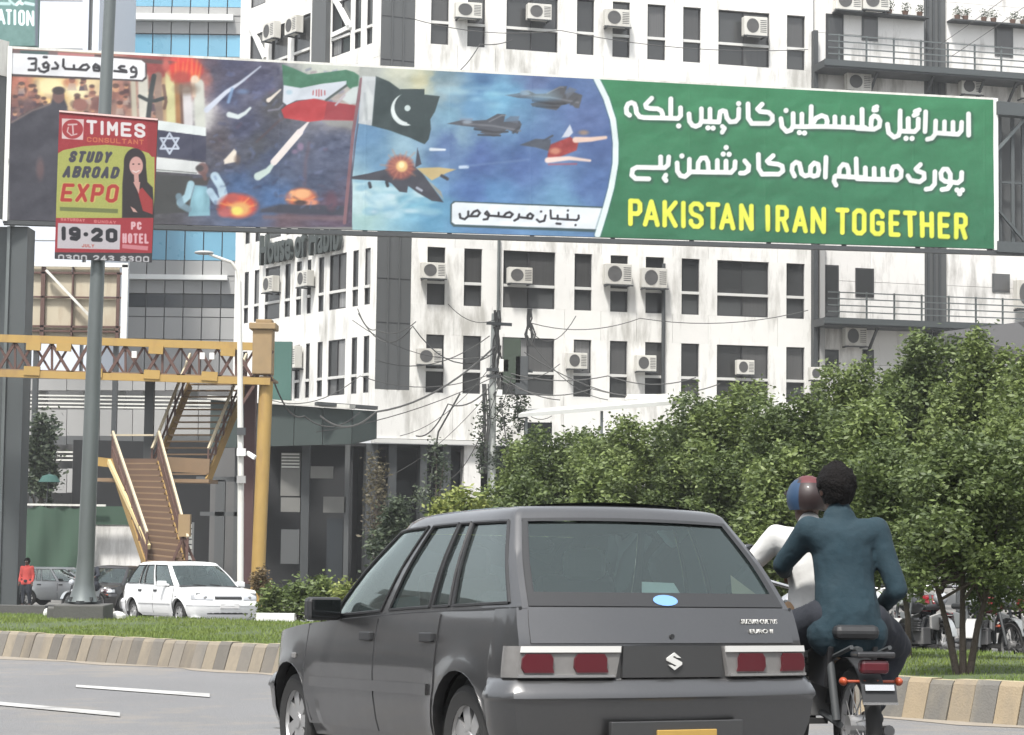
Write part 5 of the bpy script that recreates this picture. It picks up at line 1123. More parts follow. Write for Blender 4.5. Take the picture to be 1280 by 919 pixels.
def footbridge():
    Y = 70.0
    root = thing('footbridge', 'yellow and rust-brown truss footbridge with stairs crossing behind the lamp pole', 'footbridge', (at(322, 720, Y).x, Y, gz(Y)))
    def bar(name, mt, a, b, wd, ht=None, Ya=Y, Yb=None):
        return MB().bar(at(*a, Ya), at(*b, Yb or Ya), wd, ht).build(name, M[mt], root, True)
    for (dY, ) in ((0,), (2.4,)):
        bar('top_chord', 'yellow', (-60,421), (338,434), .12, .26, Y+dY); bar('bottom_chord', 'yellow', (-60,465), (338,477), .14, .24, Y+dY)
        x = -50; k = 0
        while x < 320:
            yt = 421+(x+60)*.0327+5; yb = yt+38
            bar('truss_brace', 'rust', (x, yt if k % 2 else yb), (x+23, yb if k % 2 else yt), .08, .1, Y+dY+.04)
            if k % 2: bar('truss_post', 'rust', (x, yt), (x, yb), .07, .08, Y+dY+.08)
            bar('truss_brace', 'rust', (x, yb if k % 2 else yt), (x+23, yt if k % 2 else yb), .06, .07, Y+dY+.12)
            x += 23; k += 1
    for x in (40, 118, 190, 262): bar('gusset_plate', 'yellow', (x-10, 462+x*.03), (x+10, 463+x*.03), .1, .3, Y-.06)
    for x in (42, 80, 195, 285): bar('gusset_plate', 'yellow', (x-9, 431+x*.03), (x+9, 432+x*.03), .1, .28, Y-.06)
    a, b = at(-60, 462, Y), at(338, 474, Y); MB().hexa([a, b, b+Vector((0, 2.4, 0)), a+Vector((0, 2.4, 0)), a+Vector((0, 0, .08)), b+Vector((0, 0, .08)), b+Vector((0, 2.4, .08)), a+Vector((0, 2.4, .08))]).build('deck', M['brownstep'], root, True)
    for x in (165, 250, 262): bar('junction_box', 'white', (x, 440+x*.02), (x+6, 440+x*.02), .12, .22, Y-.2)
    # main post
    pc = at(328, 560, Y); r_ = .235
    m = MB(); m.tube([(pc.x-.12, Y+.3, gz(Y)), (pc.x+.05, Y+.3, at(328, 470, Y).z)], r_, 14); m.build('post', M['yellow'], root, True, smooth=True)
    m = MB(); p2 = at(328, 440, Y); m.bbox((p2.x-.33, Y-.1, at(328,468,Y).z), (p2.x+.33, Y+.7, at(328,412,Y).z)); m.bbox((p2.x-.45, Y-.2, at(328,412,Y).z), (p2.x+.45, Y+.8, at(328,404,Y).z)); m.bbox((p2.x-.25, Y, at(328,404,Y).z), (p2.x+.3, Y+.6, at(328,399,Y).z)); m.build('post_head', M['beigebrown'], root, True, bevel=.03)
    MB().bar(at(298,512,Y), at(322,475,Y), .08, .1).build('knee_brace', M['rust'], root, True)
    rect(root, 'rear_column', M['brown'], 303, 478, 317, 730, Y+1.8, .5)
    pc = at(176, 600, Y); MB().bbox((pc.x-.15, Y+1.2, gz(Y)), (pc.x+.15, Y+1.5, at(176,472,Y).z)).build('rear_column', M['darksteel'], root, True)
    # upper flight: from the deck at right, down and left to the landing
    def flight(tL, tR, bL, bR, n, Yt, Yb, mt, solid=True):
        """corners in photo px of the tread plane; Yt, Yb depths at top and bottom"""
        TL, TR, BL_, BR_ = at(*tL, Yt), at(*tR, Yt), at(*bL, Yb), at(*bR, Yb)
        for i in range(n):
            t = (i+.5)/n; a = TL.lerp(BL_, t); b = TR.lerp(BR_, t); dy = Vector((0, -.26, 0)); th_ = Vector((0, 0, .05))
            MB().hexa([a+dy, b+dy, b, a, a+dy+th_, b+dy+th_, b+th_, a+th_]).build('step', M['brownstep'], root, True)
            if not solid: continue
            rz = Vector((0, 0, (TL.z-BL_.z)/n-.0)); MB().hexa([a, b, b+Vector((0, .03, 0)), a+Vector((0, .03, 0)), a+rz, b+rz, b+rz+Vector((0, .03, 0)), a+rz+Vector((0, .03, 0))]).build('riser', M['riser'], root, True)
        h = Vector((0, 0, 1.0))
        for (p, q, sx) in ((TL, BL_, -.06), (TR, BR_, .06)):
            o = Vector((sx, -.1, 0))
            MB().bar(p+o-Vector((0, 0, .1)), q+o-Vector((0, 0, .1)), .08, .3).build('stringer', M[mt], root, True)
            MB().bar(p+o+h, q+o+h, .07, .09).build('handrail', M['rail_pale'], root, True)
            MB().bar(p+o+h*.5, q+o+h*.5, .05, .06).build('mid_rail', M['rust'], root, True)
            for k in range(6):
                c = p.lerp(q, k/5)+o; MB().bar(c, c+h, .06).build('baluster', M['rust'], root, True)
            if not solid: continue
            m = MB(); a_, b_ = p+o*.9, q+o*.9; m.hexa([a_, b_, b_+Vector((0, .02, 0)), a_+Vector((0, .02, 0)), a_+h*.9, b_+h*.9, b_+h*.9+Vector((0, .02, 0)), a_+h*.9+Vector((0, .02, 0))]); m.build('side_mesh', M['mesh_brown'], root, True)
    flight((143,577), (196,577), (186,706), (232,712), 17, Y+.5, Y-4.5, 'stairpaint')
    flight((240,478), (306,478), (192,598), (258,598), 15, Y+3.2, Y+1.0, 'stairpaint', solid=False)
    bar('landing_rail', 'rail_pale', (138,544), (192,544), .06, .06, Y+.6)
    a, b = at(122, 580, Y+.6), at(262, 600, Y+.6); MB().bbox((a.x, Y+.4, b.z-.1), (b.x, Y+2.6, b.z+.02)).build('landing', M['brownstep'], root, True)
    bar('landing_beam', 'yellow', (122,577), (150,580), .1, .3, Y+.4); bar('landing_beam', 'brownstep', (196,580), (262,583), .1, .5, Y+.9)
    bar('stringer_edge', 'cream', (136,577), (186,684), .10, .16, Y+.3, Y-4.6)
    bar('trestle_leg', 'rust', (229,670), (216,702), .08, None, Y-4.4); bar('trestle_leg', 'rust', (229,670), (243,702), .08, None, Y-4.4)
    m = MB(); p = at(230, 655, Y-4.5); m.bbox((p.x-.18, p.y, p.z-.4), (p.x+.18, p.y+.3, p.z+.3)).build('newel', M['beigebrown'], root, True)
M['tealcloth'] = mat('teal_cloth', (.03, .085, .075), .85)
M['awn'] = mat('faded_white_sheet', (.46, .47, .45), .7, noise=.12, nscale=1.5)
M['stepgrey'] = mat('faded_grey_board', (.16, .16, .15), .8, noise=.2, nscale=2)
M['stairpaint'] = mat('brown_yellow_stair_paint', (.27, .175, .06), .8, noise=.25, nscale=3)
M['cream'] = mat('cream_paint', (.62, .50, .26), .6, noise=.15, nscale=4)
M['rail_pale'] = mat('pale_rail_paint', (.48, .42, .30), .6, noise=.15, nscale=4)
M['beigebrown'] = mat('weathered_yellow_brown', (.27, .19, .10), .8, noise=.25, nscale=3)
M['riser'] = mat('stair_riser', (.13, .085, .06), .85, noise=.2, nscale=4)
M['mesh_brown'] = mat('stair_side_sheet', (.11, .065, .05), .85, noise=.3, nscale=5)

def poles_and_wires(F):
    # lamp pole carrying the poster
    Y = 34.6; base = gz(Y)+KH
    root = thing('lamp_pole', 'tall tapering grey steel pole on a dark plinth, carrying the red poster', 'lamp post', (at(100, 752, Y).x, Y, base))
    b, t = at(104, 752, Y), at(140.5, -60, Y)
    k = lambda px: px/2*Y/FOC
    zs = b.z
    pts = [Vector((b.x, Y, zs)), Vector((b.x, Y, zs+.10)), Vector((b.x+.01, Y, zs+.3)), Vector((b.x+.03, Y, zs+.75)), at(118, 430, Y), at(128, 200, Y), t]
    MB().tube(pts, [k(38), k(32), k(24), k(21), k(18.5), k(16.5), k(14.5)], 20).build('shaft', M['steel'], root, True, smooth=True)
    MB().lathe([(0, -.03), (k(46), -.03), (k(46), .02), (0, .02)], (b.x, Y, zs), n=4).build('base_plate', M['darksteel'], root, True)
    for i in range(4): a = i*1.57+.78; MB().lathe([(0, 0), (.03, 0), (.03, .06), (0, .06)], (b.x+k(36)*math.cos(a), Y+k(36)*math.sin(a), zs+.02), n=6).build('bolt', M['darksteel'], root, True)
    x0, x1 = at(74, 770, Y).x, at(136, 770, Y).x
    pl = MB().bbox((x0, Y-.45, base-.15), (x1, Y+.4, zs-.04)).build('plinth', M['darkconcrete'], root, True, bevel=.02)
    MB().bbox((at(60,765,Y).x, Y-.1, base-.15), (x0, Y+.4, zs-.1)).build('plinth', M['darkconcrete'], root, True, bevel=.02)
    # poster
    Yp = Y-.25
    root = thing('pole_poster', 'red and yellow study abroad poster with a smiling woman tied to the lamp pole', 'poster', tuple(at(130, 327, Yp)))
    TL, TR, BR, BL = at(74.5,139.5,Yp), at(197.5,150,Yp+.1), at(189.5,328,Yp+.1), at(68.5,323.5,Yp)
    cv = paint_poster()
    def uvc(u, v):
        A = np.array([(68,45),(618,92),(583,885),(40,865)], float)
        return [(A[0][i]*(1-u)+A[1][i]*u)*(1-v)+(A[3][i]*(1-u)+A[2][i]*u)*v for i in (0, 1)]
    print_mesh('printed_sheet', (TL, TR, BR, BL), 240, 370, lambda u, v, P: cv.sample(*uvc(u, v)), root, off=Vector((0, -.02, 0)), m=M['printflat'], gain=.55)
    o = Vector((0, .03, 0)); MB().hexa([BL, BR, BR+o, BL+o, TL, TR, TR+o, TL+o]).build('backing_board', M['darksteel'], root, True)
    MB().bar(TL+Vector((0, -.02, 0)), TR+Vector((0, -.02, 0)), .04, .03).build('top_batten', M['pinkish'], root, True)
    for q in (.25, .8): a = TL.lerp(BL, q); MB().bar(Vector((at(112,230,Yp).x, Yp+.06, a.z)), Vector((at(140,230,Yp).x, Yp+.06, a.z)), .03).build('pole_clamp', M['darksteel'], root, True)
    # thin white street lamp with curved arm
    Y = 62.0
    root = thing('street_lamp', 'slim pale street lamp with a curved arm in front of the footbridge post', 'street lamp', (at(301, 728, Y).x, Y, gz(Y)))
    MB().tube([Vector((at(301,728,Y).x, Y, gz(Y)-.1)), at(301,610,Y), at(300,470,Y), at(299,352,Y)], [.10, .095, .085, .07], 10).build('shaft', M['offwhite'], root, True, smooth=True)
    MB().tube([at(299,356,Y), at(297,338,Y), at(289,328,Y), at(270,321,Y), at(262,318,Y)], [.06, .055, .05, .045, .04], 8).build('arm', M['offwhite'], root, True, smooth=True)
    h = at(255, 316, Y); MB().sphere(h, (.30, .14, .07), 12, 6).build('lamp_head', M['greypanel'], root, True, smooth=True)
    for y, c_ in ((540,'darksteel'), (566,'white'), (600,'greypanel')): p = at(302, y, Y); MB().bbox((p.x-.12, Y-.2, p.z-.1), (p.x+.14, Y-.09, p.z+.12)).build('clamp_box', M[c_], root, True)
    p = at(309, 566, Y); MB().bar(p, p+Vector((.25, -.1, -.15)), .1, .12).build('camera_box', M['white'], root, True)
    # concrete utility pole with tangled equipment
    Y = 82.0
    root = thing('utility_pole', 'pale concrete utility pole wrapped in dark cable bundles in front of the office block', 'utility pole', (at(616, 605, Y).x, Y, gz(Y)))
    MB().tube([Vector((at(614,640,Y).x, Y, gz(Y))), at(615.5,500,Y), at(618,392,Y)], [.17, .15, .11], 12).build('shaft', M['polepale'], root, True, smooth=True)
    rr = random.Random(3)
    for (x, y, hw, hh) in ((621,400,5,12),(620,425,5,16),(622,450,6,18),(624,478,8,16),(662,398,5,12),(661,418,5,14)):
        m = MB()
        for q in range(7):
            a = at(x+rr.uniform(-hw, hw)*.7, y-hh, Y-.2+rr.uniform(-.1, .1)); b_ = at(x+rr.uniform(-hw, hw), y+hh, Y-.2+rr.uniform(-.1, .1)); md = a.lerp(b_, .5)+Vector((rr.uniform(-.15, .15), 0, 0)); m.tube([a, md, b_], .034, 5)
        m.build('cable_bundle', M['cable'], root, True)
    for y in (404, 462, 470): a, b_ = at(608, y, Y-.25), at(666 if y > 410 else 640, y+2, Y-.25); MB().bar(a, b_, .1, .12).build('crossarm', M['darksteel'], root, True)
    for (x, y, w_, h_, c_) in ((640,452,11,28,'greenbox'),(652,470,8,24,'darksteel'),(630,458,6,8,'offwhite'),(624,492,4,4,'white')): 
        p = at(x, y, Y-.3); kk = Y/FOC; MB().bbox((p.x-w_*kk, Y-.7, p.z-h_*kk), (p.x+w_*kk, Y-.3, p.z+h_*kk)).build('equipment_box', M[c_], root, True, bevel=.02)
    for i in range(8):
        x = 607+rr.uniform(-4, 5); m = MB(); m.tube([at(x, 480, Y-.3), at(x+rr.uniform(-4, 4), 530, Y-.35), at(x+rr.uniform(-6, 4), 590, Y-.3)], .025, 4); m.build('hanging_wire', M['cable'], root, True)
    crown(root, [((at(604+rr.uniform(-4, 5), y, Y)-Vector(root.location)).x, -.3, (at(604, y, Y)-Vector(root.location)).z, .13, .15, .5) for y in (500,520,540,560,580)]+[((at(650+rr.uniform(-5, 5), y, Y)-Vector(root.location)).x, -.3, (at(650, y, Y)-Vector(root.location)).z, .3, .2, .45) for y in (505,525)]+[((at(628+rr.uniform(-5, 5), y, Y)-Vector(root.location)).x, -.2, (at(650, y, Y)-Vector(root.location)).z, .3, .2, .5) for y in (515,545,575)], 1500, .09, *G_B, seed=5, name='creeper')
    # cables
    def cable(label, pts, r_=.03, sag=.6, grp=None):
        P = [at(*p) if len(p) == 3 else p for p in pts]; out = []
        for a, b in zip(P, P[1:]):
            for i in range(11):
                t = i/10
                if i == 0 and out: continue
                q = a.lerp(b, t); q.z -= sag*4*t*(1-t); out.append(q)
        c = out[len(out)//2].copy(); m = MB(); m.tube(out, r_*.72, 5)
        tag(m.build('cable', M['cable'], None, True, smooth=True), label, 'cable', grp or 'overhead cables tangled in front of the office block')
    cable('thick dark cable sagging from the utility pole left across the white fascia', [(620,432,81.5),(470,515,80),(400,520,80)], .055, .5)
    cable('black cable swinging from the utility pole left to the lamp post below the corner strip', [(619,440,81.5),(516,408,83),(448,392,85)], .035, .9)
    cable('upper thin wire running left from the utility pole across the lower window row', [(618,466,81.5),(450,470,80),(338,500,79)], .025, .5)
    cable('thin wire from the utility pole rightwards past the drainpipe', [(622,462,81.5),(760,470,80),(870,472,80)], .03, .3)
    cable('slack wire from the pole down right behind the awning', [(626,470,81),(700,500,80)], .03, .2)
    cable('wire crossing the lower window row from the pole to the tree tops', [(626,476,81),(740,486,80),(900,480,79)], .03, .4)
    cable('long wire drooping from the dark bundle left into the shop canopy', [(618,476,81),(560,505,81),(520,545,82)], .04, .4)
    cable('brown stay cable hanging in front of the fascia left of the pole', [(575,492,81),(548,540,82),(537,610,83)], .05, .0)
    cable('thin wire running right from the pole top over the middle windows', [(664,404,81),(800,398,82),(1010,388,84)], .025, .35)
    cable('wire strung under the top window row behind the hoarding edge', [(510,22,86),(700,38,87),(1010,62,88)], .025, .35)
    cable('wire drooping below the top window row into the hoarding', [(640,50,86),(600,55,86),(575,88,86)], .03, .1)
    cable('wire from the grey corner strip to the hanging arc left of it', [(447,386,85),(470,412,84.5),(520,402,84)], .03, .3)
    cable('wire at the top right running down across the upper balcony wing', [(1280,-20,88),(1160,66,89)], .02, .05)
    cable('second wire at the top right running across the upper balcony wing', [(1320,-20,88),(1190,70,89)], .02, .05)
    cable('cable sagging from the footbridge head right to the canopy', [(340,470,72),(380,520,80),(450,515,82)], .04, .5)
    rc = random.Random(11)
    TL_ = ['thin cable rising from the utility pole towards the grey corner strip', 'thin cable from the pole to the foot of the facade sign wall', 'thin cable drooping from the pole onto the white fascia', 'thin cable from the pole to the end of the teal canopy',
           'thin cable falling left of the pole towards the arcade columns', 'short thin cable from the pole across the first wide window right of it', 'thin cable from the pole down to the start of the white awning', 'thin cable from the dark bundle to the close pair of air conditioners',
           'thin cable from the dark bundle down past the awning middle', 'thin cable from the equipment box down to the fascia', 'thin cable from the pole top up left to the window nearest the corner strip', 'long thin cable from the dark bundle to the torn end of the awning',
           'lowest thin cable from the pole into the dark arcade', 'short cable dropping from the pole lamp to the tree beside it']
    ends = [((612,420),(470,450)),((614,444),(440,400)),((616,455),(500,545)),((620,470),(395,540)),((624,480),(560,600)),((630,470),(700,455)),((632,478),(690,520)),((660,410),(720,395)),((662,425),(760,500)),((640,470),(600,520)),((618,400),(560,380)),((655,440),(850,500)),((612,490),(475,600)),((626,500),(645,590))]
    for i, (p, q) in enumerate(ends):
        cable(TL_[i], [(p[0],p[1],81.3-rc.random()),(q[0],q[1],80+rc.random()*3)], .018+.012*rc.random(), .3+.7*rc.random(), 'thin cables fanning out from the utility pole')
    a, z = F.hit(828, 420); p0, p1 = F.P(a, F.hit(828, 330)[1], .12), F.P(a, F.hit(828, 495)[1], .12)
    m = MB(); m.tube([p0, p1], .085, 8); tag(m.build('drainpipe', M['darksteel'], None, True), 'dark vertical drainpipe between two narrow windows of the office block', 'pipe')
    a, z = F.hit(623, 300); p0, p1 = F.P(a, F.hit(623, 296)[1], .12), F.P(a, F.hit(623, 400)[1], .12)
    m = MB(); m.tube([p0, p1], .07, 8); tag(m.build('drainpipe', M['steel'], None, True), 'grey vertical pipe beside the wide window above the utility pole', 'pipe')
M['pinkish'] = mat('torn_paper_edge', (.6, .42, .40), .8)
M['greenbox'] = mat('dark_green_box', (.035, .05, .035), .8, noise=.3)

def greenery():
    tg = 'trees growing along the median and behind it'
    tree('young tree with a forked trunk on the grass right behind the striped kerb', 1205, 17.2, 540, 765, 132, 25447, 0.0296, G_D, 1, trunks=3, base=1203, group=tg, nb=26, taper=.95)
    tree('leafy tree crown just right of the motorcycle passenger', 1118, 20.5, 556, 745, 101, 21532, 0.0317, G_D, 2, base=1135, group=tg, nb=26, taper=.95)
    tree('bright leafed tree at the right edge of the frame', 1278, 20.0, 500, 770, 100, 19575, 0.0317, G_M, 3, base=1290, group=tg, nb=26, taper=.95)
    tree('tall dark tree with the highest top, right of the lower balcony', 1150, 33, 410, 740, 77, 33277, 0.0494, G_D, 4, group=tg, nb=26, taper=.95)
    tree('pale leafed tall tree under the dark roof at the right', 1222, 30, 420, 740, 70, 29362, 0.0459, G_M, 5, group=tg, nb=26, taper=.95)
    tree('tree at the far right edge under the dark roof', 1290, 29, 432, 740, 66, 21532, 0.0459, G_M, 6, group=tg, nb=26, taper=.95)
    tree('pointed tree in front of the wing corner', 1074, 34, 446, 740, 77, 29362, 0.0494, G_M, 7, group=tg, nb=26, taper=.95)
    tree('tree behind the helmeted rider', 1012, 31, 492, 750, 89, 25447, 0.0459, G_D, 8, group=tg, nb=26, taper=.95)
    tree('rounded tree right of the torn end of the white awning', 942, 36, 474, 750, 94, 29362, 0.0494, G_M, 9, group=tg, nb=26, taper=.95)
    tree('rounded tree under the torn end of the white awning', 868, 37, 500, 750, 82, 23490, 0.0494, G_D, 10, group=tg, nb=26, taper=.95)
    tree('wide tree above the middle of the grey car', 788, 38, 520, 750, 94, 27405, 0.0494, G_M, 11, group=tg, nb=26, taper=.95)
    tree('tree left of the middle, under the white awning', 712, 40, 532, 750, 87, 23490, 0.0508, G_D, 12, group=tg, nb=26, taper=.95)
    tree('small tree at the foot of the utility pole', 652, 42, 552, 750, 63, 17617, 0.0508, G_M, 13, group=tg, nb=26, taper=.95)
    tree('low dark tree filling the gap above the rear window of the grey car', 905, 33, 560, 750, 60, 12150, 0.0498, G_D, 21, group=tg, nb=20)
    tree('low pale tree filling the gap left of the helmeted rider', 968, 30, 570, 750, 55, 12150, 0.0481, G_M, 22, group=tg, nb=20)
    tree('low tree between the passenger and the tall pointed tree', 1095, 27, 500, 745, 62, 12150, 0.0456, G_M, 23, group=tg, nb=20)
    tree('low tree above the left part of the grey car roof', 745, 34, 580, 750, 60, 10800, 0.0498, G_M, 24, group=tg, nb=20)
    tree('low tree beside the yellow-green bush', 655, 34, 590, 750, 55, 9450, 0.0498, G_D, 25, group=tg, nb=20)
    tree('low yellow-green bush behind the front of the grey car roof', 572, 37, 610, 760, 66, 11000, .06, G_L, 14, group=tg, taper=1, cat='bush', name='bush')
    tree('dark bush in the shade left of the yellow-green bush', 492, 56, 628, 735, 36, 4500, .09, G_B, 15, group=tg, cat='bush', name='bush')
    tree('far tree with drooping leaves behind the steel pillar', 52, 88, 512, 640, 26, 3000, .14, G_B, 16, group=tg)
    for i, (px_, top, hw, Yb, lab, c_) in enumerate(((342,734,22,39,'low round shrub beside the white car',G_M),(372,728,20,38.5,'low shrub in the middle of the roadside shrub row',G_D),(402,724,24,38,'low shrub nearest the wing mirror of the grey car',G_M),(430,730,20,37.5,'low pale shrub behind the grey car windscreen',G_L),(326,712,14,58,'dry brown shrub at the foot of the yellow post',((.08,.06,.03),(.22,.15,.06))))):
        tree(lab, px_, Yb, top, 776 if Yb < 50 else 745, hw, 1800, .055, c_, 30+i, group='low shrubs between the white car and the grey car', cat='shrub', name='shrub', nb=8, taper=1)
    tree('scraggly half bare tree standing in the dark arcade left of the utility pole', 545, 76, 545, 700, 30, 1300, .09, G_B, 41, cat='tree', nb=12)
    tree('thin dry tree in front of the shop columns below the canopy', 470, 74, 560, 700, 24, 900, .09, ((.07,.06,.04),(.16,.14,.08)), 42, cat='tree', nb=10)
    # small pale stones by the plinth
    for i, (x, y, lab) in enumerate(((146,775,'pale rubble block on the grass right of the plinth'),(58,771,'small pale stone left of the plinth'))):
        p = gp(x, y, KH); m = MB(); m.sphere((p.x, p.y, p.z+.05), (.16 if i == 0 else .06, .12, .10), 8, 5); o = m.build('stone', M['offwhite'], None, True, bevel=0)
        tag(o, lab, 'stone')
    # low white kerb pieces behind the shrubs
    o = MB().bbox((at(325,775,38).x, 37.4, gz(38)+KH-.05), (at(372,775,38).x, 37.6, gz(38)+KH+.12)).build('low_kerb', M['white'], None, True); tag(o, 'low white edging strip below the shrubs', 'edging')
    # low brown wall at the foot of the pillar
    o = MB().bbox((at(-60,760,41).x, 41, gz(41)-.1), (at(56,760,41).x, 41.3, at(20,757,41).z)).build('low_wall', M['darkconcrete'], None, True); tag(o, 'low dark brown wall at the foot of the steel pillar', 'wall')
# ---------------------------------------------------------------- vehicles
def slope_place(o, x, y, psi, h=0.0):
    n = Vector((0, SLOPE if y < 90 else 0, 1)).normalized(); f = Vector((-math.sin(psi), math.cos(psi), 0)); f = (f-n*f.dot(n)).normalized(); r_ = f.cross(n)
    m = Matrix(((r_.x, f.x, n.x), (r_.y, f.y, n.y), (r_.z, f.z, n.z)))
    o.rotation_mode = 'XYZ'; o.rotation_euler = m.to_euler('XYZ'); o.location = (x, y, gz(y)+h)
def lerp(a, b, t): return a+(b-a)*t
def pw(tab, x):
    for (a, va), (b, vb) in zip(tab, tab[1:]):
        if x <= b:
            t = max(0, (x-a)/(b-a)); return va+(vb-va)*t
    return tab[-1][1]
WL = [(.18,.715),(.30,.768),(.45,.792),(.60,.797),(.70,.787),(.84,.765),(.96,.735)]
def wl(z): return pw(WL, z)
RW, FW_, WR, WZ = .66, 3.03, .318, .285
def flare(y, z):
    f = 0
    for c in (RW, FW_):
        d = math.hypot(y-c, z-WZ); f = max(f, .014*math.exp(-((d-WR)/.07)**2))
    return f
def LS(sg, y, z, off=0):
    x = wl(z)+flare(y, z)
    if y < .27: x -= .085*((.27-y)/.27)**2
    if y > 3.1: x -= .26*((y-3.1)/.62)**2
    return Vector((sg*(x+off), y, z))
def yr(z): return pw([(.2,.06),(.50,.03),(.55,.035),(.72,.03),(.90,.09)], z)
def yf(z): return pw([(.2,3.66),(.45,3.72),(.62,3.70),(.72,3.62),(.95,3.5)], z)
def LR(x, z, off=0):
    xm = LS(1, yr(z)+.07, z).x; return Vector((x*xm, yr(z)+.07*abs(x)**2.2-off, z))
def LF(x, z, off=0):
    xm = abs(LS(1, yf(z)-.14, z).x); return Vector((x*xm, yf(z)-.14*abs(x)**2.2+off, z))
def belt(y): return pw([(0,.895),(1.4,.87),(2.72,.825),(2.95,.81),(3.3,.775),(3.55,.72),(3.70,.68)], y)
LV = [(0,.742,.11,2.88,0.0),(.5,.68,.27,2.50,.5),(1,.605,.455,2.10,1.0)]
def cabP(t):   # half width, rear y, front y, height fraction
    w_ = pw([(a, b) for a, b, c, d, e in LV], t)+.012*math.sin(t*math.pi); return w_, pw([(0,.11),(1,.455)], t)-.012*math.sin(t*math.pi), pw([(0,2.88),(1,2.10)], t)+.02*math.sin(t*math.pi)
ZR = 1.325
EDGE = [(1,0,0,0,ZR),(1.1,-.012,.016,-.02,1.348),(1.2,-.04,.045,-.05,1.368),(1.3,-.08,.09,-.10,1.380)]
def cab(t):
    if t <= 1: w_, a, b = cabP(t); return w_, a, b, None
    w_, a, b = cabP(1); q = lambda i: pw([(e[0], e[i]) for e in EDGE], t)
    return w_+q(1), a+q(2), b+q(3), q(4)
def CS(sg, f, t, off=0):
    w_, a, b, z = cab(t); y = a+.04+f*(b-a-.04-.16); x = w_
    d = y-a-.04
    if d < .12: x -= .028*((.12-d)/.12)**2
    d = b-.16-y
    if d < .35: x -= .07*((.35-d)/.35)**2
    if z is None: z = lerp(belt(y), ZR+.012*math.sin(f*3.1), t)
    else: z = z+.008*math.sin(f*3.1)
    n = Vector((sg*.92, 0, .38)) if t > .02 else Vector((sg, 0, 0))
    return Vector((sg*x, y, z))+n*off
def CR(x, t, off=0):
    s = CS(1, 0, t); w_, a, b, z = cab(t); y = a+.04*abs(x)**2.4
    return Vector((x*s.x, y-off, s.z+(.012 if t > .9 else 0)*(1-x*x)*min(1, t)))+Vector((0, 0, off*.5))
def CF(x, t, off=0):
    s = CS(1, 1, t); w_, a, b, z = cab(t); y = b-.16*abs(x)**2.2
    return Vector((x*s.x, y+off, s.z+.01*(1-x*x)*t+off*.6))
def patch(m, fn, u0, u1, v0, v1, nu, nv, thick=0, fnb=None):
    U = lambda i: u0+(u1-u0)*i/nu
    rows = []
    for j in range(nv+1):
        row = []
        for i in range(nu+1):
            u = U(i); a = v0(u) if callable(v0) else v0; b = v1(u) if callable(v1) else v1
            row.append(fn(u, a+(b-a)*j/nv))
        rows.append(row)
    m.grid(rows)
    if thick:   # rim going inwards
        bd = rows[0]+[r_[-1] for r_ in rows[1:]]+rows[-1][-2::-1]+[r_[0] for r_ in rows[-2:0:-1]]
        c = sum(bd, Vector())/len(bd); ax = Vector((c.x, 0, 0)) if abs(c.x) > .5 and .3 < c.y < 3.3 else Vector((0, -1 if c.y > 1.8 else 1, 0))*-1
        d = -ax.normalized()*thick; m.grid([bd+[bd[0]], [p+d for p in bd+[bd[0]]]])
def skin_obj(name, nodes, edges, mt, parent, sub=2, root=0, vox=.012, fold=0):
    """one continuous surface: tapered limbs between joints, fused by a voxel remesh and smoothed"""
    m = MB(); N = {k: (Vector(v[0]), v[1] if isinstance(v[1], tuple) else (v[1], v[1])) for k, v in nodes.items()}
    for k, (p, (rx, ry)) in N.items(): m.sphere(p, (rx, ry, (rx+ry)/2), 14, 9)
    for a, b in edges:
        (p, ra), (q, rb) = N[a], N[b]; d = q-p
        if d.length < 1e-4: continue
        d.normalize(); x = Vector((1, 0, 0)); x = x-d*x.dot(d)
        x = x.normalized() if x.length > .15 else Vector((0, 1, 0))-d*d.y; x.normalize(); y = d.cross(x)
        rows = [[c+x*r_[0]*math.cos(t)+y*r_[1]*math.sin(t) for t in [2*math.pi*j/16 for j in range(16)]] for c, r_ in ((p, ra), (q, rb))]
        m.grid(rows, True); m.add(rows[0], [tuple(range(16))[::-1]]); m.add(rows[1], [tuple(range(16))])
    me = m.mesh(name); o = bpy.data.objects.new(name, me); COL.objects.link(o)
    r_ = o.modifiers.new('r', 'REMESH'); r_.mode = 'VOXEL'; r_.voxel_size = vox; r_.use_smooth_shade = True
    s_ = o.modifiers.new('s', 'SMOOTH'); s_.iterations = max(2, int(.05/vox)); s_.factor = .5
    if fold:
        t = bpy.data.textures.get('fold') or bpy.data.textures.new('fold', 'CLOUDS'); t.noise_scale = .15; t.noise_depth = 3
        d = o.modifiers.new('f', 'DISPLACE'); d.texture = t; d.strength = fold; d.mid_level = .5
    bpy.context.view_layer.update()
    ev = bpy.data.meshes.new_from_object(o.evaluated_get(bpy.context.evaluated_depsgraph_get())); bpy.data.objects.remove(o); bpy.data.meshes.remove(me)
    ev.materials.clear(); ev.materials.append(mt); ev.polygons.foreach_set('use_smooth', [True]*len(ev.polygons))
    o = bpy.data.objects.new(name, ev); COL.objects.link(o); o.parent = parent; return o

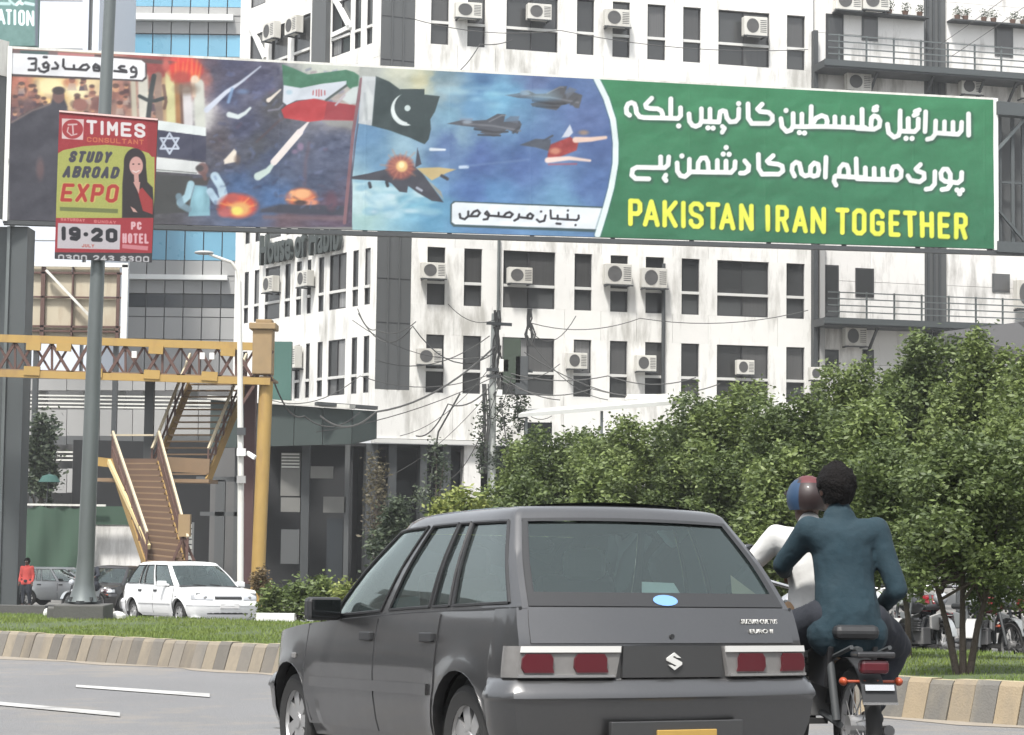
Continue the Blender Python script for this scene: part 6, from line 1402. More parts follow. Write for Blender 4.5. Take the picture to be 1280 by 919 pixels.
M['paint_grey'] = mat('dark_grey_car_paint', (.115, .115, .117), .38, .9, coat=1, fine=.04, noise=.05, nscale=1.5)
M['paint_white'] = mat('white_car_paint', (.74, .75, .75), .4, 0, coat=.8)
M['paint_silver'] = mat('silver_car_paint', (.30, .32, .33), .4, .3, coat=.8)
M['paint_black'] = mat('black_car_paint', (.02, .02, .022), .4, 0, coat=.6)
M['carglass'] = glass_mat('tinted_car_glass', (.68, .80, .78), .02, .05, 1.0, 1.85, (.82, .97, .95))
M['carglass_side'] = glass_mat('side_car_glass', (.60, .70, .70), .02, .12, 1.0, 2.0, (.88, 1, .98))
M['lampglass'] = mat('clear_lamp_plastic', (.24, .235, .23), .2, .3, spec=.6, noise=.25, nscale=14)
M['seat'] = mat('grey_seat_cloth', (.16, .17, .18), .9, noise=.1)
M['seatlight'] = mat('pale_seat_cover', (.6, .66, .65), .9)
M['redlens'] = mat('red_tail_lens', (.085, .009, .015), .3, spec=.5, coat=.2)
M['plate'] = mat('yellow_number_plate', (.42, .27, .07), .5, noise=.15, nscale=20)
M['platewhite'] = mat('white_number_plate', (.6, .6, .6), .5)
M['rim'] = mat('silver_hubcap', (.42, .42, .42), .35, .6, noise=.15, nscale=12)
M['sticker'] = mat('blue_sticker', (.16, .32, .62), .5)

def make_car(name, label, paint, front=False, detail=True, group=None):
    root = thing(name, label, 'car', group=group); P_ = M[paint]
    # lower body
    m = MB(); ys = sorted(set([.0,.10,.14,.18,.22,.27,RW-WR+.0005]+[RW-WR*math.cos(a*math.pi/14) for a in range(15)]+[1.1,1.3,1.5,1.7,1.95,2.2,2.45,FW_-WR]+[FW_-WR*math.cos(a*math.pi/14) for a in range(15)]+[3.4,3.46,3.52,3.56]))
    def zlow(y):
        for c in (RW, FW_):
            if abs(y-c) <= WR: return max(.21, WZ+math.sqrt(max(0, WR**2-(y-c)**2)))
        return .21
    for sg in (1, -1):
        cols = []
        for y in ys:
            zl = zlow(y); zt = belt(y); cols.append([LS(sg, max(y, yr(lerp(zl, zt, k/10))+.07), lerp(zl, zt, k/10)) for k in range(11)])
        m.grid(cols)
        for c in (RW, FW_):   # arch lips and dark wells
            arc = [(c-WR*math.cos(a*math.pi/14), WZ+WR*math.sin(a*math.pi/14)) for a in range(15)]; arc = [(y, max(.21, z)) for y, z in arc]
            m.grid([[LS(sg, y, z, .004) for y, z in arc], [LS(sg, y, z, -.05) for y, z in arc]])
    xs = [i/10-1 for i in range(21)]
    m.grid([[LR(x, z) for x in xs] for z in (.21,.3,.4,.5,.55,.6,.65,.7,.75,.8,.85,.895)])
    m.grid([[LF(x, z) for x in xs] for z in (.21,.3,.4,.5,.58,.64,.70)])
    rows = []
    for y in (2.70,2.8,2.9,3.0,3.1,3.2,3.3,3.4,3.5,3.56):
        w_ = LS(1, y, belt(y)).x; rows.append([Vector((x*w_, y, belt(y)+.035*(1-abs(x)**2.5))) for x in xs])
    rows.append([LF(x, .70) for x in xs]); m.grid(rows)
    m.grid([[Vector((x*.7, y, .2)) for x in (-1, 1)] for y in (.1, 3.6)])
    m.build('body', P_, root, smooth=35)
    for c in (RW, FW_):
        for sg in (1, -1):
            w = MB(); arc = [(c-WR*math.cos(a*math.pi/12), WZ+WR*math.sin(a*math.pi/12)) for a in range(13)]
            w.grid([[Vector((sg*.74, y, z)) for y, z in arc], [Vector((sg*.45, y, z)) for y, z in arc]]); w.add([(sg*.46, c-.4, .12), (sg*.46, c+.4, .12), (sg*.46, c+.4, .7), (sg*.46, c-.4, .7)], [(0, 1, 2, 3)]); w.build('wheel_well', M['rubber'], root)
    # cabin shell with window openings
    m = MB(); wins = [(.03,.275),(.295,.375),(.392,.60),(.645,.965)]; T0, T1 = .06, .95
    fs = sorted(set([0,.01,.02]+[q for a in wins for q in a]+[wins[0][0]+(wins[0][1]-wins[0][0])*.5,.45,.5,.55,.62,.7,.76,.82,.88,.93,.98,1])); ts = [0, T0, .2, .35, .5, .65, .8, T1, 1, 1.1, 1.2, 1.3]
    for sg in (1, -1):
        for i in range(len(fs)-1):
            for j in range(len(ts)-1):
                fm = (fs[i]+fs[i+1])/2; tm = (ts[j]+ts[j+1])/2
                if T0 < tm < T1 and any(a < fm < b for a, b in wins): continue
                m.add([CS(sg, fs[i], ts[j]), CS(sg, fs[i+1], ts[j]), CS(sg, fs[i+1], ts[j+1]), CS(sg, fs[i], ts[j+1])], [(0, 1, 2, 3)])
    for fn, X0 in ((CR, .95), (CF, .93)):
        xx = sorted(set([-1, -X0, X0, 1]+[q/8*X0 for q in range(-7, 8)])); 
        for i in range(len(xx)-1):
            for j in range(len(ts)-1):
                xm = (xx[i]+xx[i+1])/2; tm = (ts[j]+ts[j+1])/2
                if abs(xm) < X0 and T0-.03 < tm < .97 and not (tm < T0): continue
                m.add([fn(xx[i], ts[j]), fn(xx[i+1], ts[j]), fn(xx[i+1], ts[j+1]), fn(xx[i], ts[j+1])], [(0, 1, 2, 3)])
    xx = [q/10 for q in range(-10, 11)]; T = 1.3; rows = [[CR(x, T) for x in xx]]
    for f in [k/12 for k in range(13)]:
        p = CS(1, f, T); rows.append([Vector((x*p.x, p.y, p.z+.016*(1-abs(x)**2.2))) for x in xx])
    rows[0] = [Vector((p.x, p.y, p.z+.016*(1-abs(x)**2.2))) for p, x in zip(rows[0], xx)]
    rows.append([CF(x, T)+Vector((0, 0, .014*(1-abs(x)**2.2))) for x in xx]); m.grid(rows)
    m.build('cabin', P_, root, smooth=45)
    # glass
    for sg in (1, -1):
        for k, (a, b) in enumerate(wins):
            g = MB(); patch(g, lambda u, v: CS(sg, u, v, -.008), a+.002, b-.002, T0, T1, 6, 6); g.build('side_window', M['carglass_side'], root, smooth=True)
            s = MB()
            for (p, q) in (((a, T0), (b, T0)), ((b, T0), (b, T1)), ((b, T1), (a, T1)), ((a, T1), (a, T0))):
                s.tube([CS(sg, lerp(p[0], q[0], i/5), lerp(p[1], q[1], i/5), .0015) for i in range(6)], .0085, 5, False)
            s.build('window_seal', M['plastic'], root)
    g = MB(); patch(g, lambda u, v: CR(u, v, -.006), -.95, .95, T0, T1, 16, 8); g.build('rear_window', M['carglass'], root, smooth=True)
    g = MB(); patch(g, lambda u, v: CF(u, v, -.006), -.93, .93, T0, T1, 16, 8); g.build('windscreen', M['carglass'], root, smooth=True)
    s = MB()
    patch(s, lambda u, v: CR(u, v, .004), -.955, .955, .02, .17, 16, 2, .006); patch(s, lambda u, v: CR(u, v, .004), -.955, .955, .94, .975, 16, 2, .006)
    for q in (-1, 1): patch(s, lambda u, v: CR(u, v, .004), min(q*.955, q*.915), max(q*.955, q*.915), .02, .975, 2, 8, .006)
    s.build('rear_window_border', M['plastic'], root)
    s = MB()
    patch(s, lambda u, v: CF(u, v, .003), -.94, .94, .02, .09, 16, 2, .005)
    s.build('windscreen_seal', M['plastic'], root)
    # tailgate, doors, fuel flap as panels standing slightly proud of dark gaps
    for sg in (1, -1):
        def arc_r(z): d = WR+.035; return RW+(math.sqrt(d*d-(z-WZ)**2) if abs(z-WZ) < d else 0)
        for nm, fn0, y1 in (('rear_door', lambda z: max(.955, arc_r(z)), 1.735), ('front_door', lambda z: 1.755, 2.76)):
            rows = []
            for j in range(11):
                z = lerp(.27, .88, j/10); a = fn0(z); rows.append([LS(sg, lerp(a, y1, i/12), min(z, belt(lerp(a, y1, i/12))-.012), .0055) for i in range(13)])
            d_ = MB(); d_.grid(rows); bd = rows[0]+[r_[-1] for r_ in rows[1:]]+rows[-1][-2::-1]+[r_[0] for r_ in rows[-2:0:-1]]; bd.append(bd[0]); d_.grid([bd, [p-Vector((sg*.006, 0, 0)) for p in bd]])
            dr = d_.build(nm, P_, root, smooth=40)
            h = MB(); yy = (fn0(.80)+.10 if nm == 'rear_door' else 1.86); h.box(LS(sg, yy, .755, .013), (.03, .15, .045)); h.build('handle', M['plastic'], dr, bevel=.006)
            gp_ = MB(); gp_.tube([LS(sg, y1+.009, z, .001) for z in [.27+.05*k for k in range(12)]], .0065, 4); gp_.build('door_gap', M['plastic'], root)
        mm = MB(); patch(mm, lambda u, v: LS(sg, u, v, .02), 1.02, 2.66, .475, .53, 16, 3, .02); mm.build('side_moulding', P_, root, smooth=50)
        mm = MB(); mm.tube([CS(sg, f, .0, .006) for f in [k/12 for k in range(13)]], .009, 5); mm.build('belt_trim', M['plastic'], root)
        # mirror
        q = MB(); c = Vector((sg*.855, 2.34, .90)); q.box(c, (.20, .09, .125)); q.bar((sg*.73, 2.45, .87), (sg*.80, 2.37, .885), .05, .05)
        mr = q.build('wing_mirror', M['plastic'] if paint != 'paint_white' else P_, root, bevel=.025)
        mg = MB(); mg.box(c-Vector((0, .048, 0)), (.165, .004, .095)); mg.build('mirror_glass', M['mirror'], mr)
        q = MB(); q.box(LS(sg, 2.93, .64, .006), (.012, .055, .03)); q.build('side_indicator', M['lampglass'], root, bevel=.004)
    tg = MB(); patch(tg, lambda u, v: LR(u, v, .007), -.93, .93, .735, .885, 20, 5, .008); tgate = tg.build('tailgate', P_, root, smooth=50)
    # wheels
    wh = MB(); R_ = .27; wh.lathe([(.17, -.075), (.235, -.085), (R_-.008, -.07), (R_, -.04), (R_, .04), (R_-.008, .07), (.235, .085), (.17, .075)], axis='x', n=32)
    tyre = wh.mesh('wheel', None, 35); tyre.materials.append(M['rubber'])
    rm = MB(); rm.lathe([(.175, .07), (.17, .055), (.165, .05)], axis='x', n=28); rm.lathe([(0, .062), (.045, .062), (.05, .052), (.0505, .04)], axis='x', n=16)
    for k in range(7):
        a = k*2*math.pi/7; d = Vector((0, math.cos(a), math.sin(a))); t = Vector((0, -math.sin(a), math.cos(a))); 
        A = [d*.04-t*.03, d*.04+t*.03, d*.168+t*.042, d*.168-t*.042]; rm.hexa([p+Vector((.035, 0, 0)) for p in A]+[p+Vector((.056, 0, 0)) for p in A])
    rim = rm.mesh('rim', None, 30); rim.materials.append(M['rim'])
    bk = MB(); bk.lathe([(0, .02), (.172, .02)], axis='x', n=24); back = bk.mesh('brake', None); back.materials.append(M['frame_dark'])
    for c in (RW, FW_):
        for sg in (1, -1):
            o = bpy.data.objects.new('wheel', tyre); COL.objects.link(o); o.parent = root; o.location = (sg*.685, c, R_); 
            if sg < 0: o.rotation_euler = (0, 0, math.pi)
            for nm, me in (('rim', rim), ('brake', back)): q = bpy.data.objects.new(nm, me); COL.objects.link(q); q.parent = o
    # bumpers
    def ring(z, rear):
        pts = []
        if rear:
            for y in (.33,.28,.22,.17,.13): pts.append(LS(1, y, z))
            y0 = yr(z)+.07; pts += [LR(x, z) for x in (1,.96,.9,.8,.6,.4,.2,0,-.2,-.4,-.6,-.8,-.9,-.96,-1)]
            for y in (.13,.17,.22,.28,.33): pts.append(LS(-1, y, z))
        else:
            for y in (3.37,3.42,3.47,3.52): pts.append(LS(1, y, z))
            pts += [LF(x, z) for x in (1,.95,.85,.7,.5,.3,.1,-.1,-.3,-.5,-.7,-.85,-.95,-1)]
            for y in (3.52,3.47,3.42,3.37): pts.append(LS(-1, y, z))
        return pts
    for rear in (True, False):
        b = MB(); rows = []
        for z, o_ in ((.580,-.02),(.578,.0),(.567,.015),(.553,.029),(.538,.041),(.522,.051),(.508,.058),(.49,.062),(.478,.050),(.466,.048),(.36,.045),(.26,.03),(.20,.01),(.17,-.05)):
            pts = ring(max(.21, z), rear); out = []
            for i, p in enumerate(pts):
                t = pts[min(i+1, len(pts)-1)]-pts[max(0, i-1)]; n = Vector((t.y, -t.x, 0)).normalized()
                c = Vector((0, 1.8, 0)); n = n if n.dot(p-c) > 0 else -n
                e = .35 if i in (0, len(pts)-1) else 1
                q = p+n*o_*e; q.z = z-(0 if rear else .03); out.append(q)
            rows.append(out)
        b.grid(rows); b.build('bumper', P_, root, smooth=40)
    # tail lamps
    zb_, zt_ = .582, .722
    for sg in (1, -1):
        lp = MB()
        f = lambda u, v: LR(sg*u, v, .016)
        rows = []
        for j in range(5):
            z = lerp(zb_, zt_, j/4); inn = .36+.03*(1-j/4); rows.append([LR(sg*lerp(inn, 1.0, i/10), z, .016) for i in range(11)]+[LS(sg, yy, z, .012) for yy in (.12,.15,.19)])
        lp.grid(rows); bd = rows[0]+[r_[-1] for r_ in rows[1:]]+rows[-1][-2::-1]+[r_[0] for r_ in rows[-2:0:-1]]; bd.append(bd[0]); lp.grid([bd, [p+Vector((-sg*.01, .02, 0)) for p in bd]])
        l_ = lp.build('tail_lamp', M['lampglass'], root, smooth=40)
        tr_ = MB(); patch(tr_, lambda u, v: LR(sg*u, v, .026), .37, 1.0, zt_-.028, zt_, 10, 1, .012); tr_.build('chrome_strip', M['frame_white'], l_)
        tr_ = MB(); patch(tr_, lambda u, v: LR(sg*u, v, .024), .40, 1.0, zb_, zb_+.012, 10, 1, .010); tr_.build('chrome_strip', M['chrome'], l_)
        for (a, b_) in ((.46,.665),(.80,.985)):
            rl = MB(); n = 6; rows = [[LR(sg*lerp(a-(.012 if j == 0 else 0)+(.02 if j == 4 else 0), b_-(.02 if j in (0, 4) else 0), i/n), lerp(zb_+.022, zt_-.035, j/4), .030) for i in range(n+1)] for j in range(5)]
            rl.grid(rows); bd = rows[0]+[r_[-1] for r_ in rows[1:]]+rows[-1][-2::-1]+[r_[0] for r_ in rows[-2:0:-1]]; bd.append(bd[0]); rl.grid([bd, [p+Vector((0, .014, 0)) for p in bd]]); rl.build('red_lens', M['redlens'], l_, smooth=50)
    gn = MB(); patch(gn, lambda u, v: LR(u, v, .012), -.345, .345, .58, .722, 10, 3, .012); gn.build('garnish', M['paint_dark2'] if paint == 'paint_grey' else P_, root, smooth=50)
    if detail and not front:
        # emblem: slanted S made of two hooked strokes
        e = MB(); y = LR(0, .65).y-.0135; Z = .652; s_ = .042
        pts = [(.82,.38),(0,1),(-.95,.36),(-.95,.10),(.25,-.50),(.0,-.62),(-.30,-.42),(-.82,-.42+.04),(0,-1),(.95,-.36),(.95,-.10),(-.25,.50),(0,.62),(.30,.42)]
        e.prism([(a*s_, Z+b*s_*.95) for a, b in pts], 1, y-.008, y); e.build('emblem', M['frame_white'], tgate)
        def txt(body, x0, x1, z, h, mt, off=.004):
            c = bpy.data.curves.new('t', 'FONT'); c.body = body; c.extrude = off; c.offset = .0; c.resolution_u = 2
            o = bpy.data.objects.new('t', c); COL.objects.link(o); bpy.context.view_layer.update(); me = bpy.data.meshes.new_from_object(o.evaluated_get(bpy.context.evaluated_depsgraph_get())); bpy.data.objects.remove(o)
            X = [v.co.x for v in me.vertices]; a, b = min(X), max(X)
            for v in me.vertices:
                x = lerp(x0, x1, (v.co.x-a)/(b-a)); q = LR(x/(wl(z)-.085), z); v.co = Vector((x, q.y-.010-(v.co.z+off), z+v.co.y*h))
            me.materials.append(mt); o = bpy.data.objects.new('lettering', me); COL.objects.link(o); o.parent = tgate
        txt('SUZUKI CULTUS', .40, .62, .825, .03, M['frame_white']); txt('EURO II', .44, .58, .780, .028, M['frame_white'])
        k = MB(); k.lathe([(0, -.006), (.012, -.006), (.012, .003)], (0, LR(0, .76).y-.008, .765), 'y', 12); k.build('lock', M['plastic'], tgate)
        pl = MB(); pl.bbox((-.36, -.045, .20), (.33, -.015, .385)); pl.build('plate_recess', M['paint_dark2'], root, bevel=.004)
        pl = MB(); pl.bbox((-.13, -.062, .23), (.18, -.045, .345)); p_ = pl.build('number_plate', M['plate'], root, bevel=.003)
        for a in (-.08, -.03, .03, .08, .125): tx = MB(); tx.bbox((a, -.0645, .26), (a+.025, -.062, .31)); tx.build('plate_character', M['frame_dark'], p_)
        wp = MB(); st = CR(-.03, .05, .02)
        sk = MB(); pts = [CR(.03+.085*math.cos(a)*1.1, .085+.06*math.sin(a), .0065) for a in [i*math.pi/8 for i in range(16)]]; sk.add(pts, [tuple(range(16))]); sk.build('oval_sticker', M['sticker'], root)
        sk = MB(); sk.add([CR(-.115, .17, -.012), CR(.19, .165, -.012), CR(.17, .30, -.012), CR(-.08, .31, -.012)], [(0, 1, 2, 3)]); sk.build('paper_sticker', M['seatlight'], root)
        sk = MB(); sk.add([CR(.60, .17, -.012), CR(.82, .17, -.012), CR(.68, .40, -.012)], [(0, 1, 2)]); sk.build('triangle_sticker', M['beige'], root)
        gl = MB(); gl.box((.0, .085, .955), (.10, .03, .014)); 
    if front:
        for sg in (1, -1):
            hl = MB(); rows = [[LF(sg*lerp(.50, 1.0, i/6), lerp(.575+.01*i/6, .675, j/3), .012) for i in range(7)]+[LS(sg, y, lerp(.585, .675, j/3), .010) for y in (3.55, 3.48)] for j in range(4)]
            hl.grid(rows); bd = rows[0]+[r_[-1] for r_ in rows[1:]]+rows[-1][-2::-1]+[r_[0] for r_ in rows[-2:0:-1]]; bd.append(bd[0]); hl.grid([bd, [p-Vector((0, .02, 0)) for p in bd]]); h_ = hl.build('headlight', M['headlight'], root, smooth=40)
            q = MB(); q.sphere(LF(sg*.72, .625, .012), (.045, .012, .035), 12, 6); q.build('reflector', M['chrome'], h_)
        g = MB(); patch(g, lambda u, v: LF(u, v, .010), -.44, .44, .59, .645, 12, 2, .012); gr = g.build('grille', M['plastic'], root)
        g = MB(); patch(g, lambda u, v: LF(u, v, .014), -.44, .44, .645, .66, 12, 1, .01); g.build('grille_bar', M['chrome'], gr)
        g = MB(); patch(g, lambda u, v: LF(u, v, .048), -.7, .7, .27, .34, 12, 1, .01); g.build('lower_grille', M['plastic'], root)
        g = MB(); g.bbox((-.2, 3.755, .40), (.2, 3.77, .50)); g.build('number_plate', M['platewhite'], root)
        for x in (-.35, .18): g = MB(); g.bar(CF(x, .06, .02), CF(x+.38, .12, .02), .02, .015); g.build('wiper', M['plastic'], root)
    # interior
    it = MB(); it.bbox((-.66, .35, .28), (.66, 2.9, .34)); it.bbox((-.62, .28, .74), (.62, .72, .77)); it.bbox((-.64, 2.5, .6), (.64, 2.85, .85)); it.bbox((-.68, .15, .3), (-.66, 2.7, .8)); it.bbox((.66, .15, .3), (.68, 2.7, .8)); it.bbox((-.62, .14, .3), (.62, .2, .84)); it.build('interior', M['interior'], root)
    st = MB(); st.box((0, .86, .72), (1.16, .14, .52), Matrix.Rotation(R(-14), 3, 'X')); st.build('rear_seat', M['seat'], root, bevel=.04)
    for sg in (1, -1):
        s = MB(); s.box((sg*.34, 1.62, .78), (.46, .13, .62), Matrix.Rotation(R(-12), 3, 'X')); s.box((sg*.34, 1.86, .5), (.48, .5, .12)); o = s.build('front_seat', M['seat'], root, bevel=.05)
        s = MB(); s.box((sg*.34, 1.56, 1.14), (.25, .10, .17)); s.build('headrest', M['seatlight'] if sg > 0 else M['seat'], o, bevel=.05)
    s = MB(); s.lathe([(.17, -.012), (.185, 0), (.17, .012), (.16, 0), (.17, -.012)], (.34, 2.28, .9), 'y', 20); s.build('steering_wheel', M['plastic'], root)
    return root
M['paint_dark2'] = mat('dark_grey_garnish', (.075, .076, .078), .4, .5, coat=.4)
M['mirror'] = mat('mirror_face', (.16, .17, .18), .08, 1)
M['headlight'] = mat('headlight_lens', (.5, .52, .55), .12, .2, coat=1)
M['interior'] = mat('dark_interior', (.045, .046, .048), .9)

def make_bike(name, label, main, panel, group=None, rear=False):
    root = thing(name, label, 'motorcycle', group=group)
    def wheel(y):
        t = MB(); t.lathe([(.225, -.03), (.27, -.042), (.295, -.02), (.30, 0), (.295, .02), (.27, .042), (.225, .03), (.225, -.03)], axis='x', n=28); o = t.build('wheel', M['rubber'], root, smooth=40); o.location = (0, y, .30)
        r_ = MB(); r_.lathe([(.228, -.02), (.228, .02), (.215, .015), (.215, -.015), (.228, -.02)], axis='x', n=28); r_.lathe([(0, -.05), (.05, -.05), (.05, .05), (0, .05)], axis='x', n=12)
        for k in range(16): a = k*math.pi/8; r_.bar((.02*(-1)**k, .04*math.cos(a), .04*math.sin(a)), (0, .218*math.cos(a+.2), .218*math.sin(a+.2)), .005)
        r_.build('rim', M['rim'], o)
    wheel(0); wheel(1.22)
    f = MB(); f.tube([(0, 1.02, .90), (0, .95, .72), (0, .72, .36), (0, .42, .34), (0, .2, .62)], .018, 8); f.tube([(0, .98, .84), (0, .45, .70), (0, -.05, .68)], .018, 8)
    for s in (1, -1): f.tube([(s*.06, .42, .34), (s*.09, 0, .30)], .018, 6); f.tube([(s*.11, 0, .32), (s*.11, .12, .68)], .022, 8); f.tube([(s*.08, .98, .92), (s*.08, 1.22, .30)], .02, 8); f.tube([(s*.10, .2, .62), (s*.10, -.22, .70)], .012, 6)
    f.build('frame', M['darksteel'], root, smooth=50)
    e = MB(); e.box((0, .55, .42), (.24, .28, .20)); e.lathe([(.07, 0), (.075, .14), (.06, .16)], (0, .68, .48), 'z', 10); 
    for k in range(5): e.box((0, .68, .49+.03*k), (.19, .17, .010))
    e.build('engine', M['enginegrey'], root, bevel=.015)
    t = MB(); t.sphere((0, .74, .80), (.13, .27, .12), 16, 10); t.build('tank', M[main], root, smooth=True)
    s = MB(); s.box((0, .27, .77), (.24, .60, .075)); s.build('seat', M['plastic'], root, bevel=.03)
    for q in (1, -1): c = MB(); c.prism([(.12, .48), (.40, .50), (.42, .66), (.05, .70)], 0, q*.10, q*.135); c.build('side_cover', M[panel], root, bevel=.01)
    g = MB(); rows = []
    for k in range(9): a = R(28+k*17); rows.append([Vector((x, -.335*math.cos(a)*1.0+.02, .30+.335*math.sin(a))) for x in (-.06, 0, .06)])
    g.grid(rows); g.grid([[p+Vector((0, 0, .008)) for p in r_] for r_ in rows]); g.build('rear_mudguard', M['plastic'] if rear else M[panel], root, smooth=True)
    g = MB(); rows = []
    for k in range(9): a = R(20+k*16); rows.append([Vector((x, 1.22+.335*math.cos(a), .30+.335*math.sin(a))) for x in (-.055, 0, .055)])
    g.grid(rows); g.grid([[p+Vector((0, 0, .008)) for p in r_] for r_ in rows]); g.build('front_mudguard', M[panel], root, smooth=True)
    h = MB(); h.tube([(-.36, .88, 1.02), (-.20, .96, 1.03), (0, .99, .98), (.20, .96, 1.03), (.36, .88, 1.02)], .012, 8); hb = h.build('handlebar', M['chrome'], root, smooth=True)
    h = MB(); h.tube([(-.38, .87, 1.02), (-.27, .92, 1.025)], .018, 8); h.tube([(.38, .87, 1.02), (.27, .92, 1.025)], .018, 8); h.build('grip', M['rubber'], hb)
    for q in (1, -1):
        k = MB(); k.tube([(q*.24, .94, 1.03), (q*.30, .92, 1.18)], .006, 6); k.sphere((q*.32, .92, 1.20), (.055, .015, .035), 10, 6); mi = k.build('mirror', M['plastic'], root, smooth=True)
        k = MB(); k.sphere((q*.32, .906, 1.20), (.045, .005, .028), 10, 6); k.build('mirror_glass', M['mirror'], mi)
        k = MB(); k.tube([(q*.03, -.22, .53), (q*.13, -.21, .53)], .008, 6); k.sphere((q*.145, -.22, .53), (.022, .03, .022), 10, 6); k.build('indicator', M['orange'], root, smooth=True)
    k = MB(); k.sphere((0, 1.12, .88), (.09, .08, .09), 14, 8); hl = k.build('headlight', M[panel] if not rear else M['chrome'], root, smooth=True)
    k = MB(); k.sphere((0, 1.175, .88), (.075, .035, .075), 14, 8); k.build('lens', M['headlight'], hl, smooth=True)
    k = MB(); k.box((0, -.26, .605), (.15, .07, .07)); tl = k.build('tail_light', M['redlens'], root, bevel=.02)
    k = MB(); k.box((0, -.25, .665), (.20, .12, .03)); k.build('tail_cowl', M[main], root, bevel=.01)
    k = MB(); k.box((0, -.345, .475), (.18, .008, .10), Matrix.Rotation(R(-18), 3, 'X')); pl = k.build('number_plate', M['plastic'], root)
    k = MB(); k.box((0, -.352, .505), (.15, .006, .03), Matrix.Rotation(R(-18), 3, 'X')); k.bar((-.09, -.365, .428), (.09, -.365, .428), .012); k.build('plate_rim', M['chrome'], pl)
    x = MB(); x.tube([(.10, .70, .40), (.15, .60, .24), (.16, .3, .24), (.165, -.02, .27)], [.02, .022, .03, .03], 10); x.build('exhaust', M['enginegrey'], root, smooth=True)
    for q in (1, -1): 
        x = MB(); x.bar((q*.06, .32, .30), (q*.22, .30, .30), .03); x.build('footrest', M['rubber'], root)
        x = MB(); x.bar((q*.06, .52, .30), (q*.24, .52, .28), .03); x.build('footrest', M['rubber'], root)
    return root
M['enginegrey'] = mat('engine_metal', (.2, .2, .2), .5, .5, noise=.2, nscale=10)
M['skin'] = mat('brown_skin', (.08, .04, .028), .6); M['hair'] = mat('black_hair', (.007, .006, .006), .85, bump=.8, bscale=70, spec=.15)
M['shirt_blue'] = mat('dark_blue_cotton', (.009, .028, .040), .9, noise=.06, nscale=4, bump=.5, bscale=14); M['shirt_white'] = mat('white_cotton', (.55, .55, .54), .9, noise=.05, nscale=5, bump=.4, bscale=10)
M['trouser'] = mat('black_trousers', (.015, .018, .026), .9, noise=.2, nscale=6, bump=.4, bscale=12); M['lightblue'] = mat('pale_blue_cotton', (.16, .26, .34), .9, bump=.3, bscale=12); M['shirt_red'] = mat('red_cotton', (.48, .07, .06), .9)
M['helmet'] = mat('blue_helmet', (.015, .045, .10), .6, coat=.1); M['helmet_dark'] = mat('dark_helmet', (.022, .012, .012), .5, coat=.1); M['cream_cloth'] = mat('cream_cloth', (.3, .2, .12), .9)
V3 = Vector
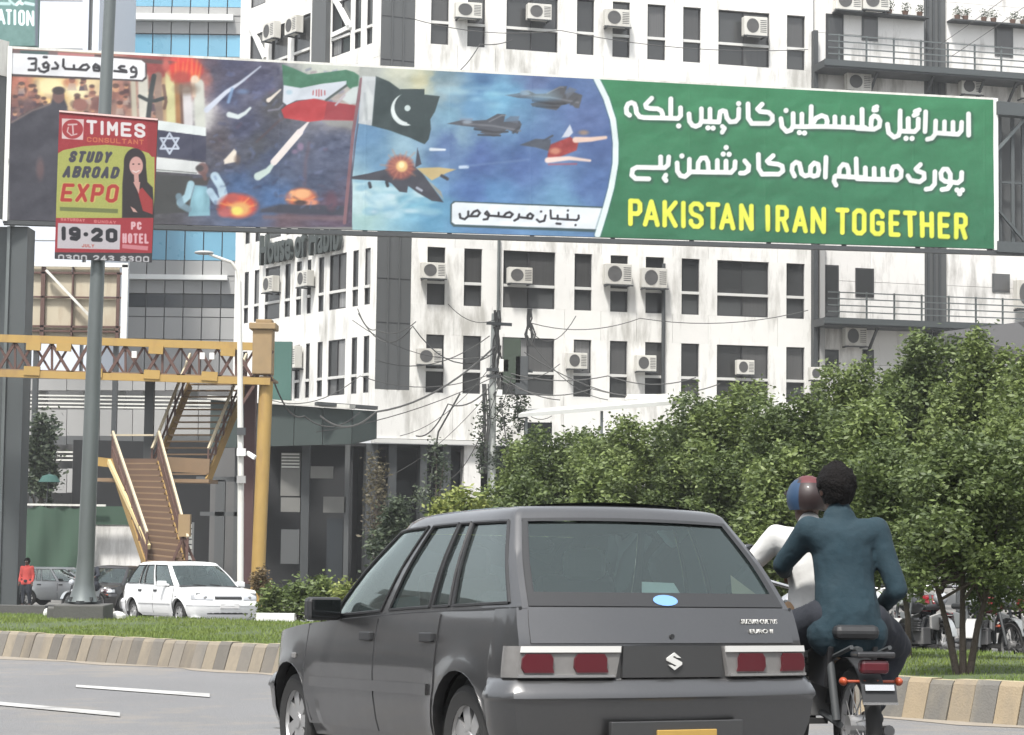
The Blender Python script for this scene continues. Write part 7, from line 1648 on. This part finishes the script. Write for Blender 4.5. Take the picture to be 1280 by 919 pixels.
def person(label, J, shirt, pants, loc, psi, helmet=None, hair=True, group=None, sub=2, fingers=True, slim=1.0, sleeve=1.0):
    """J: joint positions in a local frame (x right, y forward, z up)"""
    root = thing('person', label, 'person', group=group); slope_place(root, loc[0], loc[1], psi, loc[2] if len(loc) > 2 else 0)
    J = {k: V3(v) for k, v in J.items()}; k_ = slim
    N = {'pel': (J['pel'], (.125*k_, .10*k_)), 'bel': (J['pel'].lerp(J['che'], .5), (.118*k_, .092*k_)), 'che': (J['che'], (.135*k_, .090*k_)), 'nb': (J['nck']-V3((0, 0, .06)), (.068*k_, .055*k_)),
         'nck': (J['nck'], .052), 'jaw': (J['hed']+V3((0, .012, -.065)), (.062, .072)), 'hed': (J['hed'], (.076, .092)), 'crn': (J['hed']+V3((0, -.008, .065)), (.060, .075))}
    E = [('pel','bel'),('bel','che'),('che','nb'),('nb','nck'),('nck','jaw'),('jaw','hed'),('hed','crn')]
    N['nose'] = (J['hed']+V3((0, .108, -.015)), .014); E.append(('hed','nose'))
    for s in ('L','R'):
        sx = -1 if s == 'L' else 1
        sh, el, wr, ha = J['sh'+s], J['el'+s], J['wr'+s], J['ha'+s]; hp, kn, an, to = J['hp'+s], J['kn'+s], J['an'+s], J['to'+s]
        N['sh'+s] = (sh, .060*k_); N['ua'+s] = (sh.lerp(el, .5), .048*k_); N['el'+s] = (el, .040*k_); N['wr'+s] = (wr, .027); E += [('che','sh'+s),('sh'+s,'ua'+s),('ua'+s,'el'+s),('el'+s,'wr'+s)]
        pm = wr.lerp(ha, .6); N['pm'+s] = (pm, (.036, .018)); E.append(('wr'+s,'pm'+s))
        N['hp'+s] = (hp, .078*k_); N['th'+s] = (hp.lerp(kn, .5), .070*k_); N['kn'+s] = (kn, .056*k_); N['ca'+s] = (kn.lerp(an, .35), .054*k_); N['an'+s] = (an, .036); N['he'+s] = (an+V3((0, -.02, -.05)), .034); N['to'+s] = (to, (.040, .024))
        E += [('pel','hp'+s),('hp'+s,'th'+s),('th'+s,'kn'+s),('kn'+s,'ca'+s),('ca'+s,'an'+s),('an'+s,'he'+s),('he'+s,'to'+s)]
        if fingers:
            d = (ha-wr).normalized(); side = d.cross(V3((0, 0, 1))); side = side.normalized() if side.length > .1 else V3((1, 0, 0)); dn = side.cross(d).normalized()
            dn = -dn if dn.z > 0 else dn
            for i, (o_, l_) in enumerate(((-.030,.062),(-.010,.072),(.010,.068),(.028,.055))):
                a = pm+side*o_+d*.035; b = a+d*l_*.45+dn*.008; c = b+d*l_*.3+dn*l_*.45
                N[f'f{s}{i}a'] = (a, .0095); N[f'f{s}{i}b'] = (b, .009); N[f'f{s}{i}c'] = (c, .0075); E += [('pm'+s, f'f{s}{i}a'), (f'f{s}{i}a', f'f{s}{i}b'), (f'f{s}{i}b', f'f{s}{i}c')]
            a = wr.lerp(pm, .5)-side*sx*.034; b = a+d*.035-side*sx*.012+dn*.02; N[f't{s}a'] = (a, .011); N[f't{s}b'] = (b, .009); E += [('wr'+s, f't{s}a'), (f't{s}a', f't{s}b')]
    skin_obj('body', N, E, M['skin'], root, vox=.0075 if sub > 1 else .02)
    # shirt
    g = lambda k, m_: (N[k][0], (N[k][1][0]*m_, N[k][1][1]*m_) if isinstance(N[k][1], tuple) else N[k][1]*m_)
    T = {'pel': (J['pel']+V3((0, -.01, -.02)), (.170*k_, .135*k_)), 'skl': (J['pel']+V3((-.10, .0, -.10)), (.115*k_, .125*k_)), 'skr': (J['pel']+V3((.10, .0, -.10)), (.115*k_, .125*k_)), 'skm': (J['pel']+V3((0, -.05, -.12)), (.11*k_, .11*k_)), 'bel': (N['bel'][0], (.150*k_, .118*k_)), 'che': (N['che'][0], (.165*k_, .118*k_)), 'nb': (N['nb'][0]+V3((0, -.004, .012)), (.088*k_, .078*k_)), 'col': (N['nb'][0]+V3((0, -.006, .055)), (.068, .066))}; E2 = [('pel','skl'),('pel','skr'),('pel','skm'),('pel','bel'),('bel','che'),('che','nb'),('nb','col')]
    for s in ('L','R'):
        T['sh'+s] = g('sh'+s, 1.16); T['ua'+s] = g('ua'+s, 1.24); T['el'+s] = g('el'+s, 1.28); T['cf'+s] = (J['el'+s].lerp(J['wr'+s], .9*sleeve), .042*k_); E2 += [('che','sh'+s),('sh'+s,'ua'+s),('ua'+s,'el'+s),('el'+s,'cf'+s)]
    skin_obj('shirt', T, E2, shirt, root, vox=.011 if sub > 1 else .025, fold=.017)
    T = {'pel': (J['pel']+V3((0, .01, -.04)), (.14*k_, .11*k_))}; E2 = []
    for s in ('L','R'):
        T['hp'+s] = g('hp'+s, 1.28); T['th'+s] = g('th'+s, 1.55); T['kn'+s] = g('kn'+s, 1.65); T['ca'+s] = g('ca'+s, 1.32); T['cf'+s] = (J['an'+s]+V3((0, 0, .03)), .06*k_); E2 += [('pel','hp'+s),('hp'+s,'th'+s),('th'+s,'kn'+s),('kn'+s,'ca'+s),('ca'+s,'cf'+s)]
    skin_obj('trousers', T, E2, pants, root, vox=.013 if sub > 1 else .025, fold=.02)
    for s in ('L','R'):
        an, to = J['an'+s], J['to'+s]; skin_obj('shoe', {'a': (an+V3((0, -.035, -.05)), (.044, .038)), 'b': (an.lerp(to, .5)+V3((0, 0, -.035)), (.046, .034)), 'c': (to+V3((0, .02, -.005)), (.044, .026))}, [('a','b'),('b','c')], M['plastic'], root, vox=.012)
    h = J['hed']
    for sx in (-1, 1):
        e = MB(); e.sphere(h+V3((sx*.080, -.005, -.01)), (.012, .022, .034), 8, 6); e.build('ear', M['skin'], root, smooth=True)
        e = MB(); e.sphere(h+V3((sx*.032, .086, .012)), (.013, .010, .009), 8, 6); e.build('eye', M['frame_white'], root, smooth=True)
    e = MB(); e.sphere(h+V3((0, .092, -.052)), (.026, .010, .008), 8, 5); e.build('mouth', M['lips'], root, smooth=True)
    if hair:
        m = MB(); rows = []
        for i in range(13):
            p = R(4+i*11); row = []
            for j in range(24):
                a = 2*math.pi*j/24; fr = math.sin(a)   # +y is forward: keep the face clear
                pp = min(p, R(72) if fr > .35 else R(136)); q = V3((math.sin(pp)*math.cos(a)*.106, math.sin(pp)*math.sin(a)*.122, math.cos(pp)*.130))
                q *= 1+rnd.uniform(-.07, .08); q.x *= 1 if pp < 1.7 else .86; row.append(h+V3((0, -.008, .018))+q)
            rows.append(row)
        m.grid(rows, True); m.add(rows[0], [tuple(range(24))]); m.build('hair', M['hair'], root, smooth=True)
    if helmet:
        m = MB(); rows = []
        for i in range(11):
            p = R(2+i*12); row = []
            for j in range(24):
                a = 2*math.pi*j/24; pp = min(p, R(74) if math.sin(a) > .3 else R(122)); row.append(h+V3((0, -.01, .02))+V3((math.sin(pp)*math.cos(a)*.114, math.sin(pp)*math.sin(a)*.135, math.cos(pp)*.126)))
            rows.append(row)
        m.grid(rows, True); m.add(rows[0], [tuple(range(24))]); m.grid([[p for p in rows[-1]+rows[-1][:1]], [p.lerp(h, .12) for p in rows[-1]+rows[-1][:1]]])
        for k, q in enumerate(m.f):
            c = sum((m.v[i] for i in q), Vector())/len(q)-h
            m.m[k] = 1 if (c.z > .10 and c.x > -.05) else (0 if c.x < -.07 else 2)
        hm = m.build('helmet', list(helmet), root, smooth=True)
        v = MB(); v.add([h+V3((-.09,.10,.06)), h+V3((.09,.10,.06)), h+V3((.07,.21,.045)), h+V3((-.07,.21,.045)), h+V3((-.09,.10,.068)), h+V3((.09,.10,.068)), h+V3((.07,.21,.053)), h+V3((-.07,.21,.053))], [(0,1,2,3),(4,5,6,7),(0,1,5,4),(1,2,6,5),(2,3,7,6),(3,0,4,7)]); v.build('peak', M['helmet_dark'], hm)
    return root
M['bikepanel'] = mat('dull_white_plastic', (.34, .34, .33), .6)
M['lips'] = mat('lips', (.16, .05, .045), .6)
M['helmet_red'] = mat('red_helmet_top', (.09, .015, .018), .6, coat=.1)
def bell(sx): return None
def figures():
    car = make_car('car', 'dark grey five-door hatchback with a chrome S emblem, seen from behind on the near road', 'paint_grey')
    slope_place(car, CARX, CARY, R(CARPSI), 0); car.rotation_euler.rotate_axis('X', R(-1.2))
    wc = make_car('car', 'small white hatchback facing the camera, standing beyond the grass median', 'paint_white', front=True)
    a = R(33); fx, fy = (288-640)/FOC*44.6, 44.6; slope_place(wc, fx-3.72*math.sin(a), fy+3.72*math.cos(a), math.pi+a); wc.scale = (1.09, 1.04, 1)
    c2 = make_car('car', 'pale silver car half hidden between the steel pillar and the lamp pole', 'paint_silver', front=True, detail=False); slope_place(c2, (30-640)/FOC*76, 76, R(-98))
    c3 = make_car('car', 'black car showing behind the tail of the white hatchback', 'paint_black', front=True, detail=False); slope_place(c3, (172-640)/FOC*66, 66, R(170))
    bk = make_bike('motorcycle', 'dark motorcycle carrying two riders beside the grey hatchback', 'paint_black', 'paint_black', rear=True)
    slope_place(bk, BKX, BKY, R(BKPSI))
    pil = dict(pel=(0,.16,.86), che=(0,.22,1.20), nck=(-.01,.255,1.40), hed=(-.015,.285,1.515), shL=(-.18,.22,1.30), shR=(.18,.21,1.30), elL=(-.28,.38,1.12), elR=(.262,.12,.99), wrL=(-.22,.56,1.08), wrR=(.25,.34,.90), haL=(-.16,.66,1.06), haR=(.20,.44,.86),
               hpL=(-.12,.18,.84), hpR=(.13,.18,.82), knL=(-.28,.56,.70), knR=(.36,.46,.68), anL=(-.20,.40,.36), anR=(.22,.38,.36), toL=(-.21,.54,.31), toR=(.23,.52,.31))
    person('passenger in a dark blue shirt with short black hair seated behind the helmeted rider', pil, M['shirt_blue'], M['trouser'], (BKX, BKY), R(BKPSI), slim=1.05)
    drv = dict(pel=(0,.52,.86), che=(0,.60,1.18), nck=(0,.67,1.36), hed=(0,.71,1.475), shL=(-.20,.62,1.28), shR=(.20,.62,1.28), elL=(-.34,.72,1.10), elR=(.33,.74,1.08), wrL=(-.35,.86,1.05), wrR=(.35,.86,1.05), haL=(-.35,.93,1.03), haR=(.35,.93,1.03),
               hpL=(-.12,.54,.84), hpR=(.12,.54,.84), knL=(-.22,.88,.74), knR=(.22,.88,.74), anL=(-.18,.62,.36), anR=(.18,.62,.36), toL=(-.18,.76,.31), toR=(.18,.76,.31))
    drv = {k: (v[0]-.045, v[1], v[2]-.01) for k, v in drv.items()}
    person('motorcycle rider in a white shirt and blue and red helmet, in front of the passenger', drv, M['shirt_white'], M['cream_cloth'], (BKX, BKY), R(BKPSI), helmet=(M['helmet'], M['helmet_red'], M['helmet_dark']), hair=False)
    # pale blue cloth end at the passenger's hip
    # (a shirt tail flapping over the right thigh)
    m = MB(); rows = []
    for i in range(7):
        u = i/6; rows.append([V3((.17+.17*u, .20+.22*u+.02*math.sin(v*3), .93-.16*u-.13*v*(1-.6*u)-.02*math.sin(u*6))) for v in (0, .33, .66, 1)])
    m.grid(rows); m.grid([[p+V3((.006, .01, 0)) for p in r_] for r_ in rows]); o = m.build('cloth', M['lightblue'], None, smooth=True); o.parent = [q for q in bpy.data.objects if q.get('label', '').startswith('motorcycle rider')][0]; o.name = 'shirt_tail'
    # parked motorcycles behind the trees
    gname = 'motorcycles parked behind the median trees'
    A = make_bike('motorcycle', '', 'paint_black', 'bikepanel', group=gname); B = make_bike('motorcycle', '', 'red', 'paint_silver', group=gname)
    sp = [(1106,26.5,168,A,'parked motorcycle with white panels nearest the passenger'),(1136,27.2,190,B,'parked red motorcycle second from the passenger'),(1166,26.2,150,None,'parked motorcycle with white panels left of the forked trunk'),(1200,27.6,200,None,'parked motorcycle directly behind the forked trunk'),
          (1232,26.4,160,None,'parked motorcycle just right of the forked trunk'),(1262,27.4,185,None,'parked motorcycle second right of the forked trunk'),(1290,26.5,170,None,'parked motorcycle at the right edge of the frame')]
    for i, (px_, Y, ps, o, lb) in enumerate(sp):
        if o is None: o = copy_tree(A if i % 2 == 0 else B)
        o['label'] = lb; o['group'] = gname; slope_place(o, (px_-640)/FOC*Y, Y, R(ps))
    st = lambda h=1.0: {k: tuple(q*h for q in v) for k, v in dict(pel=(0,0,.93), che=(0,0,1.25), nck=(0,0,1.46), hed=(0,.02,1.58), shL=(-.19,0,1.38), shR=(.19,0,1.38), elL=(-.24,-.02,1.10), elR=(.24,0,1.10), wrL=(-.25,.08,.86), wrR=(.25,.08,.86), haL=(-.25,.12,.76), haR=(.25,.12,.76),
               hpL=(-.10,0,.90), hpR=(.10,0,.90), knL=(-.11,.03,.50), knR=(.11,-.01,.50), anL=(-.12,-.04,.09), anR=(.12,.02,.09), toL=(-.13,.12,.03), toR=(.13,.18,.03)).items()}
    person('pedestrian in a red shirt standing beside the steel pillar', st(.98), M['shirt_red'], M['trouser'], ((39.5-640)/FOC*73.5, 73.5), R(170), sub=1)
    C = copy_tree(B); C['label'] = 'dark motorcycle ridden behind the lamp pole plinth'; C['group'] = ''; del C['group']; slope_place(C, (129-640)/FOC*60, 60, R(150))
    dr2 = {k: (v[0], v[1]-.25, v[2]) for k, v in drv.items()}
    person('rider in black with a white cap behind the lamp pole plinth', dr2, M['trouser'], M['trouser'], ((129-640)/FOC*60, 60), R(150), helmet=(M['white'], M['white'], M['white']), hair=False, sub=1)
CARX, CARY, CARPSI = .775, 9.60, 25.5
BKX, BKY = 1.79, 10.75
BKPSI = 9
# ---------------------------------------------------------------- assemble
setting()
MB_ROOT, F, G, S1, zr, dz, zbase, ztop, gb = main_building()
WR_, W = right_wing(F, S1, dz, zbase, ztop, gb, MB_ROOT)
ac_units(F, G, W)
backdrop()
footbridge()
build_billboard()
poles_and_wires(F)
greenery()
figures()

# ---------------------------------------------------------------- unseen buildings added around the viewer for the car paint and glass to mirror
def reflected_street():
    rb = random.Random(4); k = 0
    walls = [mat('shaded_wall_%s' % n, c, .9, noise=.12, nscale=.3, dirt=(.08, .08, .075), dirtamt=.6) for n, c in (('tan', (.20, .17, .13)), ('grey', (.15, .15, .15)), ('brown', (.13, .10, .08)), ('olive', (.12, .13, .10)))]
    spots = [(-62+i*15.5, -34-3*(i % 2), 0) for i in range(9)]+[(-40-i*3, -16+i*14, math.pi/2) for i in range(6)]+[(44+i*4, -14+i*15, math.pi/2) for i in range(5)]
    for x, y, a in spots:
        t = thing('added_reflection_building', 'plain unseen building added around the viewer for the car to reflect', 'building', (x, y, gz(y)), a, group='unseen buildings added around the viewer for the car to reflect')
        w_ = 14.6; h = rb.uniform(9, 17); d = 9
        MB().bbox((-w_/2, -d/2, -.3), (w_/2, d/2, h)).build('wall', walls[k % 4], t)
        MB().bbox((-w_/2-.2, -d/2-.2, h+.002), (w_/2+.2, d/2+.2, h+.7)).build('parapet', M['concrete'], t)
        for fl in range(int((h-4)//3.3)+1):
            for q in range(5):
                for sy in (-1, 1):
                    x0 = -w_/2+1+q*2.7; z0 = 4.2+fl*3.3
                    if z0+1.8 > h: continue
                    MB().bbox((x0, sy*(d/2+.01), z0), (x0+1.7, sy*(d/2+.06), z0+1.6)).build('window', M['darkglass'], t)
        MB().bbox((-w_/2+.4, d/2+.01, .1), (w_/2-.4, d/2+.05, 3.2)).build('shopfront', M['darkglass'], t); MB().bbox((-w_/2+.4, -d/2-.05, .1), (w_/2-.4, -d/2-.01, 3.2)).build('shopfront', M['darkglass'], t)
        k += 1
reflected_street()
HZ = 1
if HZ:
    hz = bpy.data.materials.new('haze'); hz.use_nodes = True; n_ = hz.node_tree.nodes; n_.clear(); o_ = n_.new('ShaderNodeOutputMaterial'); v_ = n_.new('ShaderNodeVolumePrincipled')
    v_.inputs['Color'].default_value = (.86, .88, .9, 1); v_.inputs['Density'].default_value = .0007; v_.inputs['Anisotropy'].default_value = .3; hz.node_tree.links.new(v_.outputs[0], o_.inputs['Volume'])
    tag(MB().bbox((-200, -120, gz(200)-1.5), (200, 260, 60)).build('haze', hz), 'thin pale haze hanging over the whole street', 'haze', kind='stuff')
